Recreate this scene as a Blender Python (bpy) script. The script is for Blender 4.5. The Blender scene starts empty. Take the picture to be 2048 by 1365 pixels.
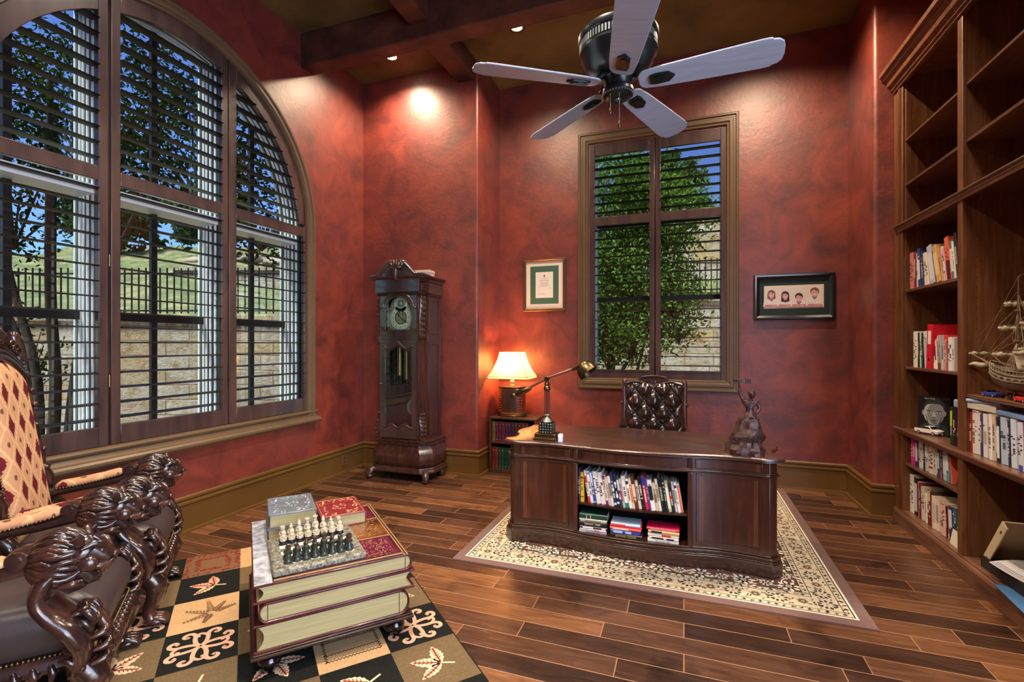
import bpy, bmesh, math, random
from mathutils import Matrix, Vector, noise
PI = math.pi
rad = math.radians
R = random.Random(7)
SC = bpy.context.scene
COL = SC.collection
sin, cos = math.sin, math.cos


def lin(c):
    out = []
    for v in c[:3]:
        v = v / 255.0
        out.append(v / 12.92 if v <= 0.04045 else ((v + 0.055) / 1.055) ** 2.4)
    return (out[0], out[1], out[2], 1.0)


# ---------------------------------------------------------------- materials
class NT:
    """small helper around a node tree"""
    def __init__(s, name):
        s.m = bpy.data.materials.new(name)
        s.m.use_nodes = True
        s.t = s.m.node_tree
        s.t.nodes.clear()
        s.out = s.n('ShaderNodeOutputMaterial')

    def n(s, typ, **kw):
        nd = s.t.nodes.new(typ)
        for k, v in kw.items():
            if k in nd.inputs.keys():
                nd.inputs[k].default_value = v
            else:
                setattr(nd, k, v)
        return nd

    def l(s, a, b):
        s.t.links.new(a, b)


def ramp(k, fac, stops):
    r = k.n('ShaderNodeValToRGB')
    e = r.color_ramp.elements
    while len(e) < len(stops):
        e.new(0.5)
    for i, (p, c) in enumerate(stops):
        e[i].position = p
        e[i].color = lin(c)
    k.l(fac, r.inputs['Fac'])
    return r.outputs['Color']


def mat(name, c, c2=None, scale=6.0, stretch=(1, 1, 1), rough=0.5, metal=0.0, bump=0.0, bscale=40.0, coat=0.0,
        spec=0.5, detail=4.0, stops=None, croc=0.1, world=False, trans=None, emit=None, estr=0.0, dist=0.0, sheen=0.0):
    k = NT(name)
    b = k.n('ShaderNodeBsdfPrincipled')
    k.l(b.outputs[0], k.out.inputs[0])
    b.inputs['Roughness'].default_value = rough
    b.inputs['Metallic'].default_value = metal
    b.inputs['Specular IOR Level'].default_value = spec
    b.inputs['Coat Weight'].default_value = coat
    b.inputs['Coat Roughness'].default_value = croc
    b.inputs['Sheen Weight'].default_value = sheen
    co = None
    if c2 is not None or stops or bump:
        if world:
            co = k.n('ShaderNodeNewGeometry').outputs['Position']
        else:
            co = k.n('ShaderNodeTexCoord').outputs['Object']
        mp = k.n('ShaderNodeMapping')
        mp.inputs['Scale'].default_value = stretch
        k.l(co, mp.inputs['Vector'])
        co = mp.outputs[0]
    if c2 is not None or stops:
        nz = k.n('ShaderNodeTexNoise', Scale=scale, Detail=detail, Roughness=0.6, Distortion=dist)
        k.l(co, nz.inputs['Vector'])
        st = stops or [(0.3, c), (0.7, c2)]
        k.l(ramp(k, nz.outputs['Fac'], st), b.inputs['Base Color'])
    else:
        b.inputs['Base Color'].default_value = lin(c)
    if bump:
        nb = k.n('ShaderNodeTexNoise', Scale=bscale, Detail=3.0, Roughness=0.6)
        k.l(co, nb.inputs['Vector'])
        bp = k.n('ShaderNodeBump', Strength=bump, Distance=0.01)
        k.l(nb.outputs['Fac'], bp.inputs['Height'])
        k.l(bp.outputs[0], b.inputs['Normal'])
    if emit:
        b.inputs['Emission Color'].default_value = lin(emit)
        b.inputs['Emission Strength'].default_value = estr
    return k.m


_cm = {}


def flat(c, rough=0.5, metal=0.0, spec=0.4):
    """plain coloured material, cached by colour"""
    key = (tuple(c), rough, metal)
    if key not in _cm:
        _cm[key] = mat('paint_%d_%d_%d_%d' % (c[0], c[1], c[2], int(rough * 100)), c, rough=rough, metal=metal, spec=spec)
    return _cm[key]


# ---------------------------------------------------------------- mesh builder
def rotm(ax, deg):
    return Matrix.Rotation(rad(deg), 4, ax)


def trs(loc=(0, 0, 0), rz=0, sc=1.0):
    return Matrix.Translation(loc) @ Matrix.Rotation(rad(rz), 4, 'Z') @ Matrix.Scale(sc, 4)


class MB:
    def __init__(s):
        s.v = []; s.f = []; s.mi = []; s.k = 0; s.T = None

    def add(s, vs, fs, k=None):
        o = len(s.v)
        if s.T is not None:
            T = s.T
            vs = [T @ Vector(p) for p in vs]
        s.v += [tuple(p) for p in vs]
        s.f += [tuple(i + o for i in f) for f in fs]
        s.mi += [s.k if k is None else k] * len(fs)
        return s

    def box(s, x0, x1, y0, y1, z0, z1, k=None):
        vs = [(x0, y0, z0), (x1, y0, z0), (x1, y1, z0), (x0, y1, z0), (x0, y0, z1), (x1, y0, z1), (x1, y1, z1), (x0, y1, z1)]
        return s.add(vs, [(0, 3, 2, 1), (4, 5, 6, 7), (0, 1, 5, 4), (1, 2, 6, 5), (2, 3, 7, 6), (3, 0, 4, 7)], k)

    def prism(s, pts, a, b, ax='z', k=None):
        n = len(pts)
        A = sum(pts[i][0] * pts[(i + 1) % n][1] - pts[(i + 1) % n][0] * pts[i][1] for i in range(n))
        pts = list(pts) if A > 0 else list(pts)[::-1]
        if ax == 'z':
            g = lambda p, h: (p[0], p[1], h)
        elif ax == 'y':       # pts are (x, z)
            g = lambda p, h: (p[0], h, p[1])
        else:                 # pts are (y, z)
            g = lambda p, h: (h, p[0], p[1])
        vs = [g(p, a) for p in pts] + [g(p, b) for p in pts]
        fl = (ax == 'y') != (b < a)
        fs = [tuple(range(n))[::-1], tuple(range(n, 2 * n))] + [(i, (i + 1) % n, n + (i + 1) % n, n + i) for i in range(n)]
        if fl:
            fs = [f[::-1] for f in fs]
        return s.add(vs, fs, k)

    def loft(s, rings, cap=True, k=None, closed=True):
        n = len(rings[0]); vs = [p for r in rings for p in r]; fs = []
        m = n if closed else n - 1
        for j in range(len(rings) - 1):
            for i in range(m):
                a = j * n + i; b = j * n + (i + 1) % n
                fs.append((a, b, b + n, a + n))
        if cap and closed:
            fs.append(tuple(range(n))[::-1]); fs.append(tuple(range((len(rings) - 1) * n, len(rings) * n)))
        return s.add(vs, fs, k)

    def lathe(s, prof, seg=20, c=(0, 0, 0), k=None, sx=1.0, sy=1.0):
        rings = [[(c[0] + max(r, 1e-4) * sx * cos(2 * PI * i / seg), c[1] + max(r, 1e-4) * sy * sin(2 * PI * i / seg), c[2] + z) for i in range(seg)] for r, z in prof]
        return s.loft(rings, True, k)

    def cyl(s, p, q, r, r2=None, seg=12, k=None):
        return s.tube([p, q], [r, r if r2 is None else r2], seg, k)

    def tube(s, path, r, seg=8, k=None, sx=1.0, up=None):
        P = [Vector(p) for p in path]; n = len(P)
        rr = r if isinstance(r, (list, tuple)) else [r] * n
        rings = []; prev = None
        for i in range(n):
            t = (P[min(i + 1, n - 1)] - P[max(i - 1, 0)])
            t = t.normalized() if t.length > 1e-9 else Vector((0, 0, 1))
            if prev is None:
                u = Vector(up) if up else (Vector((0, 0, 1)) if abs(t.z) < 0.9 else Vector((1, 0, 0)))
                a = t.cross(u).normalized()
            else:
                a = (prev - t * prev.dot(t))
                a = a.normalized() if a.length > 1e-6 else t.orthogonal().normalized()
            prev = a; b = a.cross(t)
            rings.append([tuple(P[i] + a * (cos(2 * PI * j / seg) * rr[i] * sx) - b * (sin(2 * PI * j / seg) * rr[i])) for j in range(seg)])
        return s.loft(rings, True, k)

    def ball(s, c, r, seg=14, rings=9, k=None, M=None):
        rx, ry, rz = (r, r, r) if not isinstance(r, (list, tuple)) else r
        vs = []
        rg = []
        for j in range(rings + 1):
            a = -PI / 2 + PI * j / rings
            rr = max(cos(a), 1e-3)
            ring = [Vector((rx * rr * cos(2 * PI * i / seg), ry * rr * sin(2 * PI * i / seg), rz * sin(a))) for i in range(seg)]
            if M is not None:
                ring = [M @ p for p in ring]
            rg.append([(p[0] + c[0], p[1] + c[1], p[2] + c[2]) for p in ring])
        return s.loft(rg, True, k)

    def sweep(s, prof, path, k=None, closed=False, nrm=None):
        """prof: (out, up) pairs; path: list of (point, outdir, updir) -> loft of open or closed profile along the path"""
        rings = []
        for p, o, u in path:
            p = Vector(p); o = Vector(o); u = Vector(u)
            rings.append([tuple(p + o * a + u * b) for a, b in prof])
        if closed:
            rings.append(rings[0])
        return s.loft(rings, not closed, k)

    def grid(s, fn, nu, nv, k=None, thick=None):
        vs = [fn(i / nu, j / nv) for j in range(nv + 1) for i in range(nu + 1)]
        fs = [(j * (nu + 1) + i, j * (nu + 1) + i + 1, (j + 1) * (nu + 1) + i + 1, (j + 1) * (nu + 1) + i) for j in range(nv) for i in range(nu)]
        return s.add(vs, fs, k)

    def text(s, body, size, M, k=None, align='CENTER', ext=0.0):
        cu = bpy.data.curves.new('t', 'FONT'); cu.body = body; cu.size = size; cu.align_x = align; cu.align_y = 'CENTER'
        cu.extrude = ext; cu.resolution_u = 2
        o = bpy.data.objects.new('t', cu); COL.objects.link(o)
        bpy.context.view_layer.update()
        me = bpy.data.meshes.new_from_object(o.evaluated_get(bpy.context.evaluated_depsgraph_get()))
        vs = [M @ v.co for v in me.vertices]; fs = [tuple(p.vertices) for p in me.polygons]
        bpy.data.objects.remove(o); bpy.data.curves.remove(cu); bpy.data.meshes.remove(me)
        return s.add(vs, fs, k)

    def build(s, name, mats, parent=None, bevel=0.0, seg=2, sub=0, smooth=35, loc=None, recalc=True):
        me = bpy.data.meshes.new(name)
        me.from_pydata(s.v, [], s.f)
        if not isinstance(mats, (list, tuple)):
            mats = [mats]
        for m in mats:
            me.materials.append(m)
        me.polygons.foreach_set('material_index', s.mi)
        if recalc:
            bm = bmesh.new(); bm.from_mesh(me)
            bmesh.ops.recalc_face_normals(bm, faces=bm.faces)
            bm.to_mesh(me); bm.free()
        if smooth:
            me.polygons.foreach_set('use_smooth', [True] * len(me.polygons))
            if smooth < 180:
                me.set_sharp_from_angle(angle=rad(smooth))
        me.update()
        o = bpy.data.objects.new(name, me)
        COL.objects.link(o)
        if parent is not None:
            o.parent = parent
        if loc:
            o.location = loc
        if bevel:
            b = o.modifiers.new('bevel', 'BEVEL'); b.width = bevel; b.segments = seg; b.limit_method = 'ANGLE'; b.angle_limit = rad(40)
        if sub:
            m = o.modifiers.new('sub', 'SUBSURF'); m.levels = sub; m.render_levels = sub
        return o


def tag(o, label, cat, group=None, kind=None):
    o['label'] = label; o['category'] = cat
    if group: o['group'] = group
    if kind: o['kind'] = kind
    return o


def thing(name, label, cat, loc=(0, 0, 0), rz=0, group=None):
    o = bpy.data.objects.new(name, None); COL.objects.link(o)
    o.empty_display_size = 0.1
    o.location = loc; o.rotation_euler = (0, 0, rad(rz))
    return tag(o, label, cat, group)


def struct(name, mb, m, parent=None, label=None, cat=None, **kw):
    o = mb.build(name, m, parent, **kw)
    if parent is None:
        o['kind'] = 'structure'
        tag(o, label or name.replace('_', ' '), cat or name.split('_')[0])
    return o


def structroot(name, label, cat, loc=(0, 0, 0)):
    o = bpy.data.objects.new(name, None); COL.objects.link(o); o.location = loc
    o['kind'] = 'structure'
    return tag(o, label, cat)


def copy_tree(o, parent=None):
    c = o.copy(); COL.objects.link(c)
    if parent is not None:
        c.parent = parent
    for ch in list(o.children):
        copy_tree(ch, c)
    return c


def arc(cx, cy, r, a0, a1, n):
    return [(cx + r * cos(rad(a0 + (a1 - a0) * i / n)), cy + r * sin(rad(a0 + (a1 - a0) * i / n))) for i in range(n + 1)]


def rrect(x0, x1, y0, y1, r, n=4):
    return arc(x1 - r, y0 + r, r, -90, 0, n) + arc(x1 - r, y1 - r, r, 0, 90, n) + arc(x0 + r, y1 - r, r, 90, 180, n) + arc(x0 + r, y0 + r, r, 180, 270, n)


def spline(pts, n=6):
    """catmull-rom through pts"""
    P = [Vector(p) for p in pts]; out = []
    for i in range(len(P) - 1):
        p0 = P[max(i - 1, 0)]; p1 = P[i]; p2 = P[i + 1]; p3 = P[min(i + 2, len(P) - 1)]
        for j in range(n):
            t = j / n
            out.append(tuple(0.5 * ((2 * p1) + (p2 - p0) * t + (2 * p0 - 5 * p1 + 4 * p2 - p3) * t * t + (3 * p1 - p0 - 3 * p2 + p3) * t ** 3)))
    out.append(tuple(P[-1]))
    return out


def lerpl(a, n):
    """resample list of radii to n values"""
    out = []
    for i in range(n):
        t = i / (n - 1) * (len(a) - 1); j = min(int(t), len(a) - 2); f = t - j
        out.append(a[j] * (1 - f) + a[j + 1] * f)
    return out
# ---------------------------------------------------------------- shared materials
def wood(name, dark, mid, light, axis='x', rough=0.35, coat=0.3, sc=9.0, bump=0.05):
    st = {'x': (0.6, 6, 6), 'y': (6, 0.6, 6), 'z': (6, 6, 0.6)}[axis]
    return mat(name, mid, stops=[(0.25, dark), (0.5, mid), (0.78, light)], scale=sc * 0.5, stretch=st, rough=rough, coat=coat,
               bump=bump, bscale=sc * 3, detail=6, dist=0.6)


def wall_mat():
    k = NT('red_faux_plaster')
    b = k.n('ShaderNodeBsdfPrincipled', Roughness=0.44)
    b.inputs['Specular IOR Level'].default_value = 0.8
    b.inputs['Coat Weight'].default_value = 0.35
    b.inputs['Coat Roughness'].default_value = 0.42
    g = k.n('ShaderNodeNewGeometry')
    n1 = k.n('ShaderNodeTexNoise', Scale=1.1, Detail=5.0, Roughness=0.62, Distortion=0.4)
    n2 = k.n('ShaderNodeTexNoise', Scale=3.3, Detail=6.0, Roughness=0.7, Distortion=0.8)
    k.l(g.outputs['Position'], n1.inputs['Vector']); k.l(g.outputs['Position'], n2.inputs['Vector'])
    c1 = ramp(k, n1.outputs['Fac'], [(0.28, (80, 31, 31)), (0.46, (110, 46, 39)), (0.6, (140, 61, 43)), (0.76, (122, 71, 52))])
    c2 = ramp(k, n2.outputs['Fac'], [(0.34, (58, 28, 29)), (0.5, (116, 45, 40)), (0.7, (154, 65, 47))])
    mx = k.n('ShaderNodeMix', data_type="RGBA"); mx.inputs[0].default_value = 0.58
    k.l(c1, mx.inputs[6]); k.l(c2, mx.inputs[7])
    k.l(mx.outputs[2], b.inputs['Base Color'])
    n3 = k.n('ShaderNodeTexNoise', Scale=28.0, Detail=6.0, Roughness=0.65)
    n4 = k.n('ShaderNodeTexNoise', Scale=5.0, Detail=2.0)
    k.l(g.outputs['Position'], n3.inputs['Vector']); k.l(g.outputs['Position'], n4.inputs['Vector'])
    ad = k.n('ShaderNodeMath', operation='ADD'); k.l(n3.outputs['Fac'], ad.inputs[0]); k.l(n4.outputs['Fac'], ad.inputs[1])
    bp = k.n('ShaderNodeBump', Strength=0.22, Distance=0.012)
    k.l(ad.outputs[0], bp.inputs['Height']); k.l(bp.outputs[0], b.inputs['Normal'])
    k.l(b.outputs[0], k.out.inputs[0])
    return k.m


def floor_mat():
    k = NT('hand_scraped_planks')
    b = k.n('ShaderNodeBsdfPrincipled')
    b.inputs['Specular IOR Level'].default_value = 0.5
    g = k.n('ShaderNodeNewGeometry')
    br = k.n('ShaderNodeTexBrick', offset=0.37, offset_frequency=2, squash=1.35, squash_frequency=3)
    for nm, v in (('Scale', 1.0), ('Brick Width', .78), ('Row Height', 0.132), ('Mortar Size', 0.0026), ('Mortar Smooth', 0.3), ('Bias', 0.0)):
        br.inputs[nm].default_value = v
    br.inputs['Color1'].default_value = (0.0, 0.0, 0.0, 1); br.inputs['Color2'].default_value = (1, 1, 1, 1); br.inputs['Mortar'].default_value = (0.5, 0.5, 0.5, 1)
    k.l(g.outputs['Position'], br.inputs['Vector'])
    tone = ramp(k, br.outputs['Color'], [(0.0, (56, 38, 31)), (0.3, (78, 53, 41)), (0.65, (104, 71, 52)), (1.0, (136, 93, 62))])
    mp = k.n('ShaderNodeMapping'); mp.inputs['Scale'].default_value = (1.1, 9, 1)
    k.l(g.outputs['Position'], mp.inputs['Vector'])
    # shift grain per plank
    av = k.n('ShaderNodeVectorMath', operation='ADD')
    sc = k.n('ShaderNodeVectorMath', operation='SCALE'); sc.inputs['Scale'].default_value = 37.0
    k.l(br.outputs['Color'], sc.inputs[0]); k.l(mp.outputs[0], av.inputs[0]); k.l(sc.outputs[0], av.inputs[1])
    n1 = k.n('ShaderNodeTexNoise', Scale=2.2, Detail=7.0, Roughness=0.66, Distortion=1.2)
    k.l(av.outputs[0], n1.inputs['Vector'])
    gr = ramp(k, n1.outputs['Fac'], [(0.22, (70, 58, 54)), (0.42, (168, 160, 152)), (0.58, (205, 200, 192)), (0.8, (250, 246, 240))])
    n2 = k.n('ShaderNodeTexNoise', Scale=2.6, Detail=3.0, Roughness=0.6, Distortion=0.5)
    k.l(g.outputs['Position'], n2.inputs['Vector'])
    kn = ramp(k, n2.outputs['Fac'], [(0.26, (70, 60, 58)), (0.42, (255, 255, 255)), (1.0, (255, 255, 255))])
    m1 = k.n('ShaderNodeMix', data_type='RGBA', blend_type='MULTIPLY'); m1.inputs[0].default_value = 0.85
    k.l(tone, m1.inputs[6]); k.l(gr, m1.inputs[7])
    m2 = k.n('ShaderNodeMix', data_type='RGBA', blend_type='MULTIPLY'); m2.inputs[0].default_value = 0.8
    k.l(m1.outputs[2], m2.inputs[6]); k.l(kn, m2.inputs[7])
    m3 = k.n('ShaderNodeMix', data_type='RGBA'); m3.inputs[7].default_value = lin((140, 104, 76))  # seams lightened in the colour to suggest glints on plank bevels
    k.l(br.outputs['Fac'], m3.inputs[0]); k.l(m2.outputs[2], m3.inputs[6])
    gain = k.n('ShaderNodeMix', data_type='RGBA', blend_type='MULTIPLY'); gain.inputs[0].default_value = 1.0
    gain.inputs[7].default_value = (1.34, 1.33, 1.32, 1)
    k.l(m3.outputs[2], gain.inputs[6])
    k.l(gain.outputs[2], b.inputs['Base Color'])
    rr = k.n('ShaderNodeMapRange'); rr.inputs['To Min'].default_value = 0.14; rr.inputs['To Max'].default_value = 0.36
    k.l(n1.outputs['Fac'], rr.inputs['Value']); k.l(rr.outputs[0], b.inputs['Roughness'])
    hm = k.n('ShaderNodeMath', operation='MULTIPLY_ADD'); hm.inputs[1].default_value = -1.2
    k.l(br.outputs['Fac'], hm.inputs[0]); k.l(n1.outputs['Fac'], hm.inputs[2])
    bp = k.n('ShaderNodeBump', Strength=0.35, Distance=0.006)
    k.l(hm.outputs[0], bp.inputs['Height']); k.l(bp.outputs[0], b.inputs['Normal'])
    k.l(b.outputs[0], k.out.inputs[0])
    return k.m


def stone_mat():
    k = NT('limestone_blocks')
    b = k.n('ShaderNodeBsdfPrincipled', Roughness=0.85)
    t = k.n('ShaderNodeTexCoord')
    sw = k.n('ShaderNodeSeparateXYZ'); cb = k.n('ShaderNodeCombineXYZ')
    k.l(t.outputs['Object'], sw.inputs[0]); k.l(sw.outputs['X'], cb.inputs['X']); k.l(sw.outputs['Z'], cb.inputs['Y'])
    wn = k.n('ShaderNodeTexNoise', Scale=1.6, Detail=2.0)
    k.l(cb.outputs[0], wn.inputs['Vector'])
    wv = k.n('ShaderNodeVectorMath', operation='SCALE'); wv.inputs['Scale'].default_value = 0.05
    k.l(wn.outputs['Color'], wv.inputs[0])
    ad = k.n('ShaderNodeVectorMath', operation='ADD'); k.l(cb.outputs[0], ad.inputs[0]); k.l(wv.outputs[0], ad.inputs[1])
    br = k.n('ShaderNodeTexBrick', offset=0.43, offset_frequency=2, squash=1.5, squash_frequency=2)
    for nm, v in (('Scale', 1.0), ('Brick Width', 0.52), ('Row Height', 0.215), ('Mortar Size', 0.012), ('Mortar Smooth', 0.6)):
        br.inputs[nm].default_value = v
    br.inputs['Color1'].default_value = (0, 0, 0, 1); br.inputs['Color2'].default_value = (1, 1, 1, 1); br.inputs['Mortar'].default_value = (0.3, 0.3, 0.3, 1)
    k.l(ad.outputs[0], br.inputs['Vector'])
    tone = ramp(k, br.outputs['Color'], [(0.0, (232, 226, 220)), (0.5, (218, 212, 206)), (0.75, (208, 194, 176)), (1.0, (222, 196, 152))])
    n1 = k.n('ShaderNodeTexNoise', Scale=5.0, Detail=7.0, Roughness=0.7, Distortion=0.7)
    k.l(cb.outputs[0], n1.inputs['Vector'])
    gr = ramp(k, n1.outputs['Fac'], [(0.3, (176, 132, 84)), (0.42, (226, 206, 180)), (0.54, (252, 250, 248)), (0.8, (255, 255, 255))])
    m1 = k.n('ShaderNodeMix', data_type='RGBA', blend_type='MULTIPLY'); m1.inputs[0].default_value = 0.85
    k.l(tone, m1.inputs[6]); k.l(gr, m1.inputs[7])
    m2 = k.n('ShaderNodeMix', data_type='RGBA'); m2.inputs[7].default_value = lin((178, 160, 138))
    k.l(br.outputs['Fac'], m2.inputs[0]); k.l(m1.outputs[2], m2.inputs[6])
    k.l(m2.outputs[2], b.inputs['Base Color'])
    n2 = k.n('ShaderNodeTexNoise', Scale=16.0, Detail=7.0, Roughness=0.7)
    k.l(cb.outputs[0], n2.inputs['Vector'])
    hm = k.n('ShaderNodeMath', operation='MULTIPLY_ADD'); hm.inputs[1].default_value = -1.0
    k.l(br.outputs['Fac'], hm.inputs[0]); k.l(n2.outputs['Fac'], hm.inputs[2])
    bp = k.n('ShaderNodeBump', Strength=1.0, Distance=0.09)
    k.l(hm.outputs[0], bp.inputs['Height']); k.l(bp.outputs[0], b.inputs['Normal'])
    k.l(b.outputs[0], k.out.inputs[0])
    return k.m


def glass_mat(name='window_glass', tint=(235, 242, 240), refl=0.09):
    k = NT(name)
    tr = k.n('ShaderNodeBsdfTransparent'); tr.inputs['Color'].default_value = lin(tint)
    gl = k.n('ShaderNodeBsdfGlossy', Roughness=0.01)
    lw = k.n('ShaderNodeLayerWeight', Blend=0.5)
    pw = k.n('ShaderNodeMath', operation='POWER'); pw.inputs[1].default_value = 5.0
    k.l(lw.outputs['Facing'], pw.inputs[0])
    ma = k.n('ShaderNodeMath', operation='MULTIPLY_ADD'); ma.inputs[1].default_value = 0.9; ma.inputs[2].default_value = refl * .5
    k.l(pw.outputs[0], ma.inputs[0])
    mx = k.n('ShaderNodeMixShader')
    k.l(ma.outputs[0], mx.inputs[0]); k.l(tr.outputs[0], mx.inputs[1]); k.l(gl.outputs[0], mx.inputs[2])
    k.l(mx.outputs[0], k.out.inputs[0])
    return k.m


def shade_mat():
    k = NT('linen_lampshade')
    d = k.n('ShaderNodeBsdfDiffuse'); t = k.n('ShaderNodeBsdfTranslucent')
    tc = k.n('ShaderNodeTexCoord')
    nz = k.n('ShaderNodeTexNoise', Scale=70.0, Detail=4.0)
    mp = k.n('ShaderNodeMapping'); mp.inputs['Scale'].default_value = (1, 1, 0.25)
    k.l(tc.outputs['Object'], mp.inputs['Vector']); k.l(mp.outputs[0], nz.inputs['Vector'])
    c = ramp(k, nz.outputs['Fac'], [(0.3, (232, 212, 176)), (0.7, (252, 240, 214))])
    k.l(c, d.inputs['Color']); k.l(c, t.inputs['Color'])
    mx = k.n('ShaderNodeMixShader'); mx.inputs[0].default_value = 0.5
    k.l(d.outputs[0], mx.inputs[1]); k.l(t.outputs[0], mx.inputs[2]); k.l(mx.outputs[0], k.out.inputs[0])
    return k.m


def leaf_mat(name, a, b_):
    k = NT(name)
    d = k.n('ShaderNodeBsdfDiffuse'); t = k.n('ShaderNodeBsdfTranslucent')
    g = k.n('ShaderNodeTexCoord')
    nz = k.n('ShaderNodeTexNoise', Scale=9.0, Detail=2.0)
    k.l(g.outputs['Object'], nz.inputs['Vector'])
    c = ramp(k, nz.outputs['Fac'], [(0.3, a), (0.7, b_)])
    k.l(c, d.inputs['Color']); k.l(c, t.inputs['Color'])
    mx = k.n('ShaderNodeMixShader'); mx.inputs[0].default_value = 0.35
    k.l(d.outputs[0], mx.inputs[1]); k.l(t.outputs[0], mx.inputs[2]); k.l(mx.outputs[0], k.out.inputs[0])
    return k.m


def tapestry_mat():
    k = NT('diamond_tapestry')
    b = k.n('ShaderNodeBsdfPrincipled', Roughness=0.85)
    b.inputs['Specular IOR Level'].default_value = 0.15
    t = k.n('ShaderNodeTexCoord'); s = k.n('ShaderNodeSeparateXYZ')
    k.l(t.outputs['UV'], s.inputs[0])

    def M(op, a, c=None):
        nd = k.n('ShaderNodeMath', operation=op)
        for i, v in enumerate((a, c)):
            if v is None: continue
            if isinstance(v, (int, float)): nd.inputs[i].default_value = v
            else: k.l(v, nd.inputs[i])
        return nd.outputs[0]
    nz = k.n('ShaderNodeTexNoise', Scale=90.0, Detail=2.0)
    k.l(t.outputs['UV'], nz.inputs['Vector'])
    jit = M('MULTIPLY', M('SUBTRACT', nz.outputs['Fac'], 0.5), 0.22)
    u = M('MULTIPLY', s.outputs['X'], 1 / 0.125); v = M('MULTIPLY', s.outputs['Y'], 1 / 0.165)

    def cell(uu, vv):
        fu = M('ABSOLUTE', M('SUBTRACT', M('FRACT', uu), 0.5)); fv = M('ABSOLUTE', M('SUBTRACT', M('FRACT', vv), 0.5))
        return fu, fv
    au, av = cell(u, v); bu, bv = cell(M('ADD', u, 0.5), M('ADD', v, 0.5))
    da = M('ADD', M('ADD', au, M('MULTIPLY', av, 0.8)), jit)      # diamond centres: dark red
    db = M('ADD', M('POWER', M('ADD', M('MULTIPLY', bu, bu), M('MULTIPLY', bv, bv)), 0.5), M('MULTIPLY', jit, 0.3))
    base = k.n('ShaderNodeMix', data_type='RGBA'); base.inputs[6].default_value = lin((186, 140, 108)); base.inputs[7].default_value = lin((204, 166, 122))
    k.l(M('COMPARE', M('ADD', M('ADD', bu, M('MULTIPLY', bv, .8)), M('MULTIPLY', jit, .8)), 0.43), base.inputs[0])
    cmpn = base.inputs[0].links[0].from_node; cmpn.inputs[2].default_value = 0.05
    red = k.n('ShaderNodeMix', data_type='RGBA'); red.inputs[7].default_value = lin((92, 24, 34))
    k.l(M('LESS_THAN', da, 0.28), red.inputs[0]); k.l(base.outputs[2], red.inputs[6])
    dot = k.n('ShaderNodeMix', data_type='RGBA'); dot.inputs[7].default_value = lin((96, 74, 50))
    k.l(M('LESS_THAN', db, 0.085), dot.inputs[0]); k.l(red.outputs[2], dot.inputs[6])
    k.l(dot.outputs[2], b.inputs['Base Color'])
    bp = k.n('ShaderNodeBump', Strength=0.4, Distance=0.003); k.l(nz.outputs['Fac'], bp.inputs['Height']); k.l(bp.outputs[0], b.inputs['Normal'])
    k.l(b.outputs[0], k.out.inputs[0])
    return k.m


WALL = wall_mat()
FLOOR = floor_mat()
STONE = stone_mat()
GLASS = glass_mat()
CGLASS = glass_mat('clock_glass', refl=.22)
CEIL = mat('gold_brown_ceiling', (64, 46, 30), stops=[(0.3, (80, 68, 40)), (0.5, (112, 96, 54)), (0.75, (138, 118, 66))], scale=1.6, rough=0.5, bump=0.15, bscale=20, world=True)
BEAM = mat('reddish_beam_timber', (74, 42, 32), stops=[(0.3, (50, 28, 24)), (0.55, (88, 48, 36)), (0.8, (120, 70, 50))], scale=3.5, rough=0.55, bump=0.3, bscale=14, world=True)
BASEB = mat('olive_brown_gloss_paint', (98, 70, 34), c2=(108, 77, 38), scale=3, rough=0.33, spec=0.5, world=True)
CASING = mat('taupe_brown_gloss_paint', (94, 75, 56), c2=(106, 86, 65), scale=3, rough=0.32, spec=0.5, world=True)
SHUT = mat('dark_stained_shutter', (62, 46, 46), stops=[(0.3, (52, 40, 42)), (0.5, (70, 53, 52)), (0.8, (90, 68, 62))], scale=3, stretch=(3, 3, 0.6), rough=0.3, coat=0.3, world=True)
LOUV = mat('espresso_louver', (24, 16, 15), rough=0.5, spec=.3)
WHITEFR = mat('pale_window_frame', (226, 230, 234), rough=0.4)
BLUEFR = mat('slate_window_recess', (40, 56, 70), rough=0.5)
SASH = mat('black_sash', (18, 16, 16), rough=0.45)
DESKW = wood('desk_mahogany', (44, 20, 15), (64, 31, 22), (88, 46, 30), 'z', rough=0.3, coat=0.5)
DESKH = wood('desk_mahogany_rails', (38, 20, 15), (56, 30, 22), (74, 42, 30), 'x', rough=0.28, coat=0.6)
DESKB = wood('desk_banding', (70, 36, 22), (88, 48, 29), (106, 62, 38), 'z', rough=0.3, coat=0.5)
DESKT = wood('desk_top_veneer', (50, 26, 20), (74, 40, 30), (94, 54, 40), 'x', rough=0.34, coat=1.0)
DESKT.node_tree.nodes['Principled BSDF'].inputs['Coat Roughness'].default_value = .26
DESKT.node_tree.nodes['Principled BSDF'].inputs['Coat IOR'].default_value = 1.8
DLEATH = mat('desk_leather_inlay', (58, 42, 40), c2=(76, 56, 50), scale=4, rough=0.3, coat=0.3)
CLOCKW = wood('clock_cherry', (38, 20, 16), (60, 33, 25), (84, 49, 36), 'z', rough=0.24, coat=0.6)
CLOCKD = wood('clock_door_dark', (38, 28, 30), (54, 40, 42), (70, 52, 52), 'z', rough=0.2, coat=1.0)
CLOCKD.node_tree.nodes['Principled BSDF'].inputs['Coat IOR'].default_value = 2.2
CARV = mat('carved_dark_wood', (60, 32, 24), stops=[(0.3, (34, 20, 18)), (0.6, (70, 38, 28)), (0.8, (104, 62, 44))], scale=30, rough=0.3, coat=0.5, bump=0.2, bscale=60)
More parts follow.
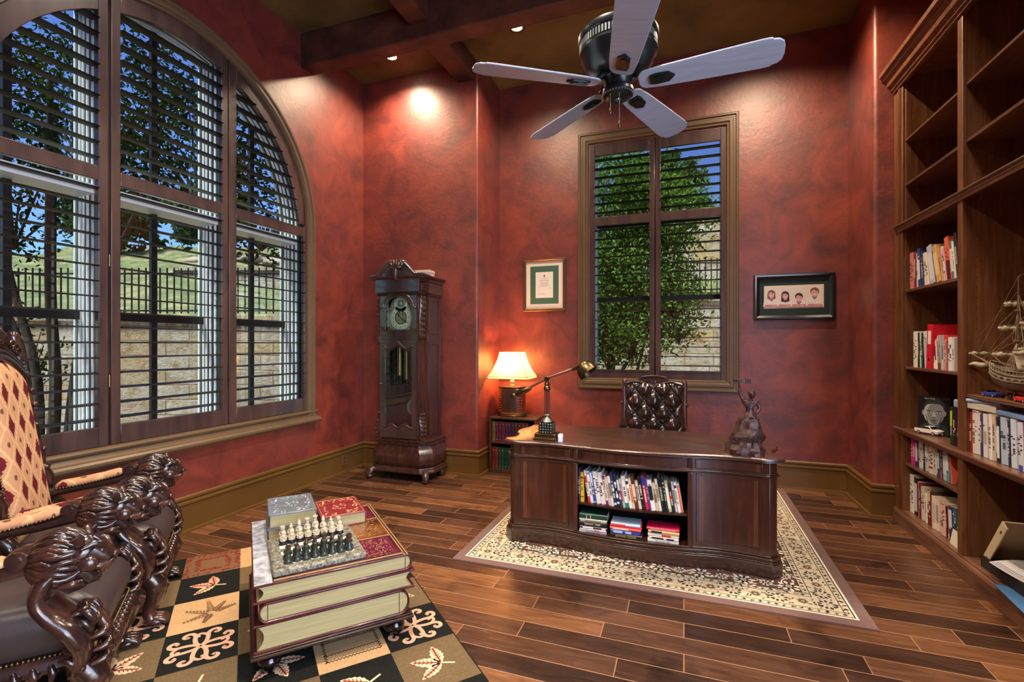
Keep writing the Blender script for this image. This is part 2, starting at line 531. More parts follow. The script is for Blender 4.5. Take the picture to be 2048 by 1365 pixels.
CHAIRW = mat('throne_carved_wood', (50, 30, 26), stops=[(0.28, (24, 16, 16)), (0.5, (46, 28, 25)), (0.75, (84, 50, 38))], scale=9, rough=0.22, coat=0.7, bump=0.12, bscale=45)
LEATH = mat('black_brown_leather', (52, 44, 46), c2=(64, 54, 54), scale=3, rough=0.36, spec=0.6, bump=0.05, bscale=140)
OXLEA = mat('dark_oxblood_leather', (40, 26, 22), stops=[(0.3, (28, 20, 18)), (0.7, (56, 36, 29))], scale=8, rough=0.17, coat=0.9)
TAPES = tapestry_mat()
BOOKC = wood('bookcase_walnut', (72, 42, 24), (104, 64, 37), (132, 87, 52), 'z', rough=0.4, coat=0.25)
BOOKS = wood('bookcase_walnut_shelf', (70, 46, 34), (104, 70, 52), (134, 94, 70), 'y', rough=0.36, coat=0.35)
BRASS = mat('aged_brass', (176, 146, 88), rough=0.3, metal=0.8)
DBRASS = mat('bronze_brass', (96, 82, 56), rough=0.32, metal=1.0)
PALEB = mat('pale_brass', (176, 170, 142), rough=0.35, metal=0.2)
PEWT = mat('pewter', (112, 116, 112), rough=0.32, metal=1.0, bump=0.3, bscale=90)
BLACKM = mat('black_metal', (26, 30, 34), rough=0.35, metal=0.6)
FANM = mat('dark_fan_housing', (40, 46, 50), rough=0.3, metal=0.7)
FANB = mat('greywashed_fan_blade', (152, 164, 182), c2=(170, 180, 196), scale=6, stretch=(1, 8, 1), rough=0.42, coat=0.2)
PAGES = mat('book_pages', (222, 208, 176), c2=(206, 190, 156), scale=40, stretch=(12, 0.5, 12), rough=0.8)
CREAM = flat((226, 214, 190), 0.7)
WHITE = flat((232, 230, 226), 0.6)
BRONZE = mat('dark_bronze', (70, 50, 46), stops=[(0.3, (50, 36, 36)), (0.7, (112, 82, 74))], scale=26, rough=0.42, metal=0.5, bump=0.25, bscale=50)
# ================================================================ ROOM SHELL (metres, camera at x=0 y=0)
ZC = 4.54                       # ceiling height
WY, WZ, WR = 2.60, 2.62, 1.28   # arched window: centre line, spring line, opening radius
m = MB().box(-3.85, 2.2, -2.3, 5.7, -0.12, 0.0)
struct('floor', m, FLOOR, label='glossy hand scraped brown plank floor', cat='floor', smooth=0)
m = MB().box(-3.85, 2.2, -2.3, 5.7, ZC, ZC + 0.12)
struct('ceiling', m, CEIL, label='dark gold brown ceiling between the beams', cat='ceiling', smooth=0)

m = MB()
ar = arc(WY, WZ, WR, 90, 0, 28)
m.prism([(WY, 0), (4.85, 0), (4.85, ZC), (WY, ZC)] + ar + [(WY + WR, 0.72), (WY, 0.72)], -3.9, -3.6, 'x')
m.prism([(WY, 0), (WY, 0.72), (WY - WR, 0.72)] + arc(WY, WZ, WR, 180, 90, 28) + [(WY, ZC), (-2.3, ZC), (-2.3, 0)], -3.9, -3.6, 'x')
struct('wall_left', m, WALL, label='red plaster wall with the big arched window', cat='wall', smooth=30)
m = MB()
c = arc(-2.11 - 0.03, 4.79 + 0.03, 0.03, -90, 0, 5)
m.prism([(-3.9, 4.79)] + c + [(-2.11, 5.7), (-3.9, 5.7)], 0, ZC)
struct('wall_back_left', m, WALL, label='red plaster wall behind the grandfather clock', cat='wall', smooth=40)
m = MB()
for a in ((-2.11, -1.01, 0, ZC), (0.418, 1.49, 0, ZC), (-1.01, 0.418, 0, 1.03), (-1.01, 0.418, 3.70, ZC)):
    m.box(a[0], a[1], 5.45, 5.7, a[2], a[3])
struct('wall_back', m, WALL, label='red plaster alcove wall around the tall window', cat='wall', smooth=0)
m = MB()
c = arc(1.49 + 0.035, 4.79 + 0.035, 0.035, 180, 270, 6)
m.prism([(1.49, 5.7)] + c + [(2.2, 4.79), (2.2, 5.7)], 0, ZC)
struct('wall_back_right', m, WALL, label='red plaster pier beside the bookcase', cat='wall', smooth=40)
m = MB()
for a in ((1.15, 4.79, 0, ZC), (-2.3, -1.95, 0, ZC), (-1.95, 1.15, 3.3, ZC)): m.box(2.02, 2.2, a[0], a[1], a[2], a[3])  # unseen opening added here so the fill lamp can light the room
struct('wall_right', m, WALL, label='red plaster wall behind the bookcase with an added opening for fill light', cat='wall', smooth=0)
m = MB()
m.box(-3.6, 2.02, -2.3, -2.1, 0, ZC)
struct('wall_front', m, WALL, label='red plaster wall opposite the alcove', cat='wall', smooth=0)

# ---- baseboards, mitred along the wall line
bp = [(0, .282), (.012, .282), (.022, .272), (.022, .256), (.012, .246), (.012, .238), (.027, .232), (.027, .217), (.017, .208), (.017, .022), (.034, .020), (.036, .0), (0, 0)]
pts = [(-3.6, -2.1), (-3.6, 4.79), (-2.11, 4.79), (-2.11, 5.45), (1.49, 5.45), (1.49, 4.79), (1.64, 4.79)]
names = ['baseboard_left', 'baseboard_back_left', 'baseboard_alcove_left', 'baseboard_back', 'baseboard_alcove_right', 'baseboard_back_right']
desc = ['left wall below the arched window', 'wall behind the grandfather clock', 'left return of the alcove', 'alcove wall behind the desk', 'right return of the alcove', 'pier beside the bookcase']
nr = []
for i in range(len(pts) - 1):
    d = Vector((pts[i + 1][0] - pts[i][0], pts[i + 1][1] - pts[i][1])).normalized()
    nr.append(Vector((d.y, -d.x)))        # room side
for i in range(len(pts) - 1):
    ends = []
    for j in (i, i + 1):
        a = nr[j - 1] if j > 0 else nr[0]; b = nr[j] if j < len(nr) else nr[-1]
        o = (a + b); o = o / (o.dot(nr[i])) if o.length > 1e-6 else nr[i]
        ends.append(((pts[j][0], pts[j][1], 0.0), (o.x, o.y, 0), (0, 0, 1)))
    m = MB(); m.sweep(bp, ends, closed=False)
    struct(names[i], m, BASEB, label='tall olive brown moulded baseboard along the ' + desc[i], cat='baseboard', smooth=20)

# ---- ceiling beams
def beam(x0, x1, y0, y1, z0, lab):
    m = MB(); n = 14
    along_x = (x1 - x0) > (y1 - y0)
    rings = []
    for i in range(n + 1):
        t = i / n
        j = lambda s: 0.008 * (noise.noise(Vector((t * 5 + s, s * 3.1, x0))))
        if along_x:
            x = x0 + (x1 - x0) * t
            rings.append([(x, y0 + j(1), ZC), (x, y0 + j(2), z0 + j(3)), (x, y1 + j(4), z0 + j(5)), (x, y1 + j(6), ZC)])
        else:
            y = y0 + (y1 - y0) * t
            rings.append([(x0 + j(1), y, ZC), (x0 + j(2), y, z0 + j(3)), (x1 + j(4), y, z0 + j(5)), (x1 + j(6), y, ZC)])
    m.loft(rings)
    struct('ceiling_beam', m, BEAM, label=lab, cat='beam', smooth=25, bevel=0.012)
beam(-3.6, 2.02, 3.80, 3.98, 4.215, 'reddish timber beam spanning the ceiling parallel to the alcove wall')
beam(-2.35, -2.13, 3.98, 4.79, 4.32, 'short reddish timber beam running from the long beam to the alcove corner')
beam(-2.35, -2.15, -2.1, 3.80, 4.34, 'timber beam running towards the viewer from the long beam')

# ---- recessed downlights
LENS = mat('downlight_lens', (255, 240, 215), emit=(255, 226, 190), estr=40.0)
TRIM = mat('downlight_trim', (120, 96, 64), rough=0.35, metal=0.5)
for x, lab in ((-2.96, 'lit recessed ceiling downlight above the grandfather clock'), (-1.535, 'lit recessed ceiling downlight left of the ceiling fan')):
    t = thing('recessed_downlight', lab, 'ceiling light', (x, 4.42, ZC), 0, 'recessed downlights')
    m = MB(); m.lathe([(.050, -.002), (.085, -.002), (.088, -.010), (.070, -.014), (.056, -.012), (.050, -.002)], 24)
    m.build('trim_ring', TRIM, t)
    m = MB(); m.lathe([(.0, -.001), (.054, -.001), (.05, -.012), (.03, -.018), (0, -.02)], 20)
    m.build('lens', LENS, t)

# ================================================================ WINDOW 1: arched
w = structroot('window_1', 'large arched window with dark plantation shutters in the left wall', 'window', (0, 0, 0))
XW = -3.6
prof = [(0.0, 0.0), (0.0, .03), (.012, .042), (.028, .042), (.036, .030), (.046, .030), (.052, .036), (.074, .036), (.084, .022), (.096, .022), (.102, .0)]
def archpath(r, z0, n=36):
    P = [((XW, WY + r, z0), (0, -1, 0), (1, 0, 0))]
    for i in range(n + 1):
        a = PI * i / n
        P.append(((XW, WY + r * cos(a), WZ + r * sin(a)), (0, -cos(a), -sin(a)), (1, 0, 0)))
    P.append(((XW, WY - r, z0), (0, 1, 0), (1, 0, 0)))
    return P
m = MB(); m.sweep(prof, archpath(1.37, .70))
m.build('casing', CASING, w, smooth=25)
# moulded sill
sp = [(0, .628), (.022, .630), (.030, .640), (.070, .648), (.082, .664), (.082, .680), (.070, .694), (.034, .700), (.026, .712), (.020, .730), (.034, .738), (.040, .752), (.034, .766), (.0, .770), (-.02, .77)]
m = MB(); m.sweep(sp, [((XW, WY - 1.40, 0), (1, 0, 0), (0, 0, 1)), ((XW, WY + 1.40, 0), (1, 0, 0), (0, 0, 1))], closed=False)
m.build('sill', CASING, w, smooth=25)
m = MB(); m.box(XW - .25, XW, WY - 1.27, WY + 1.27, .70, .768)
m.build('sill_board', CASING, w, bevel=.004)

ZB, ZM0, ZM1 = .90, 2.516, 2.61
RI = 1.155        # inner radius of the shutter arch
panels = [(1.325, 2.097), (2.113, 2.985), (2.997, 3.873)]
def archz(y, r):
    d = r * r - (y - WY) ** 2
    return WZ + math.sqrt(d) if d > 0 else WZ
for pi_, (y0, y1) in enumerate(panels):
    st0, st1 = .058, .058
    if pi_ == 0: st0 = .04
    if pi_ == 2: st0, st1 = .070, .036
    sh = bpy.data.objects.new('shutter_panel', None); COL.objects.link(sh); sh.parent = w
    m = MB(); x0, x1 = XW - .034, XW + .004
    for (a, b) in ((y0, y0 + st0), (y1 - st1, y1)):
        t0 = archz(a, WR - .01); t1 = archz(b, WR - .01)
        if b > WY + 1.26 or a < WY - 1.26: t0 = t1 = min(t0, t1)
        m.prism([(a, .772), (b, .772), (b, t1), (a, t0)], x0, x1, 'x')
    m.box(x0, x1, y0 + st0, y1 - st1, .772, ZB)
    m.box(x0, x1, y0 + st0, y1 - st1, ZM0, ZM1)
    # bowed head rail
    ys = [y0 + st0 + (y1 - st1 - y0 - st0) * i / 14 for i in range(15)]
    top = [(y, archz(y, WR - .01)) for y in ys]; bot = [(y, archz(y, RI) if abs(y - WY) < RI - .01 else WZ + .02) for y in ys]
    bot = [(y, max(z, ZM1 + .0)) for y, z in bot]
    pr_ = [(b, t) for b, t in zip(bot, top) if t[1] - b[1] > .012]
    m.prism([b for b, t in pr_] + [t for b, t in pr_][::-1], x0, x1, 'x')
    m.build('shutter_frame', SHUT, sh, smooth=20, bevel=.004)
    m = MB()
    def louver(z, a, b):
        n = 10; pr = []
        for i in range(n):
            an = 2 * PI * i / n
            pr.append((.05 * cos(an), .0055 * sin(an)))
        ti = rad(-3)
        rr = [[(XW - .02 + px * cos(ti) - pz * sin(ti), y, z + px * sin(ti) + pz * cos(ti)) for px, pz in pr] for y in (a, b)]
        m.loft(rr)
    nl = 16
    for i in range(nl):
        louver(ZB + (ZM0 - ZB) * (i + .5) / nl, y0 + st0 + .002, y1 - st1 - .002)
    z = ZM1 + .055
    while z < WZ + RI - .03:
        h = math.sqrt(max(RI * RI - max(z - WZ, 0) ** 2, 0)) if z > WZ else 9
        a = max(y0 + st0 + .002, WY - h); b = min(y1 - st1 - .002, WY + h)
        if b - a > .06: louver(z, a, b)
        z += .101
    m.build('louvers', LOUV, sh, smooth=50)
    m = MB()
    for z in (1.2, 2.0): m.cyl((XW + .006, y1 + .004, z - .04), (XW + .006, y1 + .004, z + .04), .006, seg=8)
    m.build('hinge', DBRASS, sh)
# outer window units: pale frame posts with slate recesses, black sashes, glass
m = MB(); m2 = MB()
for yc in (2.105, 2.99):
    zt = archz(yc, WR) - .02
    m.box(-3.90, -3.66, yc - .028, yc + .028, .77, zt)
    for j, xx in enumerate((-3.885, -3.835, -3.80, -3.755, -3.70)):
        m.box(xx - .006, xx + .008, yc - .046, yc + .046, .77, zt)
    m2.box(-3.89, -3.665, yc - .036, yc + .036, .77, zt - .01)
for j, xx in enumerate((-3.885, -3.83, -3.79, -3.74, -3.69)):
    m.sweep([(0, -.007), (.055, -.007), (.055, .007), (0, .007)], [((xx,) + p[0][1:], p[1], p[2]) for p in archpath(WR - .002, .77)])
m2.sweep([(0, -.115), (.04, -.115), (.04, .115), (0, .115)], [((-3.78,) + p[0][1:], p[1], p[2]) for p in archpath(WR - .002, .77)])
for (a, b) in ((1.36, 2.07), (2.14, 2.955), (3.02, 3.82)):
    m.box(-3.89, -3.665, a, b, 2.44, 2.50)
    m.box(-3.89, -3.665, a, b, .768, .80)
m.build('outer_frame', WHITEFR, w, smooth=20)
m2.build('frame_recess', BLUEFR, w, smooth=20)
for ui, (a, b) in enumerate(((1.33, 2.06), (2.15, 2.945), (3.035, 3.835))):
    m = MB(); yc = (a + b) / 2
    zt = min(archz(yc - .02, WR - .05), archz(yc + .02, WR - .05))
    m.box(-3.86, -3.83, yc - .021, yc + .021, .80, zt)
    m.box(-3.865, -3.825, a, b, 1.61, 1.675)
    m.box(-3.86, -3.83, a, a + .03, .80, archz(a + .0, WR - .05) if abs(a - WY) < WR - .05 else WZ)
    o = m.build('sash', SASH, w, smooth=0)
    ys = [a + (b - a) * i / 12 for i in range(13)]
    tp = [(y, archz(y, WR - .01) if abs(y - WY) < WR - .012 else WZ) for y in ys]
    m = MB(); m.prism([(a, .80), (b, .80)] + tp[::-1], -3.849, -3.845, 'x')
    m.build('pane', GLASS, o, smooth=0)

# ================================================================ WINDOW 2: tall rectangular, back wall
w2 = structroot('window_2', 'tall rectangular window with dark plantation shutters behind the desk', 'window', (0, 0, 0))
YB = 5.45
def rectpath(x0, x1, z0, z1):
    return [((x0, YB, z0), (1, 0, 1), (0, -1, 0)), ((x1, YB, z0), (-1, 0, 1), (0, -1, 0)), ((x1, YB, z1), (-1, 0, -1), (0, -1, 0)), ((x0, YB, z1), (1, 0, -1), (0, -1, 0))]
prof2 = [(0.0, 0.0), (0.0, .034), (.010, .044), (.024, .044), (.032, .030), (.050, .030), (.058, .038), (.084, .038), (.094, .024), (.112, .022), (.122, .0)]
m = MB(); m.sweep(prof2, rectpath(-1.139, .533, .938, 3.834), closed=True)
m.build('casing', CASING, w2, smooth=20)
for k_, (x0, x1) in enumerate(((-1.012, -.300), (-.292, .420))):
    sh = bpy.data.objects.new('shutter_panel', None); COL.objects.link(sh); sh.parent = w2
    s0, s1 = (.060, .056) if k_ == 0 else (.056, .060)
    y0, y1 = YB + .0, YB + .036
    m = MB()
    m.box(x0, x0 + s0, y0, y1, 1.03, 3.70); m.box(x1 - s1, x1, y0, y1, 1.03, 3.70)
    for a, b in ((1.03, 1.155), (2.78, 2.88), (3.575, 3.70)):
        m.box(x0 + s0, x1 - s1, y0 + .003, y1, a, b)
    m.build('shutter_frame', SHUT, sh, smooth=20, bevel=.004)
    m = MB()
    for a, b, n in ((1.155, 2.78, 16), (2.88, 3.575, 7)):
        for i in range(n):
            z = a + (b - a) * (i + .5) / n
            pr = [(.045 * cos(2 * PI * q / 10), .005 * sin(2 * PI * q / 10)) for q in range(10)]
            m.loft([[(x, YB + .02 + p, z + q) for p, q in pr] for x in (x0 + s0 + .002, x1 - s1 - .002)])
    m.build('louvers', LOUV, sh, smooth=50)
m = MB(); mr = MB()
for j, yy in enumerate((5.52, 5.58, 5.64, 5.69)):
    for (a, b, c_, d) in ((-1.01, -.96, 1.03, 3.7), (.368, .418, 1.03, 3.7), (-1.01, .418, 1.03, 1.06), (-1.01, .418, 3.66, 3.7), (-.32, -.27, 1.03, 3.7)):
        m.box(a, b, yy - .008, yy + .008, c_, d)
for (a, b, c_, d) in ((-1.01, -.972, 1.03, 3.7), (.38, .418, 1.03, 3.7), (-.31, -.28, 1.03, 3.7)):
    mr.box(a, b, 5.5, 5.698, c_, d)
m.build('outer_frame', WHITEFR, w2, smooth=0)
mr.build('frame_recess', BLUEFR, w2, smooth=0)
for a, b in ((-.965, -.315), (-.275, .375)):
    m = MB(); m.box(a, b, 5.655, 5.685, 1.93, 1.985); m.box(a, b, 5.655, 5.685, 1.06, 1.09)
    m.box(a, b, 5.655, 5.685, 2.80, 2.86)
    o = m.build('sash', SASH, w2, smooth=0)
    m = MB(); m.box(a, b, 5.668, 5.672, 1.06, 3.66)
    m.build('pane', GLASS, o, smooth=0)

# outlet in the left baseboard
t = thing('wall_outlet', 'small brown electrical outlet plate set in the left baseboard near the corner', 'outlet', (-3.584, 4.43, .145))
m = MB().box(0, .006, -.04, .04, -.058, .058); m.build('cover_plate', flat((112, 78, 50), .4), t, bevel=.002)
m = MB()
for z in (-.022, .022): m.box(.005, .008, -.016, .016, z - .014, z + .014)
m.build('socket_face', flat((92, 62, 42), .4), t, bevel=.001)
# ================================================================ OUTSIDE
TH = rad(19.7)
fw = Vector((-sin(TH), cos(TH), 0)); rt = Vector((cos(TH), sin(TH), 0))
def at(l, d, z=0): 
    p = rt * l + fw * d
    return (p.x, p.y, z)
GRASS = mat('lawn_grass', (70, 96, 40), stops=[(0.3, (50, 62, 34)), (0.5, (82, 92, 54)), (0.72, (128, 118, 88))], scale=3, rough=0.9, bump=0.6, bscale=30, world=True)
DIRT = mat('outside_soil', (110, 98, 76), c2=(136, 124, 96), scale=3, rough=0.95, world=True)
IRON = flat((16, 16, 18), 0.5)
m = MB(); m.box(-22, 10, 0, 30, -.32, -.13)
struct('exterior_ground', m, DIRT, label='bare soil between the house and the stone wall', cat='ground', smooth=0)
rzw = math.degrees(TH)
def wallblock(l0, l1, d, z1, nm, lab):
    m = MB(); m.box(l0, l1, 0, .35, -.13, z1)
    m.box(l0 - .02, l1 + .02, -.03, .38, z1, z1 + .07)
    o = struct(nm, m, STONE, label=lab, cat='wall', smooth=0)
    o.location = at(0, d); o.rotation_euler = (0, 0, TH)
wallblock(-13, -1.0, 7.0, 1.78, 'retaining_wall', 'pale limestone block retaining wall seen through the arched window')
wallblock(-1.1, 7.5, 8.6, 2.21, 'retaining_wall', 'pale limestone block retaining wall seen through the tall window')
wallblock(-7.2, -4.2, 10.2, 3.0, 'terrace_wall', 'upper terrace of limestone blocks on the grassy slope')
wallblock(2.6, 9, 11.5, 4.6, 'terrace_wall', 'tall whitish stone wall beyond the fence on the right of the tall window')
# grassy slope
m = MB()
def hill(u, v):
    l = -16 + 27 * u; d0 = 7.3 if l < -1.0 else 8.9; d = d0 + (18.3 - d0) * v
    z = (1.70 if l < -1.0 else 2.1) + (3.4 if l < -1.0 else 3.0) * v ** .9 + .25 * noise.noise(Vector((l * .5, d * .6, 0))) * min(1, v * 4)
    return at(l, d, z)
m.grid(hill, 60, 30)
struct('hillside', m, GRASS, label='sunlit grass slope rising behind the iron fence', cat='hill', smooth=180)
# iron fences, one on each wall
def fence(lab, l0, l1, d, zt, posts):
    f = thing('iron_fence', lab, 'fence', at(0, d, 0), rzw, 'iron fences on the stone walls')
    m = MB(); l = l0
    while l < l1:
        m.box(l - .008, l + .008, -.008, .008, zt + .04, zt + .72); l += .105
    m.build('pickets', IRON, f, smooth=0)
    for dz in (.07, .62):
        m = MB(); m.box(l0, l1, -.012, .012, zt + dz, zt + dz + .025); m.build('rail', IRON, f, smooth=0)
    for l in posts:
        m = MB(); m.box(l - .025, l + .025, -.025, .025, zt, zt + .78); m.build('post', IRON, f, smooth=0)
fence('black iron picket fence on the stone wall outside the arched window', -9, -1.0, 7.12, 1.85, (-8.0, -6.2, -4.4, -2.6, -1.05))
fence('black iron picket fence on the stone wall outside the tall window', -1.0, 7, 8.72, 2.28, (-.95, 1.6, 4.2, 6.8))
# pale boulders on the slope
BOUL = mat('pale_boulder', (150, 136, 124), c2=(120, 106, 94), scale=3, rough=.9, bump=.5, bscale=10)
rb = random.Random(3)
for i, (l, d, s) in enumerate(((-6.4, 13.2, .55), (-7.5, 13.9, .6), (-5.0, 14.2, .5), (-8.9, 13.4, .5), (-4.3, 13.0, .42))):
    z = 1.70 + 3.4 * ((d - 7.3) / 11) ** .9
    m = MB(); s *= .6; m.ball((0, 0, 0), (s * 1.5, s * .8, s * .5), 18, 12)
    m.v = [tuple(Vector(v) * (1 + .55 * noise.noise(Vector(v) * 4.5 + Vector((i, i, i))))) for v in m.v]
    o = m.build('boulder', BOUL, smooth=60)
    o.location = at(l, d, z); o.rotation_euler = (0, 0, i)
    tag(o, 'pale weathered boulder lying on the grass slope', 'rock', 'boulders on the slope')

BARK = mat('grey_brown_bark', (70, 60, 52), c2=(44, 36, 32), scale=8, stretch=(4, 4, 1), rough=.9, bump=.4, bscale=20)
LEAF1 = leaf_mat('crape_myrtle_leaf', (22, 34, 14), (44, 62, 24))
LEAF2 = leaf_mat('bright_shrub_leaf', (50, 84, 32), (112, 146, 66))
LEAF3 = leaf_mat('distant_tree_leaf', (42, 62, 34), (76, 98, 52))
def leafquad(m, p, s, rr):
    a = rr.uniform(0, 2 * PI); e = rr.uniform(-1.0, 1.0); ro = rr.uniform(0, 2 * PI)
    d = Vector((cos(a) * cos(e), sin(a) * cos(e), sin(e))); u = d.orthogonal().normalized(); v = d.cross(u)
    x = u * cos(ro) + v * sin(ro); y = d.cross(x)
    P = Vector(p)
    m.add([P - x * s, P - y * s * .45 - x * s * .1, P + x * s * 1.0, P + y * s * .45 - x * s * .1], [(0, 1, 2, 3)])
def tree(nm, lab, loc, stems, blobs, leaf, nleaf, ls, seed, group=None, twigs=0):
    rr = random.Random(seed)
    t = thing(nm, lab, 'tree', loc, 0, group)
    for path, r0, r1 in stems:
        pth = spline(path, 5); m = MB(); m.tube(pth, lerpl([r0, r1], len(pth)), 8)
        m.build('trunk', BARK, t, smooth=60)
    m = MB(); tw = MB()
    tot = sum(b[3] * b[4] * b[5] for b in blobs)
    for b in blobs:
        n = int(nleaf * (b[3] * b[4] * b[5]) / tot)
        ncl = max(3, n // 14)
        for q in range(ncl):
            while True:
                v = Vector((rr.uniform(-1, 1), rr.uniform(-1, 1), rr.uniform(-1, 1)))
                if .15 < v.length < 1: break
            c_ = Vector((b[0] + v.x * b[3], b[1] + v.y * b[4], b[2] + v.z * b[5]))
            for j in range(14):
                lp = c_ + Vector((rr.gauss(0, .11), rr.gauss(0, .11), rr.gauss(0, .09)))
                if loc[0] + lp.x > -4.1 and loc[1] + lp.y < 5.95: continue      # never into the house
                leafquad(m, lp, ls * rr.uniform(.7, 1.2), rr)
            if q < twigs // len(blobs) and not (loc[0] + c_.x > -4.2 and loc[1] + c_.y < 6.1):
                o_ = Vector((b[0], b[1], b[2] - b[5] * .8))
                tw.tube(spline([tuple(o_), tuple(o_.lerp(c_, .5) + Vector((0, 0, .08))), tuple(c_)], 4), lerpl([.016, .004], 9), 5)
    m.build('foliage', leaf, t, smooth=0, recalc=False)
    if twigs: tw.build('branches', BARK, t, smooth=60)
    return t
B0 = at(-4.95, 5.15)
st = []
for dx, dy, tx, ty, h, r in ((-.16, 0, -.75, .1, 3.6, .055), (-.06, .05, -.22, .3, 4.2, .06), (.02, -.05, .12, -.1, 4.2, .06), (.10, .04, .55, .25, 4.0, .05), (.2, -.02, 1.0, 0, 3.4, .045), (-.26, .05, -1.2, .2, 3.2, .045)):
    k_ = rt * dx + fw * dy; e = rt * tx + fw * ty
    st.append(([(k_.x, k_.y, -.2), (k_.x * 1.3 + .03 * h, k_.y * 1.2, 1.0), (k_.x + e.x * .4, k_.y + e.y * .4, 2.1), (k_.x + e.x, k_.y + e.y, h)], r, r * .45))
def BL(l, d, z, a, b, c_):
    p = rt * l + fw * d
    return (p.x, p.y, z, a, b, c_)
tree('multi_stem_tree', 'dark multi stemmed tree outside the left part of the arched window', B0, st,
     [BL(-.5, .1, 3.2, .9, .7, .9), BL(.3, .2, 4.0, 1.2, .9, .9), BL(1.4, .3, 3.6, 1.1, .8, .75), BL(-.8, 0, 4.4, .9, .8, .7), BL(2.2, .5, 3.2, .85, .6, .6), BL(2.0, .5, 2.85, .75, .6, .38), BL(-.9, .6, 1.2, .35, .35, .7), BL(1.6, .2, 4.6, 1.0, .8, .45)], LEAF1, 14000, .037, 5, twigs=90)
q_ = 1.13
def up(*b): return (b[0] * q_, b[1] * .85, 1.45 + (b[2] - 1.45) * q_, b[3] * q_, b[4], b[5] * q_)
tree('leafy_tree', 'bright green leafy tree outside the tall window', at(1.62, 7.15),
     [([(-.16, 0, -.2), (-.14, .0, 1.2), (.05, 0, 2.6)], .085, .04), ([(.1, .1, -.2), (.2, .1, .9), (.5, .1, 2.0)], .03, .015), ([(-.1, 0, .8), (.3, 0, 1.6), (.7, .05, 2.5)], .03, .012)],
     [up(-.05, 0, 3.45, .62, .4, .7), up(.22, .05, 2.5, .62, .4, .75), up(-.25, 0, 2.1, .5, .4, 1.0), up(.66, .05, 2.05, .36, .35, .36), up(.15, .0, 1.6, .5, .4, .45), up(.6, .1, 3.1, .5, .4, .5), up(.72, .1, 1.62, .26, .3, .2)], LEAF2, 26000, .037, 9, twigs=60)
for i, (l, d, z, s) in enumerate(((-9.0, 14.5, 5.4, 1.1), (-3.4, 17.5, 6.4, 1.1), (4.6, 15.0, 6.4, 1.2), (9.2, 14.5, 6.4, 1.3), (1.6, 19.5, 6.6, 1.1), (-13.4, 16, 6.0, 1.5))):
    tree('hilltop_tree', ['dark green tree on the hill at the far left', 'small tree on the hill crest behind the arch\'s right end', 'feathery tree above the tall window\'s right pane', 'rounded tree at the right above the stone wall', 'dark tree on the crest behind the bright leafy tree', 'broad tree on the hill hidden partly by dark stems'][i],
         at(l, d, 0), [([(0, 0, z - s - 1.6), (.1, 0, z - s), (0, 0, z)], .12, .05)],
         [(0, 0, z, s, s, s * .75), (s * .6, 0, z - .5 * s, s * .7, s * .7, s * .5), (-s * .6, 0, z - .4 * s, s * .7, s * .7, s * .5)], LEAF3, 2600, .15, 20 + i, 'trees on the hill')
# ================================================================ RUG UNDER THE DESK
RUGB = mat('rug_brown_pile', (104, 72, 62), c2=(118, 84, 72), scale=60, rough=.95, bump=.3, bscale=200, sheen=.2)
RUGC = mat('rug_cream_pile', (214, 200, 168), c2=(196, 180, 146), scale=70, rough=.95, bump=.3, bscale=200, sheen=.2)
RUGK = flat((44, 36, 34), .95); RUGD = flat((92, 62, 54), .95); RUGO = flat((150, 122, 84), .95); RUGI = flat((232, 222, 200), .95)
X0, X1, Y0_, Y1_ = -1.46, .925, 2.89, 5.36
rug = thing('oriental_rug', 'brown and cream floral oriental rug under the executive desk', 'rug', ((X0 + X1) / 2, (Y0_ + Y1_) / 2, 0))
HX, HY = (X1 - X0) / 2, (Y1_ - Y0_) / 2
m = MB(); m.k = 0
m.box(-HX, HX, -HY, HY, .0005, .009)
def ring(a, b, z, k):
    for bx in ((-HX + a, HX - a, -HY + a, -HY + b), (-HX + a, HX - a, HY - b, HY - a), (-HX + a, -HX + b, -HY + b, HY - b), (HX - b, HX - a, -HY + b, HY - b)):
        m.box(bx[0], bx[1], bx[2], bx[3], .008, z, k)
ring(.065, .076, .0100, 5); ring(.076, .083, .0098, 2); ring(.083, .116, .0096, 1); ring(.116, .121, .0098, 2)
ring(.121, .242, .0098, 1); ring(.242, .247, .0099, 2); ring(.247, .280, .0097, 1); ring(.280, .287, .0099, 2)
m.box(-HX + .287, HX - .287, -HY + .287, HY - .287, .008, .0096, 3)
rr = random.Random(11)
def poly(pts, z, k):
    m.add([(x, y, z) for x, y in pts], [tuple(range(len(pts)))], k)
def petal(cx, cy, a, l, wd, z, k):
    ca, sa = cos(a), sin(a)
    P = [(0, 0), (l * .35, wd * .5), (l * .75, wd * .42), (l, 0), (l * .75, -wd * .42), (l * .35, -wd * .5)]
    poly([(cx + x * ca - y * sa, cy + x * sa + y * ca) for x, y in P], z, k)
def rosette(cx, cy, r, z, k1, k2, n=8):
    for i in range(n):
        petal(cx, cy, 2 * PI * i / n + .2, r, r * .42, z, k1)
        petal(cx, cy, 2 * PI * (i + .5) / n + .2, r * .78, r * .28, z + .0001, k2)
    poly([(cx + r * .28 * cos(2 * PI * i / 8), cy + r * .28 * sin(2 * PI * i / 8)) for i in range(8)], z + .0002, 1)
    poly([(cx + r * .16 * cos(2 * PI * i / 8), cy + r * .16 * sin(2 * PI * i / 8)) for i in range(8)], z + .0003, 4)
def vine(p, q, amp, n, z, k, wd=.004):
    N = n * 12; prev = None; d = Vector((q[0] - p[0], q[1] - p[1])); L = d.length; d /= L; o = Vector((-d.y, d.x))
    for i in range(N + 1):
        t = i / N; c_ = Vector(p) + d * (L * t) + o * (amp * sin(t * n * PI))
        if prev is not None:
            e = (c_ - prev).normalized(); s = Vector((-e.y, e.x)) * wd
            poly([tuple(prev - s), tuple(c_ - s), tuple(c_ + s), tuple(prev + s)], z, k)
        prev = c_
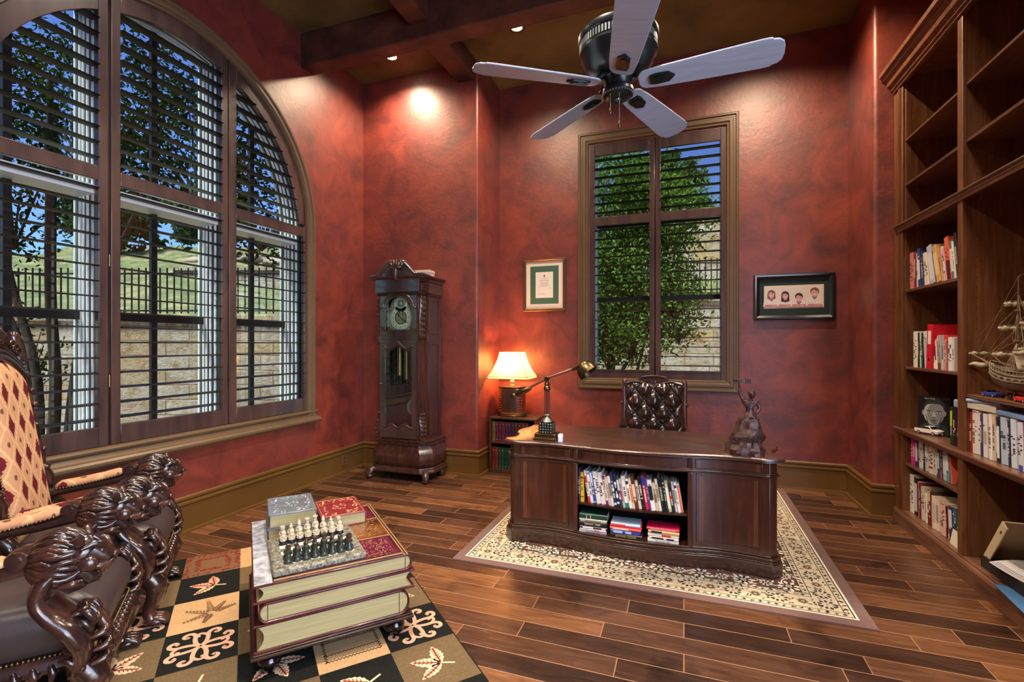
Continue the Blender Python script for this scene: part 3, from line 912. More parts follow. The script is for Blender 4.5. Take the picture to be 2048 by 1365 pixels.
# guard stripes of small dark motifs, and the flower border
for a in (.0995, .2635):
    for side in range(4):
        L = (HX if side < 2 else HY) - a
        n = int(2 * L / .040)
        for i in range(n):
            t = -L + (i + .5) * 2 * L / n
            x, y = (t, (-1) ** side * (HY - a)) if side < 2 else ((-1) ** side * (HX - a), t)
            s = .013 if i % 2 else .008
            poly([(x - s, y), (x, y - s * .9), (x + s, y), (x, y + s * .9)], .0101, 2)
            for q in range(2): petal(x + rr.uniform(-.008, .008), y + rr.uniform(-.008, .008), rr.uniform(0, 6), .016, .010, .0102, 2 if q else 4)
a = .181
for side in range(4):
    L = (HX if side < 2 else HY) - a
    f = (lambda t: (t, (-1) ** side * (HY - a))) if side < 2 else (lambda t: ((-1) ** side * (HX - a), t))
    vine(f(-L), f(L), .030, int(2 * L / .12), .0100, 4, .0022)
    n = int(2 * L / .115)
    for i in range(n + 1):
        if side >= 2 and i in (0, n): continue
        x, y = f(-L + i * 2 * L / n)
        if i % 2: rosette(x, y, .052, .0102, 2, 1, 9)
        else: rosette(x, y, .034, .0102, 4, 2, 7)
        for q in range(16):
            aa = rr.uniform(0, 2 * PI); d_ = rr.uniform(.042, .078)
            px, py = x + d_ * cos(aa), y + d_ * sin(aa)
            e = min(HX - abs(px), HY - abs(py))
            if .13 < e < .235: petal(px, py, rr.uniform(0, 6), rr.uniform(.012, .024), .010, .0101, rr.choice((2, 2, 4, 3)))
# inner field: pale vines, palmettes and buds on brown
fx, fy = HX - .34, HY - .34
for side in range(4):
    f = ((-fx, -fy), (fx, -fy), (fx, fy), (-fx, fy)); p, q = f[side], f[(side + 1) % 4]
    vine(p, q, .030, 18, .0100, 5, .004)
    for i in range(1 if side > 1 else 0, 14 if side > 1 else 15):
        x = p[0] + (q[0] - p[0]) * i / 14; y = p[1] + (q[1] - p[1]) * i / 14
        if side % 2 and i in (0, 14): continue
        rosette(x, y, .04 if i % 2 else .065, .0102, 5, 2, 8)
        for q_ in range(8): petal(x + rr.uniform(-.08, .08), y + rr.uniform(-.05, .05), rr.uniform(0, 6), .035, .014, .0101, rr.choice((5, 5, 1, 4)))
for i in range(110):
    rosette(rr.uniform(-fx + .1, fx - .1), rr.uniform(-fy + .1, fy - .1), rr.uniform(.03, .06), .0102 + i * .000003, 5, 2, 6)
m.build('woven_pile', [RUGB, RUGC, RUGK, RUGD, RUGO, RUGI], rug, smooth=0, recalc=False)

# ================================================================ EXECUTIVE DESK
DX, DY = -.326, 3.70
desk = thing('executive_desk', 'large dark mahogany desk with an open bookshelf front on the oriental rug', 'desk', (DX, DY, .0102))
XL, XR = -.843, .826         # front corners (local)
PL0, PL1, PR0, PR1 = -.838, -.405, .378, .822
def yF(x):
    """serpentine front line"""
    b = -.385
    if x < -.385: t = (x - XL) / (-.385 - XL); return b + .028 * sin(PI * t)
    if x > .36: t = (x - .36) / (XR - .36); return b + .028 * sin(PI * t)
    t = (x + .385) / .745; return b - .035 * sin(PI * t)
def outline(o, yb=.36, x0=XL, x1=XR, ch=.045, n=40):
    P = [(x0 - o - ch, yF(x0) + ch - o * .4)]
    for i in range(n + 1):
        x = x0 - o * .4 + (x1 - x0 + o * .8) * i / n
        P.append((x, yF(min(max(x, XL), XR)) - o))
    P.append((x1 + o + ch, yF(x1) + ch - o * .4))
    P += [(x1 + o + ch, yb + o), (x0 - o - ch, yb + o)]
    return P
def fpatch(mb, x0, x1, z0, z1, o0, o1, n=16, k=None):
    """a slab that follows the serpentine front between offsets o0 (inner) and o1 (outer)"""
    P = [(x0 + (x1 - x0) * i / n) for i in range(n + 1)]
    pl = [(x, yF(x) - o1) for x in P] + [(x, yF(x) - o0) for x in P[::-1]]
    mb.prism(pl, z0, z1, 'z', k)
# pedestals + core
def pedestal(x0, x1, left):
    m = MB(); P = []
    if left: P.append((XL - .045, yF(XL) + .045))
    n = 18
    for i in range(n + 1):
        x = x0 + (x1 - x0) * i / n; P.append((x, yF(x)))
    if not left: P.append((XR + .045, yF(XR) + .045))
    P += [((x1 if left else XR + .045), .36), ((XL - .045 if left else x0), .36)]
    m.prism(P, .0, .70); return m
for nm, x0, x1, lf in (('left', XL, -.39, True), ('right', .365, XR, False)):
    p = pedestal(x0, x1, lf).build('pedestal', DESKW, desk, smooth=30, bevel=.003)
    # framed panel with light banding
    a, b = (PL0 + .045, PL1 - .035) if lf else (PR0 + .025, PR1 - .045)
    m = MB()
    for q in ((a, a + .012, .150, .600), (b - .012, b, .150, .600)): fpatch(m, q[0], q[1], q[2], q[3], .0, .008, 4)
    for q in ((.588, .600), (.150, .162)): fpatch(m, a, b, q[0], q[1], .0, .008)
    m.build('panel_moulding', DESKH, p, smooth=30)
    m = MB(); fpatch(m, a + .012, b - .012, .162, .588, .0, .002)
    m.build('front_panel', DESKW, p, smooth=30)
    m = MB()
    for q in ((a + .014, a + .042), (b - .042, b - .014)): fpatch(m, q[0], q[1], .166, .584, .002, .0035, 4)
    m.build('banding', DESKB, p, smooth=30)
    # drawer front above
    m = MB(); fpatch(m, a - .008, b + .008, .632, .692, .0, .007)
    d = m.build('drawer_front', DESKW, desk, smooth=30, bevel=.003)
    m = MB()
    for q in ((a + .004, a + .026), (b - .026, b - .004)): fpatch(m, q[0], q[1], .638, .686, .007, .0085, 4)
    m.build('banding', DESKB, d, smooth=30)
    # fluted corner
    m = MB(); sx = -1 if lf else 1
    cx, cy = ((XL - .0225, yF(XL) + .0225) if lf else (XR + .0225, yF(XR) + .0225))
    d_ = Vector((1, -1, 0)).normalized() if lf else Vector((1, 1, 0)).normalized(); nrm = Vector((-1, -1, 0)).normalized() if lf else Vector((1, -1, 0)).normalized()
    for q in (-.014, 0, .014):
        c_ = Vector((cx, cy, 0)) + d_ * q
        m.cyl(tuple(c_ + Vector((0, 0, .16))), tuple(c_ + Vector((0, 0, .59))), .0045, seg=8)
    m.build('corner_flutes', DESKW, desk)
# centre: apron, shelf, bottom, back
m = MB(); fpatch(m, -.39, .365, .612, .70, -.03, .0, 20); m.build('apron', DESKW, desk, smooth=30)
m = MB(); fpatch(m, -.34, .315, .632, .692, .0, .007, 20); d = m.build('drawer_front', DESKW, desk, smooth=30, bevel=.003)
m = MB(); fpatch(m, -.39, .365, .0, .125, -.03, .0, 20); m.box(-.39, .365, -.37, .36, .105, .12); m.build('shelf_floor', DESKH, desk, smooth=30)
m = MB(); P = [(-.39 + .755 * i / 20) for i in range(21)]
m.prism([(x, yF(x) + .012) for x in P] + [(.365, -.05), (-.39, -.05)], .313, .327); m.build('bookshelf', DESKH, desk, smooth=30)
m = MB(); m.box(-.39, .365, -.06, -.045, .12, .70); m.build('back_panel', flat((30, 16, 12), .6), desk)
# waist moulding, pilasters, plinth
for nm, ls in (('waist_moulding', ((.604, .612, .004), (.612, .622, .014), (.622, .630, .006))), ('plinth', ((.0, .082, .030), (.082, .092, .024), (.092, .104, .016), (.104, .114, .020), (.114, .126, .006)))):
    m = MB()
    for z0, z1, o in ls: m.prism(outline(o), z0, z1)
    if nm == 'waist_moulding':
        m = MB()
        for z0, z1, o in ls:
            fpatch(m, XL, XR, z0, z1, -.004, o, 40)
            for s, xx in ((-1, XL), (1, XR)):
                m.prism([(xx, yF(xx) - o), (xx + s * (.045 + o), yF(xx) + .045 - o * .4), (xx + s * (.045 + o), .36 + o), (xx + s * .04, .36 + o), (xx + s * .04, yF(xx) + .05), (xx, yF(xx) + .004)], z0, z1)
    m.build(nm, DESKH, desk, smooth=25, bevel=.0025)
m = MB()
for x in (-.39, .365):
    for z0, z1 in ((.128, .602), (.632, .700)):
        m.box(x - .016, x + .016, yF(x) - .010, yF(x) + .02, z0, z1)
m.build('pilaster', DESKW, desk, bevel=.004)
# top with moulded edge and scalloped ends
def topline(o):
    P = []
    n = 44; x0, x1 = XL + .02, XR - .02
    P.append((XL - .075 - o, yF(XL) + .02))
    for i in range(n + 1):
        x = x0 + (x1 - x0) * i / n; P.append((x, yF(x) - .028 - o))
    P.append((XR + .075 + o, yF(XR) + .02))
    e = [(.085, -.30), (.050, -.265), (.030, -.20), (.042, -.12), (.080, -.06), (.098, .02), (.090, .12), (.060, .19), (.052, .25), (.06, .29), (.03, .315)]
    r = [(XR + a + o, b) for a, b in e]
    bk = [(XR - .05 - 1.57 * i / 20, .335 + .07 * sin(PI * i / 20) + o) for i in range(21)]
    l = [(XL - a - o, b) for a, b in e[::-1]]
    return P + r + bk + l
m = MB()
R_ = [[(x, y, z) for x, y in topline(o)] for o, z in ((-.012, .700), (.0, .704), (.0, .709), (.010, .714), (.012, .722), (.008, .728), (-.002, .731))]
m.loft(R_, True)
top = m.build('desk_top', DESKT, desk, smooth=40)
m = MB(); P = topline(-.10)
rings_ = [(x, y) for x, y in P]
for o, o2 in ((-.105, -.112),):
    a = topline(o); b = topline(o2); n = len(a)
    m.add([(x, y, .7315) for x, y in a] + [(x, y, .7315) for x, y in b], [(i, (i + 1) % n, n + (i + 1) % n, n + i) for i in range(n)])
m.build('inlay_line', DESKB, top, smooth=0)
DZ = .0102 + .731            # world height of the desk top

# ================================================================ BOOKS
BN = [0]
def book(label, group, w, h, d, cov, pages=None, accent=None, bands=(), title=None, tcol=None, parent=None, name='book', spine_only=False, tsize=None):
    """upright book, spine towards -y, thickness along +x, standing at z=0"""
    t = thing(name, label, 'book', group=group)
    m = MB(); r = min(w * .25, .004); th = min(.0022, w * .12)
    sp = [(0, d), (0, r), (r, 0), (w - r, 0), (w, r), (w, d), (w - th, d), (w - th, r + th * .6), (w - r, th), (r, th), (th, r + th * .6), (th, d)]
    m.prism(sp, 0, h, 'z', 0)
    for b in bands:         # (z0,z1) fraction accents on the spine
        m.box(r * .5, w - r * .5, -.0004, .0006, h * b[0], h * b[1], 1)
    if title:
        if w < .03 or True:
            M_ = Matrix.Translation((w / 2, -.0007, h * .52)) @ Matrix.Rotation(rad(90), 4, 'X') @ Matrix.Rotation(rad(-90), 4, 'Z')
            m.text(title, tsize or min(w * .62, .018), M_, 2)
    lum = cov[0] * .3 + cov[1] * .6 + cov[2] * .1
    if not title and w < .1 and w > .012:      # worn, illegible spine lettering
        BN[0] += 1; q = random.Random(BN[0]); z = h * q.uniform(.22, .34); ze = h * q.uniform(.66, .84); xw = w * q.uniform(.16, .26)
        while z < ze:
            l = q.uniform(.003, .010); xo = w / 2 + (w * .2 * q.choice((-1, 1)) if w > .03 else 0)
            if q.random() < .82: m.box(xo - xw, xo + xw, -.0003, .0006, z, z + l, 2)
            z += l + q.uniform(.0015, .004)
        tcol = tcol or ((58, 54, 60) if lum > 120 else (214, 206, 188))
    mats = [flat(cov, .45), flat(accent or (240, 236, 226), .5), flat(tcol or (240, 236, 226), .5)]
    m.build('cover', mats, t, smooth=30)
    m = MB(); m.box(th, w - th, th * 1.2, d - .004, .003, h - .003)
    m.build('page_block', PAGES if pages is None else pages, t, smooth=0)
    return t
def lettering(rr, n=1):
    """bands standing for spine labels"""
    return rr
YS = DY - .385     # shelf front line
rb = random.Random(21)
shelf_books = [
 ('dark purple', (58, 40, 78), .012, .225, None, ()), ('yellow', (214, 176, 44), .024, .205, (60, 50, 20), ((.15, .18), (.80, .84))),
 ('red and white', (222, 214, 206), .017, .222, (190, 36, 40), ((.0, .2), (.62, .84))), ('white with a pale violet top', (226, 222, 226), .022, .220, (150, 140, 190), ((.9, .97),)),
 ('blue', (40, 74, 140), .017, .222, (190, 206, 226), ((.66, .98), (.04, .07))), ('wide white', (226, 220, 212), .032, .222, (200, 190, 182), ((.45, .46), (.7, .71))),
 ('wide off-white', (220, 214, 206), .032, .220, (196, 186, 180), ((.45, .46), (.68, .69))), ('cream with purple ends', (218, 202, 186), .018, .205, (96, 36, 96), ((.0, .16), (.86, .99))),
 ('pale pink', (214, 190, 180), .014, .196, (120, 90, 90), ((.3, .31), (.6, .61))), ('off-white with grey title', (222, 216, 200), .020, .205, (120, 110, 100), ((.35, .75),)),
 ('tall navy', (34, 48, 84), .019, .222, (206, 212, 222), ((.06, .12), (.5, .56))), ('navy with white blocks', (28, 36, 64), .018, .212, (220, 224, 230), ((.1, .16), (.3, .4), (.72, .78))),
 ('charcoal', (62, 62, 70), .017, .205, (210, 206, 200), ((.28, .33), (.55, .9))), ('grey and pink', (186, 176, 176), .013, .196, (188, 70, 96), ((.3, .55),)),
 ('white with a green foot', (228, 226, 218), .026, .214, (24, 132, 96), ((.0, .15),)), ('white with a black square', (228, 222, 212), .020, .198, (30, 30, 34), ((.82, .93),)),
 ('orange and cream', (220, 196, 170), .016, .205, (220, 112, 52), ((.2, .7),)), ('dark brown with pale title', (88, 46, 30), .020, .208, (226, 200, 170), ((.3, .34), (.4, .8))),
 ('cream with red lines', (220, 206, 184), .020, .19, (176, 70, 60), ((.3, .34), (.7, .74))), ('black', (24, 24, 28), .022, .212, (80, 80, 90), ((.1, .12),)),
 ('red with a blue head', (206, 40, 52), .022, .222, (44, 60, 140), ((.72, .99),)), ('thin purple', (92, 60, 160), .012, .214, None, ()),
 ('white with bold black title', (230, 226, 218), .028, .205, (24, 24, 26), ((.35, .8),)), ('buff', (204, 186, 158), .018, .186, (120, 90, 60), ((.3, .6),)),
 ('tall ivory', (226, 216, 196), .018, .212, (140, 120, 100), ((.4, .7),)), ('black WINNING', (22, 24, 22), .024, .224, None, ()),
 ('dark teal', (28, 66, 72), .014, .226, (200, 214, 214), ((.8, .84),)), ('tan and cream', (198, 178, 136), .020, .205, (232, 222, 196), ((.1, .78),)),
 ('black with a red dot', (34, 34, 36), .018, .196, (190, 24, 36), ((.44, .56),)), ('pale grey', (200, 200, 202), .016, .200, (120, 120, 126), ((.3, .7),)),
 ('white with a navy head', (232, 228, 220), .018, .200, (34, 52, 96), ((.80, .90),)), ('white and orange', (230, 224, 214), .014, .188, (226, 100, 44), ((.0, .95),))]
def nextx(x, w, h, a, h2, a2):
    """where the next leaning book may start so that it rests on this one (tops lean towards the row's start)"""
    base = x + w / cos(a)
    z = w * sin(a) + h * cos(a); xt = x + w * cos(a) - h * sin(a)
    zz_ = min(z, h2 * cos(a2))
    return max(base, xt + (z - zz_) * math.tan(a) + zz_ * math.tan(a2)) + .0006
tot = sum(b[2] for b in shelf_books); sc_ = (.685 - .035) / tot / 1.02
x = -.372
ords = ['first', 'second', 'third', 'fourth', 'fifth', 'sixth', 'seventh', 'eighth', 'ninth', 'tenth', 'eleventh', 'twelfth', 'thirteenth', 'fourteenth', 'fifteenth', 'sixteenth', 'seventeenth', 'eighteenth', 'nineteenth', 'twentieth']
def ordn(i, n):
    """position in a row of n as words"""
    return ords[i] + ' from the left' if i < (n + 1) // 2 else (ords[n - 1 - i] + ' from the right')
for i, (nm, c_, w_, h_, ac, bd) in enumerate(shelf_books):
    wd = w_ * sc_
    ti = 'WINNING' if 'WINNING' in nm else None
    lab = '%s book standing in the desk\'s bookshelf, %s' % (nm, ordn(i, len(shelf_books)))
    if ti: lab = 'black book with WINNING on its spine on the desk\'s upper bookshelf'
    b = book(lab, 'upright books on the desk bookshelf', wd, h_, .15, c_, accent=ac, bands=bd, title=ti, tcol=(226, 214, 180) if ti else None, tsize=.020)
    if 'white and orange' in nm: pass
    LN = lambda q_: rad(.5) if q_ < 2 else rad(9.5)
    lean = LN(i)
    b.location = (DX + x, DY + yF(x) + .022 + rb.uniform(0, .012), .0102 + .3275)
    b.rotation_euler = (0, -lean, 0)
    if i + 1 < len(shelf_books): x = nextx(x, wd, h_, lean, shelf_books[i + 1][3], LN(i + 1))
# flat stacks on the lower shelf
def flatbook(label, group, L, Wd, T, cov, loc, rz=0, title=None, tcol=None, accent=None, bands=(), ts=None, name='book', right=False):
    """book lying flat, spine towards -y; L along x, Wd along y, T thickness"""
    t = thing(name, label, 'book', loc, rz, group)
    m = MB(); th = .0022; r = min(T * .3, .006)
    sp = [(Wd, 0), (r, 0), (0, r), (0, T - r), (r, T), (Wd, T), (Wd, T - th), (r + th, T - th), (th, T - r - .001), (th, r + .001), (r + th, th), (Wd, th)]
    m.prism([(a, b) for a, b in sp], -L / 2, L / 2, 'x', 0)
    for b in bands: m.box(-L / 2 + L * b[0], -L / 2 + L * b[1], -.0004, .001, r * .6, T - r * .6, 1)
    if title:
        m.text(title, ts or T * .62, Matrix.Translation((0, -.0008, T / 2)) @ Matrix.Rotation(rad(90), 4, 'X'), 2)
    m.build('cover', [flat(cov, .42), flat(accent or (236, 232, 224), .5), flat(tcol or (236, 230, 214), .5)], t, smooth=30)
    m = MB(); m.box(-L / 2 + .003, L / 2 - .003, th * 2, Wd - .004, th, T - th)
    m.build('page_block', PAGES, t, smooth=0)
    return t
SZ = .0102 + .1205
stacks = [
 (-.268, .19, 'left', [('pale grey paperback', (176, 170, 176), .018, 'THE PATIENT MAN', (60, 56, 60), (226, 140, 150), ((.66, .78),)), ('white paperback with a pink block', (216, 208, 206), .012, None, None, (210, 96, 120), ((.55, .75),)),
   ('black and white paperback', (44, 42, 46), .017, None, None, (226, 220, 216), ((.12, .5), (.8, .95))), ('black GROOT TREK book', (26, 26, 28), .028, 'GROOT TREK', (224, 216, 196), None, ()),
   ('cream paperback', (222, 208, 176), .012, None, None, (150, 130, 100), ((.2, .8),)), ('slim off-white book', (214, 206, 190), .010, None, None, None, ()), ('dark green hardback', (24, 62, 48), .034, None, None, (206, 200, 180), ((.25, .27), (.4, .42)))]),
 (-.045, .205, 'middle', [('black BEYOND ORDER book', (24, 26, 24), .032, 'BEYOND ORDER', (190, 170, 90), None, ()), ('blue book', (58, 72, 160), .024, None, None, (170, 180, 226), ((.1, .4), (.5, .7))),
   ('orange red book', (222, 74, 54), .016, None, None, (240, 200, 180), ((.1, .6),)), ('red book', (214, 48, 46), .010, None, None, None, ()), ('pale blue book', (176, 196, 214), .016, None, None, (230, 80, 70), ((.0, .5),))]),
 (.195, .195, 'right', [('white MILLION DOLLAR HABITS book', (232, 226, 216), .022, 'Million Dollar Habits', (30, 30, 34), None, ()), ('cream and black book', (216, 200, 170), .016, None, None, (28, 26, 26), ((.1, .5), (.6, .85))),
   ('white and red book', (230, 222, 212), .020, None, None, (200, 60, 50), ((.45, .75),)), ('mustard book', (206, 168, 96), .020, None, None, (36, 32, 30), ((.1, .45),)), ('crimson ADVANTAGE book', (196, 30, 70), .016, 'LENCIONI & THE ADVANTAGE', (244, 220, 220), None, ())])]
for cx, L, side, bs in stacks:
    z = SZ; ns = len(bs)
    for i, (nm, c_, T, ti, tc, ac, bd) in enumerate(bs):
        pos = 'bottom of' if i == 0 else ('top of' if i == ns - 1 else ords[i] + ' from bottom in')
        ts = .018 if ti and len(ti) < 13 else .0115
        L_ = L * (1 - .05 * (i % 3 == 1)) + (.02 if 'crimson' in nm else 0)
        flatbook('%s, %s the desk\'s lower %s stack' % (nm, pos, side), 'book stacks on the desk lower shelf', L_, .135, T,
                 c_, (DX + cx + rb.uniform(-.004, .004) + (.004 if side == 'right' else 0), DY + yF(cx) + .018 + rb.uniform(-.003, .004), z), rb.uniform(-1.2, 1.2), ti, tc, ac, bd, ts)
        z += T + .0004

# ================================================================ SWING ARM LAMP ON THE DESK
L = thing('swing_arm_lamp', 'bronze swing arm desk lamp with fluted column and dome shade on the desk', 'lamp', (-.955, 3.44, DZ))
m = MB()
for z0, z1, s in ((.0, .012, .090), (.012, .020, .084), (.020, .045, .080)):
    m.prism(rrect(-s, s, -s * .8, s * .8, .006), z0, z1)
m.build('base', DBRASS, L, smooth=30, bevel=.002)
m = MB(); m.box(-.05, .05, -.05, .05, .045, .125, 0)
for i in range(5):
    for j in range(4):
        for ax in range(4):
            u = -.04 + .02 * i; z = .055 + .02 * j
            p = [(u, -.05), (.05, u), (u, .05), (-.05, u)][ax]
            o = [(0, -.007), (.007, 0), (0, .007), (-.007, 0)][ax]
            tx = (.01, 0) if ax % 2 == 0 else (0, .01)
            m.add([(p[0] - tx[0], p[1] - tx[1], z), (p[0], p[1], z - .01), (p[0] + tx[0], p[1] + tx[1], z), (p[0], p[1], z + .01), (p[0] + o[0], p[1] + o[1], z)], [(0, 1, 4), (1, 2, 4), (2, 3, 4), (3, 0, 4)], 1)
m.build('diamond_block', [BLACKM, PEWT], L, smooth=0)
m = MB(); m.lathe([(.045, .125), (.048, .13), (.036, .145), (.022, .158), (.018, .17), (.026, .176), (.018, .184)], 20)
m.build('leaf_collar', PEWT, L, smooth=40)
m = MB(); rg = []
for z in (.184, .36):
    rg.append([((.021 - .004 * (j % 2)) * cos(2 * PI * j / 24), (.021 - .004 * (j % 2)) * sin(2 * PI * j / 24), z) for j in range(24)])
m.loft(rg); m.build('column', mat('reddish_fluted_wood', (96, 44, 34), rough=.3, coat=.5), L, smooth=0)
m = MB(); m.lathe([(.018, .36), (.028, .368), (.024, .385), (.016, .395), (.022, .405), (.012, .425), (.010, .45)], 20)
m.build('column_cap', DBRASS, L, smooth=40)
pv = Vector((.0, 0, .448)); we = Vector((-.245, -.01, .318)); he = Vector((.215, .01, .528))
m = MB(); m.tube([tuple(we), tuple(pv), tuple(he)], .010, 10); arm = m.build('arm', mat('reddish_arm_wood', (104, 50, 38), rough=.3, coat=.5), L)
m = MB(); dv = (he - we).normalized()
m.tube([tuple(we + dv * s) for s in (-.045, -.03, -.01, .0, .02, .10, .125, .135)], [.004, .016, .018, .012, .026, .020, .014, .011], 14)
m.build('counterweight', DBRASS, arm, smooth=50)
m = MB(); m.cyl(tuple(pv + Vector((0, -.028, 0))), tuple(pv + Vector((0, .028, 0))), .013); m.ball(tuple(pv), .02); m.build('pivot', DBRASS, arm)
m = MB(); m.tube([tuple(he - dv * .03), tuple(he), tuple(he + dv * .05)], [.012, .016, .026], 12); m.build('shade_neck', DBRASS, arm)
m = MB(); q = dv.to_track_quat('Z', 'Y').to_matrix().to_4x4()
M_ = Matrix.Translation(he + dv * .046) @ q @ Matrix.Rotation(rad(38), 4, 'X') @ Matrix.Rotation(rad(20), 4, 'Y')
m.T = Matrix.Translation(he + dv * .05) @ Vector((.55, -.1, -.62)).to_track_quat('Z', 'Y').to_matrix().to_4x4()
pr = [(.004, -.02), (.03, -.016), (.052, -.002), (.066, .022), (.072, .05), (.074, .075), (.071, .075), (.068, .05), (.062, .024), (.049, .001), (.028, -.013), (.003, -.016)]
m.lathe(pr, 24); sh_ = m.build('dome_shade', DBRASS, arm, smooth=60)
# small white gadget beside the lamp base
g = thing('plug_adapter', 'small white plastic adapter with a dark slot beside the swing arm lamp base', 'adapter', (-.842, 3.395, DZ), 12)
m = MB(); m.prism(rrect(-.018, .018, -.055, .055, .012), 0, .044); m.build('housing', flat((216, 220, 226), .35), g, smooth=40, bevel=.004)
m = MB(); m.box(-.0175, -.0155, -.012, .012, .014, .024); m.box(-.010, .012, -.0465, -.0445, .012, .022); m.build('slot', flat((20, 20, 24), .5), g)

# ================================================================ BRONZE FIGURE
S = thing('bronze_figurine', 'bronze figurine of a man raising a hammer on a rocky mound on the desk', 'figurine', (.365, 3.42, DZ))
m = MB(); rg = []
for j in range(15):
    t = j / 14; z = .19 * t; ring_ = []
    for i in range(28):
        a = 2 * PI * i / 28
        r = (.094 - .044 * t ** 1.1) * (1 + .28 * noise.noise(Vector((cos(a) * 2.1, sin(a) * 2.1, z * 26))) + .12 * noise.noise(Vector((cos(a) * 6, sin(a) * 6, z * 60))))
        ring_.append((r * cos(a) + .025 * t, r * .85 * sin(a), z))
    rg.append(ring_)
m.loft(rg); m.build('rock_base', BRONZE, S, smooth=25)
def skinbody(name, verts, edges, mt, parent, sub=2):
    me = bpy.data.meshes.new(name); me.from_pydata([v[:3] for v in verts], edges, []); me.update()
    o = bpy.data.objects.new(name, me); COL.objects.link(o); o.parent = parent
    sk = o.modifiers.new('skin', 'SKIN'); sk.use_smooth_shade = True
    for i, v in enumerate(verts):
        r = v[3]; me.skin_vertices[0].data[i].radius = (r, r if len(v) < 5 else v[4])
    me.skin_vertices[0].data[0].use_root = True
    if sub:
        sb = o.modifiers.new('sub', 'SUBSURF'); sb.levels = sub; sb.render_levels = sub
    me.materials.append(mt)
    return o
V = [(.03, 0, .205, .024, .020), (.028, 0, .225, .021, .018), (.026, 0, .25, .027, .020), (.028, 0, .272, .030, .020), (.030, 0, .288, .012), (.034, -.004, .300, .010),
     (.000, 0, .280, .013), (-.012, .0, .305, .010), (-.022, -.004, .335, .008), (-.022, -.004, .352, .007),
     (.062, 0, .276, .013), (.074, -.004, .245, .010), (.052, -.022, .218, .008),
     (.012, -.02, .195, .016), (.004, -.03, .165, .012), (.048, -.016, .192, .016), (.052, -.032, .16, .012)]
E_ = [(0, 1), (1, 2), (2, 3), (3, 4), (4, 5), (3, 6), (6, 7), (7, 8), (8, 9), (3, 10), (10, 11), (11, 12), (0, 13), (13, 14), (0, 15), (15, 16)]
skinbody('figure', V, E_, BRONZE, S)
m = MB(); m.ball((.036, -.006, .318), (.0165, .019, .021), 14, 10); m.ball((.036, -.024, .316), (.004, .005, .004), 8, 6)
for i in range(26):
    a = rb.uniform(0, 2 * PI); e = rb.uniform(.1, 1.5)
    m.ball((.036 + .016 * cos(a) * cos(e), -.003 + .018 * sin(a) * cos(e), .322 + .018 * sin(e)), .0055, 6, 5)
m.build('head', BRONZE, S, smooth=60)
m = MB(); m.cyl((-.028, -.012, .395), (-.018, .004, .335), .0042, seg=8); m.prism(rrect(-.050, .006, -.024, -.002, .003), .384, .402); m.box(.004, .03, -.026, 0, .380, .406)
m.build('hammer', BRONZE, S, bevel=.001)
S.scale = (1.24, 1.2, 1.19)
# ================================================================ TUFTED CHAIR BEHIND THE DESK
c = thing('tufted_desk_chair', 'tufted oxblood leather office chair with carved wooden frame behind the desk', 'chair', (-.265, 4.52, 0.0), 0)
m = MB()
W_, Z0_, Z1_ = .245, .50, 1.055
bt = []
NC, NR = 5, 5
def tuft(u, v):
    x = -W_ + 2 * W_ * u; z = Z0_ + (Z1_ - Z0_) * v
    a = u * 6.0; b = v * 5.4 + .2
    h = (abs(sin(PI * (a + b) / 2 * 1.0)) * abs(sin(PI * (a - b) / 2 * 1.0))) ** .42
    e = min(1, min(u, 1 - u) * 9) * min(1, min(v, 1 - v) * 12)
    zz = z + (.035 * (1 - ((u - .5) * 2) ** 2) if v > .5 else 0) * (v - .5) * 2
    return (x, .02 + .10 * (v - .3) * .35 - (.048 * h * (.35 + .65 * e) + .012 * e), zz)
m.grid(tuft, 84, 84)
m.build('tufted_back', OXLEA, c, smooth=180)
m = MB()
for i in range(7):
    for j in range(7):
        for (p, q) in ((i, j),):
            a = i; b = j
            if (a + b) % 2: continue
            u = a / 6.0; v = (b - .2) / 5.4
            if 0.02 < u < .98 and .03 < v < .97:
                x, y, z = tuft(u, v); m.ball((x, y - .004, z), (.009, .006, .009), 8, 6)
m.build('buttons', OXLEA, c)
m = MB()
for s in (-1, 1):
    pth = spline([(s * .265, .03, .44), (s * .275, .03, .62), (s * .268, .045, .85), (s * .272, .06, 1.0), (s * .268, .07, 1.075), (s * .262, .075, 1.10)], 5)
    m2 = MB(); m2.tube(pth, lerpl([.024, .022, .026, .022, .026, .016], len(pth)), 10, sx=.9)
    m2.ball((s * .285, .045, .875), (.02, .02, .02), 10, 8)
    m2.tube([(s * .25, .0, .5), (s * .252, .03, .8), (s * .25, .05, 1.06)], .006, 6)
    m2.build('back_post', CARV, c)
# crest rail
def crestz(t): return 1.062 + .035 * (1 - abs(t)) + .05 * max(0, cos(t * PI * .5)) ** 2
P = [(-.262 + .524 * i / 30) for i in range(31)]
lo = [(x, 1.035 + .045 * max(0, 1 - (abs(x) / .22 - .55) ** 2 * 4) * .6) for x in P]
m = MB(); m.prism([(x, crestz(x / .262)) for x in P] + lo[::-1], .03, .075, 'y')
for s in (-1, 1):
    m.tube(spline([(s * .25, .025, 1.065), (s * .15, .022, 1.085), (s * .07, .022, 1.065), (0, .02, 1.035)], 6), .007, 6)
    m.tube(spline([(s * .11, .022, 1.125), (s * .05, .02, 1.135), (0, .018, 1.138)], 6), .008, 6)
    for a in (20, 50, 80): m.tube([(0, .02, 1.05), (s * .05 * cos(rad(a)), .02, 1.05 + .055 * sin(rad(a)))], [.010, .004], 6)
m.build('crest_rail', CARV, c, smooth=40)
m = MB(); m.box(-.24, .24, .06, .085, .48, 1.05); m.build('back_shell', OXLEA, c, bevel=.01)
m = MB(); m.prism(rrect(-.27, .27, -.42, .05, .06), .40, .50); m.build('seat', OXLEA, c, bevel=.03, seg=4)
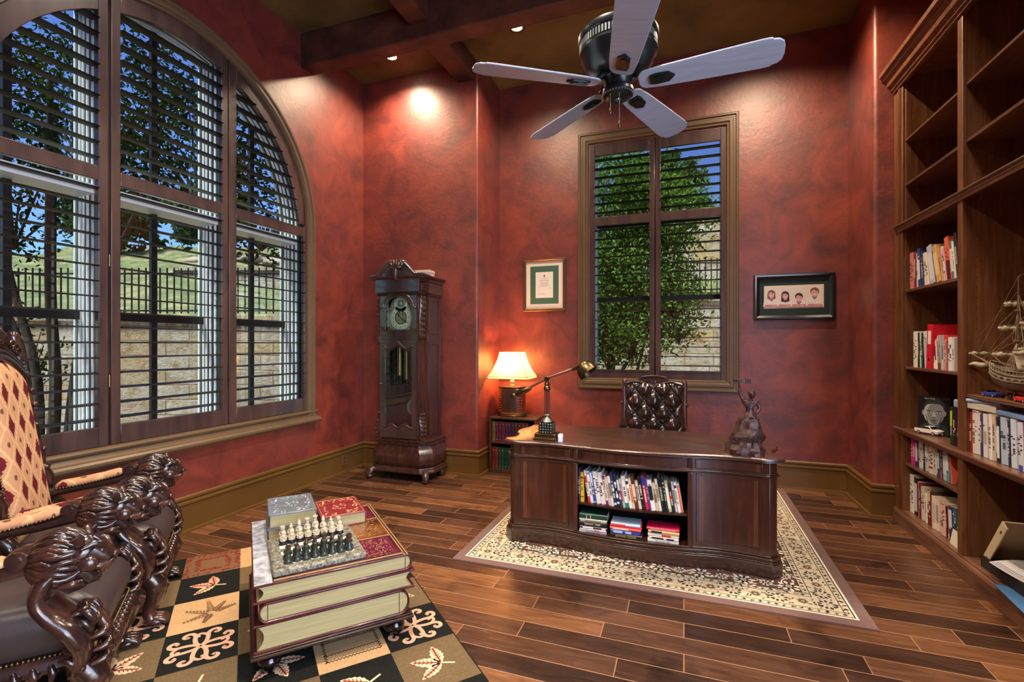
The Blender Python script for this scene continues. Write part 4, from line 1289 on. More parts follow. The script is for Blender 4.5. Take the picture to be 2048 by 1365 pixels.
for s in (-1, 1):
    m = MB(); m.tube(spline([(s * .285, .03, .66), (s * .30, -.10, .68), (s * .30, -.28, .675), (s * .30, -.36, .64)], 5), .022, 8); m.tube(spline([(s * .30, -.33, .66), (s * .295, -.30, .54), (s * .28, -.26, .42)], 5), .02, 8)
    m.build('arm', CARV, c)
m = MB(); m.cyl((0, -.19, .12), (0, -.19, .40), .03, seg=16); m.build('pedestal', BLACKM, c)
for i in range(5):
    a = rad(90 + 72 * i); m = MB()
    m.tube([(0, -.19, .13), (.14 * cos(a), -.19 + .14 * sin(a), .11), (.27 * cos(a), -.19 + .27 * sin(a), .068)], [.03, .026, .018], 8)
    lg = m.build('leg', CARV, c)
    m = MB(); x, y = .27 * cos(a), -.19 + .27 * sin(a); m.cyl((x - .012 * sin(a), y + .012 * cos(a), .036), (x + .012 * sin(a), y - .012 * cos(a), .036), .0255, seg=14); m.cyl((x, y, .03), (x, y, .07), .008)
    m.build('caster', BLACKM, lg)
c.location = (-.265, 4.60, .0102)

# ================================================================ PICTURE FRAMES
def frame(nm, lab, x0, x1, z0, z1, fw_, fm, prof):
    t = thing(nm, lab, 'picture', ((x0 + x1) / 2, 5.45, (z0 + z1) / 2))
    hx, hz = (x1 - x0) / 2, (z1 - z0) / 2
    m = MB(); P = [((-hx, 0, -hz), (1, 0, 1), (0, -1, 0)), ((hx, 0, -hz), (-1, 0, 1), (0, -1, 0)), ((hx, 0, hz), (-1, 0, -1), (0, -1, 0)), ((-hx, 0, hz), (1, 0, -1), (0, -1, 0))]
    m.sweep(prof, P, closed=True); m.build('frame', fm, t, smooth=25)
    return t, hx, hz
t, hx, hz = frame('framed_certificate', 'framed certificate with green and cream mats, left of the tall window', -1.803, -1.285, 1.827, 2.444, .05,
                  mat('silver_bronze_frame', (120, 92, 70), rough=.3, metal=.6), [(0, .0015), (0, .022), (.006, .028), (.016, .026), (.022, .020), (.028, .024), (.036, .018), (.036, .0015)])
def card(par, nm, hx0, hz0, y, mt, cx=0, cz=0, th=.002):
    m = MB(); m.box(cx - hx0, cx + hx0, y - th, y, cz - hz0, cz + hz0); return m.build(nm, mt, par, smooth=0)
card(t, 'outer_mat', hx - .034, hz - .034, -.008, flat((226, 214, 196), .7))
card(t, 'green_mat', .172, .222, -.010, mat('green_mat_board', (58, 92, 74), c2=(66, 104, 84), scale=2, rough=.7))
pp = card(t, 'paper', .106, .152, -.012, flat((228, 224, 216), .7))
m = MB()
rr = random.Random(2)
m.T = Matrix.Translation((0, -.0146, 0)) @ Matrix.Rotation(rad(90), 4, 'X')
for i, (yy, hw) in enumerate(((.075, .036), (.056, .055), (.048, .058), (.026, .048), (.018, .04), (.002, .05), (-.006, .056), (-.02, .03))):
    x = -hw
    while x < hw:
        l = rr.uniform(.004, .014); m.add([(x, yy - .0014, 0), (min(x + l, hw), yy - .0014, 0), (min(x + l, hw), yy + .0014, 0), (x, yy + .0014, 0)], [(0, 1, 2, 3)], 0); x += l + .003
for (xa, xb, yy) in ((-.08, -.03, -.02), (.05, .08, -.02), (.055, .08, -.036), (.06, .08, -.05), (-.085, .02, -.105)):
    m.add([(xa, yy - .001, 0), (xb, yy - .001, 0), (xb, yy + .001, 0), (xa, yy + .001, 0)], [(0, 1, 2, 3)], 0)
a = [(0, .017), (.005, .012), (.008, .006), (.008, -.006), (.004, -.014), (0, -.017), (-.004, -.014), (-.008, -.006), (-.008, .006), (-.005, .012)]
m.add([(x, y + .105, 0) for x, y in a], [tuple(range(10))], 1)
m.build('print', [flat((120, 116, 118), .7), flat((110, 70, 66), .7)], pp, smooth=0)

BLKF = mat('glossy_black_frame', (18, 18, 20), rough=.22, coat=.5)
t, hx, hz = frame('framed_photo', 'black framed photo of four smiling children, right of the tall window', .672, 1.380, 1.684, 2.144, .07, BLKF,
                  [(0, .0015), (0, .03), (.008, .036), (.024, .034), (.046, .020), (.052, .012), (.052, .0015)])
card(t, 'dark_mat', hx - .05, hz - .05, -.006, flat((26, 46, 44), .6))
fl = card(t, 'cream_fillet', .262, .115, -.008, flat((206, 196, 168), .6))
ph = card(t, 'photo_print', .256, .109, -.010, flat((220, 210, 204), .5))
m = MB(); m.T = Matrix.Translation((0, -.0125, 0)) @ Matrix.Rotation(rad(90), 4, 'X')
SK, HB, HD, WH, AR, MO, GR = 0, 1, 2, 3, 4, 5, 6
zz = [0.0]
def ell(cx, cy, rx, ry, k, n=18, a0=0, a1=360):
    zz[0] += .00003
    m.add([(cx + rx * cos(rad(a0 + (a1 - a0) * i / n)), cy + ry * sin(rad(a0 + (a1 - a0) * i / n)), zz[0]) for i in range(n)], [tuple(range(n))], k)
def pol(P, k):
    zz[0] += .00003; m.add([(x, y, zz[0]) for x, y in P], [tuple(range(len(P)))], k)
for i, (cx, cy, r, hair, lng) in enumerate(((-.195, .028, .030, HB, 1), (-.072, .012, .030, HD, 2), (.048, -.010, .031, HD, 0), (.182, .036, .034, HB, .5))):
    pol([(cx - .075, -.095), (cx - .066, cy - .055), (cx - .03, cy - .036), (cx + .03, cy - .036), (cx + .066, cy - .055), (cx + .075, -.095)], WH)
    pol([(cx - .022, cy - .045), (cx + .0, cy - .075), (cx + .022, cy - .045), (cx + .01, cy - .03), (cx - .01, cy - .03)], GR)
    ell(cx, cy + .012, r * 1.12, r * 1.1, hair)
    if lng >= 1: pol([(cx - r * 1.15, cy + .01), (cx + r * 1.15, cy + .01), (cx + r * 1.25, cy - r * (1.0 + .45 * lng)), (cx + r * .7, cy - r * (1.1 + .5 * lng)), (cx - r * .7, cy - r * (1.1 + .5 * lng)), (cx - r * 1.25, cy - r * (1 + .45 * lng))], hair)
    pol([(cx - .012, cy - .045), (cx + .012, cy - .045), (cx + .012, cy - .02), (cx - .012, cy - .02)], AR)
    ell(cx, cy - .003, r * .84, r * 1.05, SK)
    pol([(cx - r * .85, cy + r * .45), (cx - r * .2, cy + r * .75), (cx + r * .6, cy + r * .35), (cx + r * .85, cy + r * .3), (cx + r * .7, cy + r * 1.0), (cx - r * .6, cy + r * 1.05)], hair)
    for s in (-1, 1): ell(cx + s * r * .36, cy + r * .12, r * .13, r * .09, HD, 10)
    pol([(cx - r * .1, cy - r * .3), (cx + r * .12, cy - r * .3), (cx + .0, cy + r * .05)], AR)
    ell(cx, cy - r * .5, r * .38, r * .17, MO, 12, 180, 360)
    pol([(cx - .07, -.105), (cx + .07, -.105), (cx + .065, -.078), (cx - .055, -.074)], AR)
    for s in range(3): pol([(cx + .01 + s * .012, -.10), (cx + .018 + s * .012, -.10), (cx + .016 + s * .012, -.082), (cx + .010 + s * .012, -.082)], SK)
m.build('printed_children', [flat((214, 164, 160), .6), flat((120, 84, 84), .6), flat((62, 40, 50), .6), flat((226, 214, 216), .6), flat((190, 138, 138), .6), flat((236, 222, 224), .6), flat((130, 110, 126), .6)], ph, smooth=0)

# ================================================================ SMALL BOOKCASE WITH TABLE LAMP
B = thing('book_cabinet', 'small dark wooden book cabinet with two rows of bound volumes in the alcove corner', 'cabinet', (-1.79, 5.19, 0))
CAB = wood('cabinet_walnut', (50, 30, 20), (74, 46, 30), (98, 62, 40), 'x', rough=.4)
hw, hd = .275, .185
for nm, bx in (('top', (-hw - .004, hw + .004, -hd - .004, hd, .60, .622)), ('shelf', (-hw + .02, hw - .02, -hd + .004, hd - .02, .325, .345)), ('bottom', (-hw, hw, -hd, hd, .0, .045)), ('side', (-hw, -hw + .022, -hd, hd, .045, .60)), ('side', (hw - .022, hw, -hd, hd, .045, .60)), ('back', (-hw + .022, hw - .022, hd - .02, hd, .045, .60))):
    m = MB().box(*bx); m.build(nm, CAB, B, bevel=.003)
GD = flat((196, 160, 90), .35, .6)
def volume(lab, x, w, h, z, col):
    t = thing('bound_volume', lab, 'book', (-1.79 + x, 5.19 - hd + .008, z), 0, 'bound volumes in the book cabinet')
    m = MB(); r = w * .3; m.prism([(0, .14), (0, .006), (r, 0), (w - r, 0), (w, .006), (w, .14)], 0, h, 'z', 0)
    for q in (.1, .86): m.ball((w / 2, .0005, h * q), (.006, .0025, .006), 10, 6, 1)
    m.box(w * .3, w * .7, -.0006, .001, h * .42, h * .58, 2)
    m.build('cover', [flat(col, .35), GD, flat((max(col[0] - 20, 10), max(col[1] - 15, 10), max(col[2] - 15, 10)), .4)], t, smooth=40)
    return t
x = -hw + .03
up = [('olive', (92, 82, 48), .040), ('plum', (84, 34, 52), .035), ('plum', (80, 32, 54), .035), ('plum', (86, 36, 54), .035), ('plum', (78, 32, 50), .035), ('dark violet', (56, 36, 62), .035), ('dark violet', (50, 34, 58), .035), ('brown', (70, 44, 34), .040), ('brown', (66, 42, 32), .040), ('brown', (74, 46, 34), .040), ('brown', (64, 42, 32), .04)]
for i, (n_, c_, w_) in enumerate(up):
    volume('%s gilt volume on the book cabinet\'s upper shelf, %s' % (n_, ordn(i, len(up))), x, w_, .225, .3455, c_); x += w_ + .002
x = -hw + .026
dn = [('brick red', (96, 36, 28), .036), ('brick red', (104, 42, 30), .036), ('dark green', (24, 58, 50), .037), ('dark green', (24, 62, 52), .037), ('dark green', (20, 54, 46), .037), ('dark green', (26, 60, 52), .037), ('dark green', (22, 58, 48), .037), ('navy', (26, 34, 60), .037), ('navy', (28, 36, 64), .037), ('navy', (24, 32, 58), .037), ('navy', (26, 36, 60), .037), ('black', (28, 26, 28), .037), ('black', (30, 28, 30), .037)]
for i, (n_, c_, w_) in enumerate(dn):
    volume('%s gilt volume on the book cabinet\'s lower shelf, %s' % (n_, ordn(i, len(dn))), x, w_, .235, .0455, c_); x += w_ + .001
# lamp
L = thing('table_lamp', 'lit table lamp with flared linen shade and leather book drum base on the book cabinet', 'lamp', (-1.858, 5.20, .622))
m = MB(); m.lathe([(.175, 0), (.178, .012), (.168, .020), (.172, .030), (.160, .040)], 32, sy=.72); m.lathe([(.160, .315), (.172, .325), (.168, .334), (.06, .340)], 32, sy=.72)
m.build('base_rings', DBRASS, L, smooth=40)
m = MB(); m.lathe([(.158, .040), (.158, .315)], 40, sy=.72); m.build('drum', mat('red_brown_drum_leather', (96, 34, 20), c2=(124, 50, 26), scale=9, rough=.25, coat=.5), L)
m = MB()
m.grid(lambda u, v: (.161 * cos(rad(235 + 70 * u)), .161 * .72 * sin(rad(235 + 70 * u)), .062 + .235 * v), 16, 4); m.build('front_plate', mat('dark_plate', (54, 38, 30), c2=(70, 48, 36), scale=8, rough=.3, coat=.3), L)
m = MB()
for a in (215, 228, 312, 325):
    for z in [.06 + .03 * i for i in range(9)]: m.ball((.161 * cos(rad(a)), .161 * .72 * sin(rad(a)), z), .0055, 8, 6)
m.build('rivets', BRASS, L)
m = MB(); m.lathe([(.02, .338), (.03, .345), (.018, .36), (.03, .385), (.018, .41), (.014, .43)], 18); m.build('glass_neck', mat('pearl_glass', (206, 190, 170), rough=.15, coat=.5), L)
def sq(h, d, z, r=.03):
    return [(x, y, z) for x, y in rrect(-h, h, -d, d, min(r, h * .4), 3)]
prof_ = [(.240, .18, .425), (.240, .18, .452), (.218, .164, .485), (.190, .142, .535), (.163, .121, .60), (.142, .105, .66), (.130, .096, .72), (.128, .094, .732)]
m = MB(); m.loft([sq(a, b, z, .012) for a, b, z in prof_], cap=False); shd = m.build('shade', shade_mat(), L, smooth=30)
m = MB()
for a, b, z in ((.242, .182, .427), (.242, .182, .453), (.130, .096, .731)):
    P = sq(a, b, z, .012); m.tube(P + [P[0]], .003, 6)
for sx in (-1, 1):
    for sy in (-1, 1): m.tube([(sx * (a - .003), sy * (b - .003), z) for a, b, z in prof_], .003, 6)
m.build('shade_piping', flat((96, 66, 34), .6), shd)
m = MB(); m.lathe([(0, .46), (.028, .47), (.034, .50), (.02, .53), (.013, .55)], 16); m.build('bulb', mat('warm_bulb', (255, 210, 150), emit=(255, 196, 120), estr=12), L)
# ================================================================ GRANDFATHER CLOCK
K = thing('grandfather_clock', 'tall carved cherry grandfather clock with brass dial in the corner left of the alcove', 'clock', (-2.85, 4.57, 0), 0)
def octa(hf, hw, yf, yc, yb, z):
    """plan with chamfered front corners"""
    return [(-hf, yf, z), (hf, yf, z), (hw, yc, z), (hw, yb, z), (-hw, yb, z), (-hw, yc, z)]
# base: plinth, bombe, mouldings
m = MB(); m.loft([octa(.275, .385, -.215, -.105, .205, z) for z in (.085, .10)] + [octa(.265, .375, -.205, -.095, .20, .115), octa(.262, .372, -.20, -.09, .20, .135), octa(.255, .365, -.195, -.085, .20, .14)])
m.build('base_moulding', CLOCKW, K, smooth=25, bevel=.003)
m = MB(); rg = []
for z, o in ((.138, -.012), (.16, .0), (.19, .012), (.22, .017), (.26, .013), (.30, -.004), (.335, -.022), (.365, -.030)):
    rg.append(octa(.258 + o, .362 + o, -.195 - o, -.09 - o * .6, .20, z))
m.loft(rg); m.build('bombe_base', CLOCKW, K, smooth=30)
m = MB(); m.loft([octa(.245 + o, .342 + o, -.180 - o, -.085 - o, .20, z) for z, o in ((.362, -.012), (.368, .0), (.385, .008), (.395, .002), (.405, .012), (.425, .014), (.432, .0))])
m.build('waist_moulding', CLOCKW, K, smooth=25)
for sx, yy in ((-1, -.19), (1, -.19), (-1, .16), (1, .16)):
    m = MB(); x = sx * .315; y0 = yy
    m.tube(spline([(x, y0 + .02, .10), (x + sx * .02, y0 - .01, .075), (x + sx * .035, y0 - .03, .04), (x + sx * .03, y0 - .025, .02)], 4), lerpl([.035, .04, .034, .022], 13), 12)
    m.ball((x + sx * .028, y0 - .022, .026), (.042, .042, .026), 12, 8)
    for a in (-40, 0, 40): m.tube([(x + sx * .02, y0 - .02, .05), (x + sx * .028 + .034 * sin(rad(a)) , y0 - .022 - .036 * cos(rad(a)), .018)], [.012, .009], 6)
    m.build('claw_foot', CARV, K, smooth=50)
# trunk shell (hollow)
m = MB()
m.box(-.30, .30, .18, .20, .43, 1.98)
for s in (-1, 1):
    a, b = sorted((s * .275, s * .295)); m.box(a, b, -.085, .19, .43, 1.98)
m.box(-.29, .29, -.16, .19, 1.965, 1.98); m.box(-.29, .29, -.16, .19, .428, .44)
m.build('case_shell', CLOCKW, K, bevel=.002)
for s in (-1, 1):
    for z0, z1 in ((.47, 1.46), (1.55, 1.93)):
        m = MB(); a = s * .295; b = s * .302
        x0, x1 = sorted((a, b))
        for q in ((-.07, -.045, z0, z1), (.145, .17, z0, z1), (-.045, .145, z0, z0 + .025), (-.045, .145, z1 - .025, z1)): m.box(x0, x1, q[0], q[1], q[2], q[3])
        m.build('side_panel_frame', CLOCKW, K, bevel=.002)
# chamfer pilasters with carved capitals
for s in (-1, 1):
    d = Vector((s * (.292 - .225), .10, 0)); n_ = Vector((s * .10, -(.292 - .225), 0)).normalized(); cc = Vector((s * .2585, -.140, 0))
    m = MB(); p0 = cc - d * .5; p1 = cc + d * .5; q = n_ * -.02
    m.prism([(p.x, p.y) for p in (p0, p1, p1 + q, p0 + q)], .43, 1.965)
    m.build('corner_board', CLOCKW, K)
    m = MB(); t_ = d.normalized()
    for k_ in (-.028, -.014, 0, .014, .028):
        c_ = cc + t_ * k_; m.cyl((c_.x, c_.y, .72), (c_.x, c_.y, 1.47), .0065, seg=8)
    for z0, z1, r in ((.705, .72, .05), (1.47, 1.485, .05), (1.50, 1.525, .052)):
        c_ = cc + n_ * .0; m.prism([(p.x, p.y) for p in (c_ - t_ * r + n_ * .014, c_ + t_ * r + n_ * .014, c_ + t_ * r - n_ * .01, c_ - t_ * r - n_ * .01)], z0, z1)
    m.build('fluted_pilaster', CLOCKW, K)
    for (zs, prf) in (((.445, .70), [.012, .034, .046, .044, .028, .014, .020]), ((1.53, 1.93), [.010, .012, .016, .018, .024, .034, .036, .030])):
        m = MB(); n = len(prf); rgs = []
        for i, o in enumerate(prf):
            z = zs[0] + (zs[1] - zs[0]) * i / (n - 1); w_ = .040
            rgs.append([tuple(cc + t_ * (w_ * (1 - .15 * abs(a) / 1.0) * a) + n_ * (o * (1 - .25 * a * a)) + Vector((0, 0, z))) for a in (-1, -.6, -.2, .2, .6, 1)] + [tuple(cc + t_ * w_ + n_ * -.005 + Vector((0, 0, z))), tuple(cc - t_ * w_ + n_ * -.005 + Vector((0, 0, z)))])
        m.loft(rgs)
        for i in range(n):
            z = zs[0] + (zs[1] - zs[0]) * i / (n - 1)
            for a in (-.55, 0, .55):
                p = cc + t_ * (.036 * a) + n_ * (prf[i] * .96) + Vector((0, 0, z)); m.ball(tuple(p), (.009, .009, .018), 8, 6)
        m.build('carved_scroll', CARV, K, smooth=50)
# lower door with wavy glass opening
YD = -.190
def door(name, hw, z0, z1, opening, th=.022):
    """frame with an opening given as right-half points (x,z) bottom->top, mirrored"""
    m = MB(); op = opening
    m.prism([(0, z0), (hw, z0), (hw, z1), (0, z1)] + [(x, z) for x, z in op[::-1]], YD, YD + th, 'y')
    m.prism([(0, z0), (-hw, z0), (-hw, z1), (0, z1)] + [(-x, z) for x, z in op[::-1]], YD, YD + th, 'y')
    return m.build(name, CLOCKD, K, smooth=30)
def wavy(x): return .022 * cos(x / .165 * PI * 1.5) * (1 if True else 0)
op = [(0, .59 - .02)] + [(x, .57 + .028 * (1 - cos(x / .165 * 2 * PI)) / 2 * 1.2) for x in [.165 * i / 12 for i in range(1, 13)]] + [(x, 1.395 + .03 * cos(x / .165 * PI * 1.5)) for x in [.165 * (12 - i) / 12 for i in range(13)]]
dr = door('trunk_door', .222, .445, 1.49, op)
m = MB()
pts = [(x, YD - .004, .555 + .034 * (1 - cos(x / .165 * 2 * PI)) / 2) for x in [-.17 + .34 * i / 24 for i in range(25)]]
m.tube(pts, .008, 8); m.ball((0, YD - .006, .55), (.012, .01, .014), 10, 8)
for s in (-1, 1): m.ball((s * .172, YD - .004, .557), .010, 8, 6)
m.build('wavy_moulding', CARV, dr, smooth=50); m = MB()
pts = [(x, YD - .004, 1.418 + .03 * cos(x / .165 * PI * 1.5)) for x in [-.17 + .34 * i / 24 for i in range(25)]]
m.tube(pts, .008, 8); m.ball((0, YD - .006, 1.455), (.022, .01, .018), 12, 8)
for s in (-1, 1): m.ball((s * .172, YD - .004, 1.42), .011, 8, 6)
m.build('wavy_moulding', CARV, dr, smooth=50)
m = MB(); m.box(-.18, .18, YD + .012, YD + .015, .53, 1.44); m.build('door_glass', CGLASS, dr, smooth=0)
m = MB(); m.cyl((-.205, YD, 1.02), (-.205, YD - .02, 1.02), .006); m.ball((-.205, YD - .022, 1.02), .009, 8, 6); m.build('door_knob', BRASS, dr)
# rail between doors, hood door with arched opening
m = MB(); m.box(-.232, .232, YD - .006, YD + .02, 1.492, 1.505); m.box(-.232, .232, YD - .004, YD + .02, 1.515, 1.53); m.box(-.226, .226, YD + .002, YD + .02, 1.49, 1.535); m.build('divider_rail', CLOCKD, K, bevel=.002)
op = [(0, 1.595), (.165, 1.595), (.165, 1.83), (.15, 1.835)] + [(.15 * cos(rad(a)), 1.835 + .115 * sin(rad(a))) for a in range(10, 91, 8)]
hd_ = door('hood_door', .222, 1.535, 1.998, op)
m = MB(); m.box(-.18, .18, YD + .012, YD + .015, 1.58, 1.97); m.build('door_glass', CGLASS, hd_, smooth=0)
m = MB(); AR = [(.185 * cos(rad(a)), 1.835 + .15 * sin(rad(a))) for a in range(0, 181, 6)]
m.tube([(.222, YD - .004, 1.82)] + [(x, YD - .004, z) for x, z in AR] + [(-.222, YD - .004, 1.82)], .010, 8); m.build('arch_moulding', CLOCKD, hd_, smooth=50)
# dial
m = MB(); YF = -.135
m.prism([(-.168, 1.59), (.168, 1.59), (.168, 1.83)] + [(.13 * cos(rad(a)), 1.84 + .115 * sin(rad(a))) for a in range(0, 181, 10)] + [(-.168, 1.83)], YF, YF + .006, 'y', 0)
for i in range(60):
    a = 2 * PI * i / 60
dial = m.build('dial_plate', [PALEB], K, smooth=0)
m = MB()
def disc(cx, cz, r0, r1, y, k, n=40):
    vs = []; 
    for r in (r0, r1): vs += [(cx + r * cos(2 * PI * i / n), y, cz + r * sin(2 * PI * i / n)) for i in range(n)]
    m.add(vs, [(i, (i + 1) % n, n + (i + 1) % n, n + i) for i in range(n)], k)
disc(0, 1.725, .072, .130, YF - .003, 0); disc(0, 1.725, .066, .074, YF - .004, 1); disc(0, 1.725, .001, .066, YF - .002, 2)
disc(0, 1.725, .118, .121, YF - .0035, 1)
disc(0, 1.868, .048, .082, YF - .003, 0, 36)
m.build('chapter_ring', [flat((244, 244, 238), .35), flat((60, 56, 48), .5), flat((196, 186, 150), .35)], dial, smooth=0)
m = MB()
for i, s in enumerate(('XII', 'I', 'II', 'III', 'IV', 'V', 'VI', 'VII', 'VIII', 'IX', 'X', 'XI')):
    a = -2 * PI * i / 12
    M_ = Matrix.Translation((0, YF - .0045, 1.725)) @ Matrix.Rotation(rad(90), 4, 'X') @ Matrix.Rotation(a, 4, 'Z') @ Matrix.Translation((0, .097, 0))
    m.text(s, .028, M_, 0)
m.build('numerals', flat((30, 28, 26), .5), dial, smooth=0)
m = MB()
for i in range(9):
    a = 2 * PI * i / 9
    P = [(.045 * cos(a) + .018 * cos(a + b), YF - .006, 1.725 + .045 * sin(a) + .018 * sin(a + b)) for b in [2 * PI * q / 10 for q in range(11)]]
    m.tube(P, .0014, 5)
m.lathe([(.0, 0), (.012, .002), (.004, .006)], 12, (0, YF - .006, 1.725)); m.build('filigree_centre', BLACKM, dial)
for an, ln, nm in ((128, .07, 'hour_hand'), (-35, .10, 'minute_hand')):
    m = MB(); a = rad(an); m.tube([(0, YF - .009, 1.725), (ln * .55 * cos(a), YF - .009, 1.725 + ln * .55 * sin(a)), (ln * .7 * cos(a), YF - .009, 1.725 + ln * .7 * sin(a)), (ln * cos(a), YF - .009, 1.725 + ln * sin(a))], [.003, .003, .007, .001], 6); m.build(nm, BLACKM, dial)
m = MB()
rk = random.Random(4)
for cx, cz in ((-.135, 1.62), (.135, 1.62), (-.135, 1.815), (.135, 1.815)):
    for q in range(3):
        r = .010 + .005 * q; P = [(cx + (.012 * q - .012) + r * cos(b), YF - .003, cz + r * sin(b)) for b in [q + 4.6 * w / 12 for w in range(13)]]; m.tube(P, .0028, 5)
for i in range(9):
    a = rad(18 + 18 * i); m.ball((.065 * cos(a), YF - .004, 1.868 + .065 * sin(a)), (.005, .002, .006), 6, 5)
m.build('spandrels', BRASS, dial)
m = MB(); m.lathe([(.0, 0), (.040, .002), (.038, .006)], 24); o_ = m
m2 = MB(); m2.T = Matrix.Translation((0, YF - .001, 1.868)) @ Matrix.Rotation(rad(90), 4, 'X'); m2.lathe([(.0, 0), (.038, .001), (.036, .004), (0, .0041)], 24, k=0); m2.lathe([(0, .004), (.016, .0045), (.014, .006), (0, .0062)], 18, (.008, .008, 0), k=1)
m2.build('moon_disc', [flat((120, 138, 156), .4), flat((214, 196, 150), .4)], dial)
# weights, pendulum
for i, x in enumerate((-.085, .0, .085)):
    m = MB(); z = 1.10 if i != 1 else 1.06
    m.lathe([(.004, .34), (.026, .32), (.026, .0), (.018, -.006), (.0, -.012)], 18, (x, -.03, z)); m.cyl((x, -.03, z + .33), (x, -.03, 1.56), .003, seg=6); m.build('weight', BRASS, K, smooth=40)
m = MB(); m.T = Matrix.Translation((.045, .06, .74)) @ Matrix.Rotation(rad(90), 4, 'X')
m.lathe([(0, .012), (.05, .012), (.06, .016), (.088, .012), (.095, .0), (.088, -.01), (0, -.012)], 32)
m.T = None
m.cyl((.045, .06, .83), (.045, .06, 1.56), .006, seg=8)
pn = m.build('pendulum', PALEB, K, smooth=40)
m = MB()
for i in range(8):
    a = 2 * PI * i / 8
    P = [(.045 + .036 * cos(a) + .018 * cos(b), .043, .74 + .036 * sin(a) + .018 * sin(b)) for b in [2 * PI * q / 10 for q in range(11)]]; m.tube(P, .003, 5)
for zz_ in (.92, .98, 1.04):
    for s in (-1, 0, 1):
        P = [(.045 + s * .04 + .02 * cos(b), .045, zz_ + .022 * sin(b)) for b in [2 * PI * q / 10 for q in range(11)]]; m.tube(P, .0035, 5)
m.build('filigree', BRASS, pn)
# hood: cornice, frieze, swan-neck crest
m = MB(); m.loft([octa(.232 + o, .305 + o, -.186 - o, -.085 - o, .20, z) for z, o in ((1.95, .0), (1.957, .008), (1.968, .012), (1.975, .022), (1.985, .022), (1.99, .0))])
m.T = None
hc = MB()
# side cornice & frieze box
rg = [octa(.245 + o, .315 + o, -.195 - o, -.095 - o, .205, z) for z, o in ((1.985, .0), (2.09, .0), (2.10, .010), (2.115, .014), (2.13, .032), (2.145, .045), (2.155, .045))]
hc.loft(rg); hc.build('frieze', CLOCKW, K, smooth=25)
m.build('cornice', CLOCKW, K, smooth=25)
for s in (-1, 1):
    m = MB(); d = Vector((s * .07, .10, 0)).normalized(); n_ = Vector((s * .10, -.07, 0)).normalized(); c_ = Vector((s * .283, -.146, 0))
    for q in (-.02, 0, .02):
        for z in (2.015, 2.04, 2.065): p = c_ + d * q + n_ * .004; m.ball((p.x, p.y, z), (.011, .011, .012), 8, 6)
    m.prism([(p.x, p.y) for p in (c_ - d * .036 + n_ * .004, c_ + d * .036 + n_ * .004, c_ + d * .036 - n_ * .006, c_ - d * .036 - n_ * .006)], 2.0, 2.08)
    m.build('carved_block', CARV, K)
def swan(t):
    """pediment height along |x| 0..1"""
    t = abs(t)
    q_ = min(max((t - .20) / .68, 0), 1)
    return 2.155 + .150 * (1 - q_ * q_ * (3 - 2 * q_))
P = [(-.262 + .524 * i / 40) for i in range(41)]
m = MB(); m.prism([(x, swan(x / .27) - .012) for x in P] + [(.262, 1.99), (-.262, 1.99)], -.222, -.20, 'y'); m.build('pediment', CLOCKD, K, smooth=30)
m = MB()
for s in (-1, 1):
    pth = [(s * (.315 - .25 * i / 14), -.232, swan((.315 - .25 * i / 14) / .30) + .008) for i in range(15)]
    e = pth[-1]
    for i in range(14):
        a = rad(90 - i * 32); r = .030 * (1 - i / 16); pth.append((s * (.052 + r * cos(a) * 1.0), -.235, e[2] - .034 + r * sin(a)))
    n = len(pth); m.tube(pth, lerpl([.016, .020, .018, .014, .008], n), 10)
    pth2 = [(x + s * .006, y + .004, z - .026) for x, y, z in pth[:14]]
    m.tube(pth2, lerpl([.010, .012, .009], 14), 8)
    m.box(*(sorted((s * .262, s * .335)) + [-.235, -.10, 2.158, 2.172]))
m.build('swan_neck_moulding', CLOCKD, K, smooth=50)
m = MB()
for a, l in ((-70, .085), (-42, .105), (-14, .115), (14, .115), (42, .105), (70, .085)):
    q = rad(90 + a); m.tube(spline([(0, -.238, 2.225), (l * .5 * cos(q), -.250, 2.225 + l * .5 * sin(q)), (l * .9 * cos(q), -.242, 2.225 + l * .9 * sin(q))], 4), lerpl([.012, .022, .012], 9), 8)
m.tube([(0, -.238, 2.24), (0, -.246, 2.17), (0, -.238, 2.10)], [.034, .03, .006], 10)
m.build('leaf_crest', CARV, K, smooth=50)
b = thing('white_box', 'small off-white box lying on top of the grandfather clock behind its crest', 'box', (-2.68, 4.64, 2.1555), 8)
m = MB(); m.box(-.09, .09, -.07, .07, 0, .085); m.build('carton', flat((206, 190, 168), .6), b, bevel=.003)
m = MB(); m.box(-.093, .093, -.073, .073, .06, .088); m.build('lid', flat((214, 198, 176), .6), b, bevel=.003)

# ================================================================ CEILING FAN
F = thing('ceiling_fan', 'dark five blade ceiling fan with ribbed motor housing and pull chains', 'ceiling fan', (-.30, 2.36, 0))
m = MB(); m.cyl((0, 0, 2.92), (0, 0, ZC - .05), .016, seg=12); m.build('downrod', FANM, F)
m = MB(); m.lathe([(.012, ZC - .10), (.05, ZC - .08), (.075, ZC - .03), (.078, ZC)], 24); m.build('canopy', FANM, F)
m = MB(); m.lathe([(.02, 2.99), (.05, 2.985), (.08, 2.96), (.17, 2.945), (.188, 2.935), (.192, 2.92), (.188, 2.905), (.178, 2.90), (.176, 2.862), (.186, 2.856), (.186, 2.845), (.176, 2.835), (.165, 2.80), (.135, 2.765), (.10, 2.75), (.0, 2.748)], 40); m.build('motor_housing', FANM, F, smooth=40)
m = MB()
for i in range(72):
    a = 2 * PI * i / 72; M_ = Matrix.Rotation(a, 4, 'Z'); m.T = M_; m.box(.174, .184, -.0045, .0045, 2.864, 2.898)
m.T = None; m.build('ribbed_band', mat('worn_silver_ribs', (130, 138, 140), rough=.35, metal=.8), F, smooth=0)
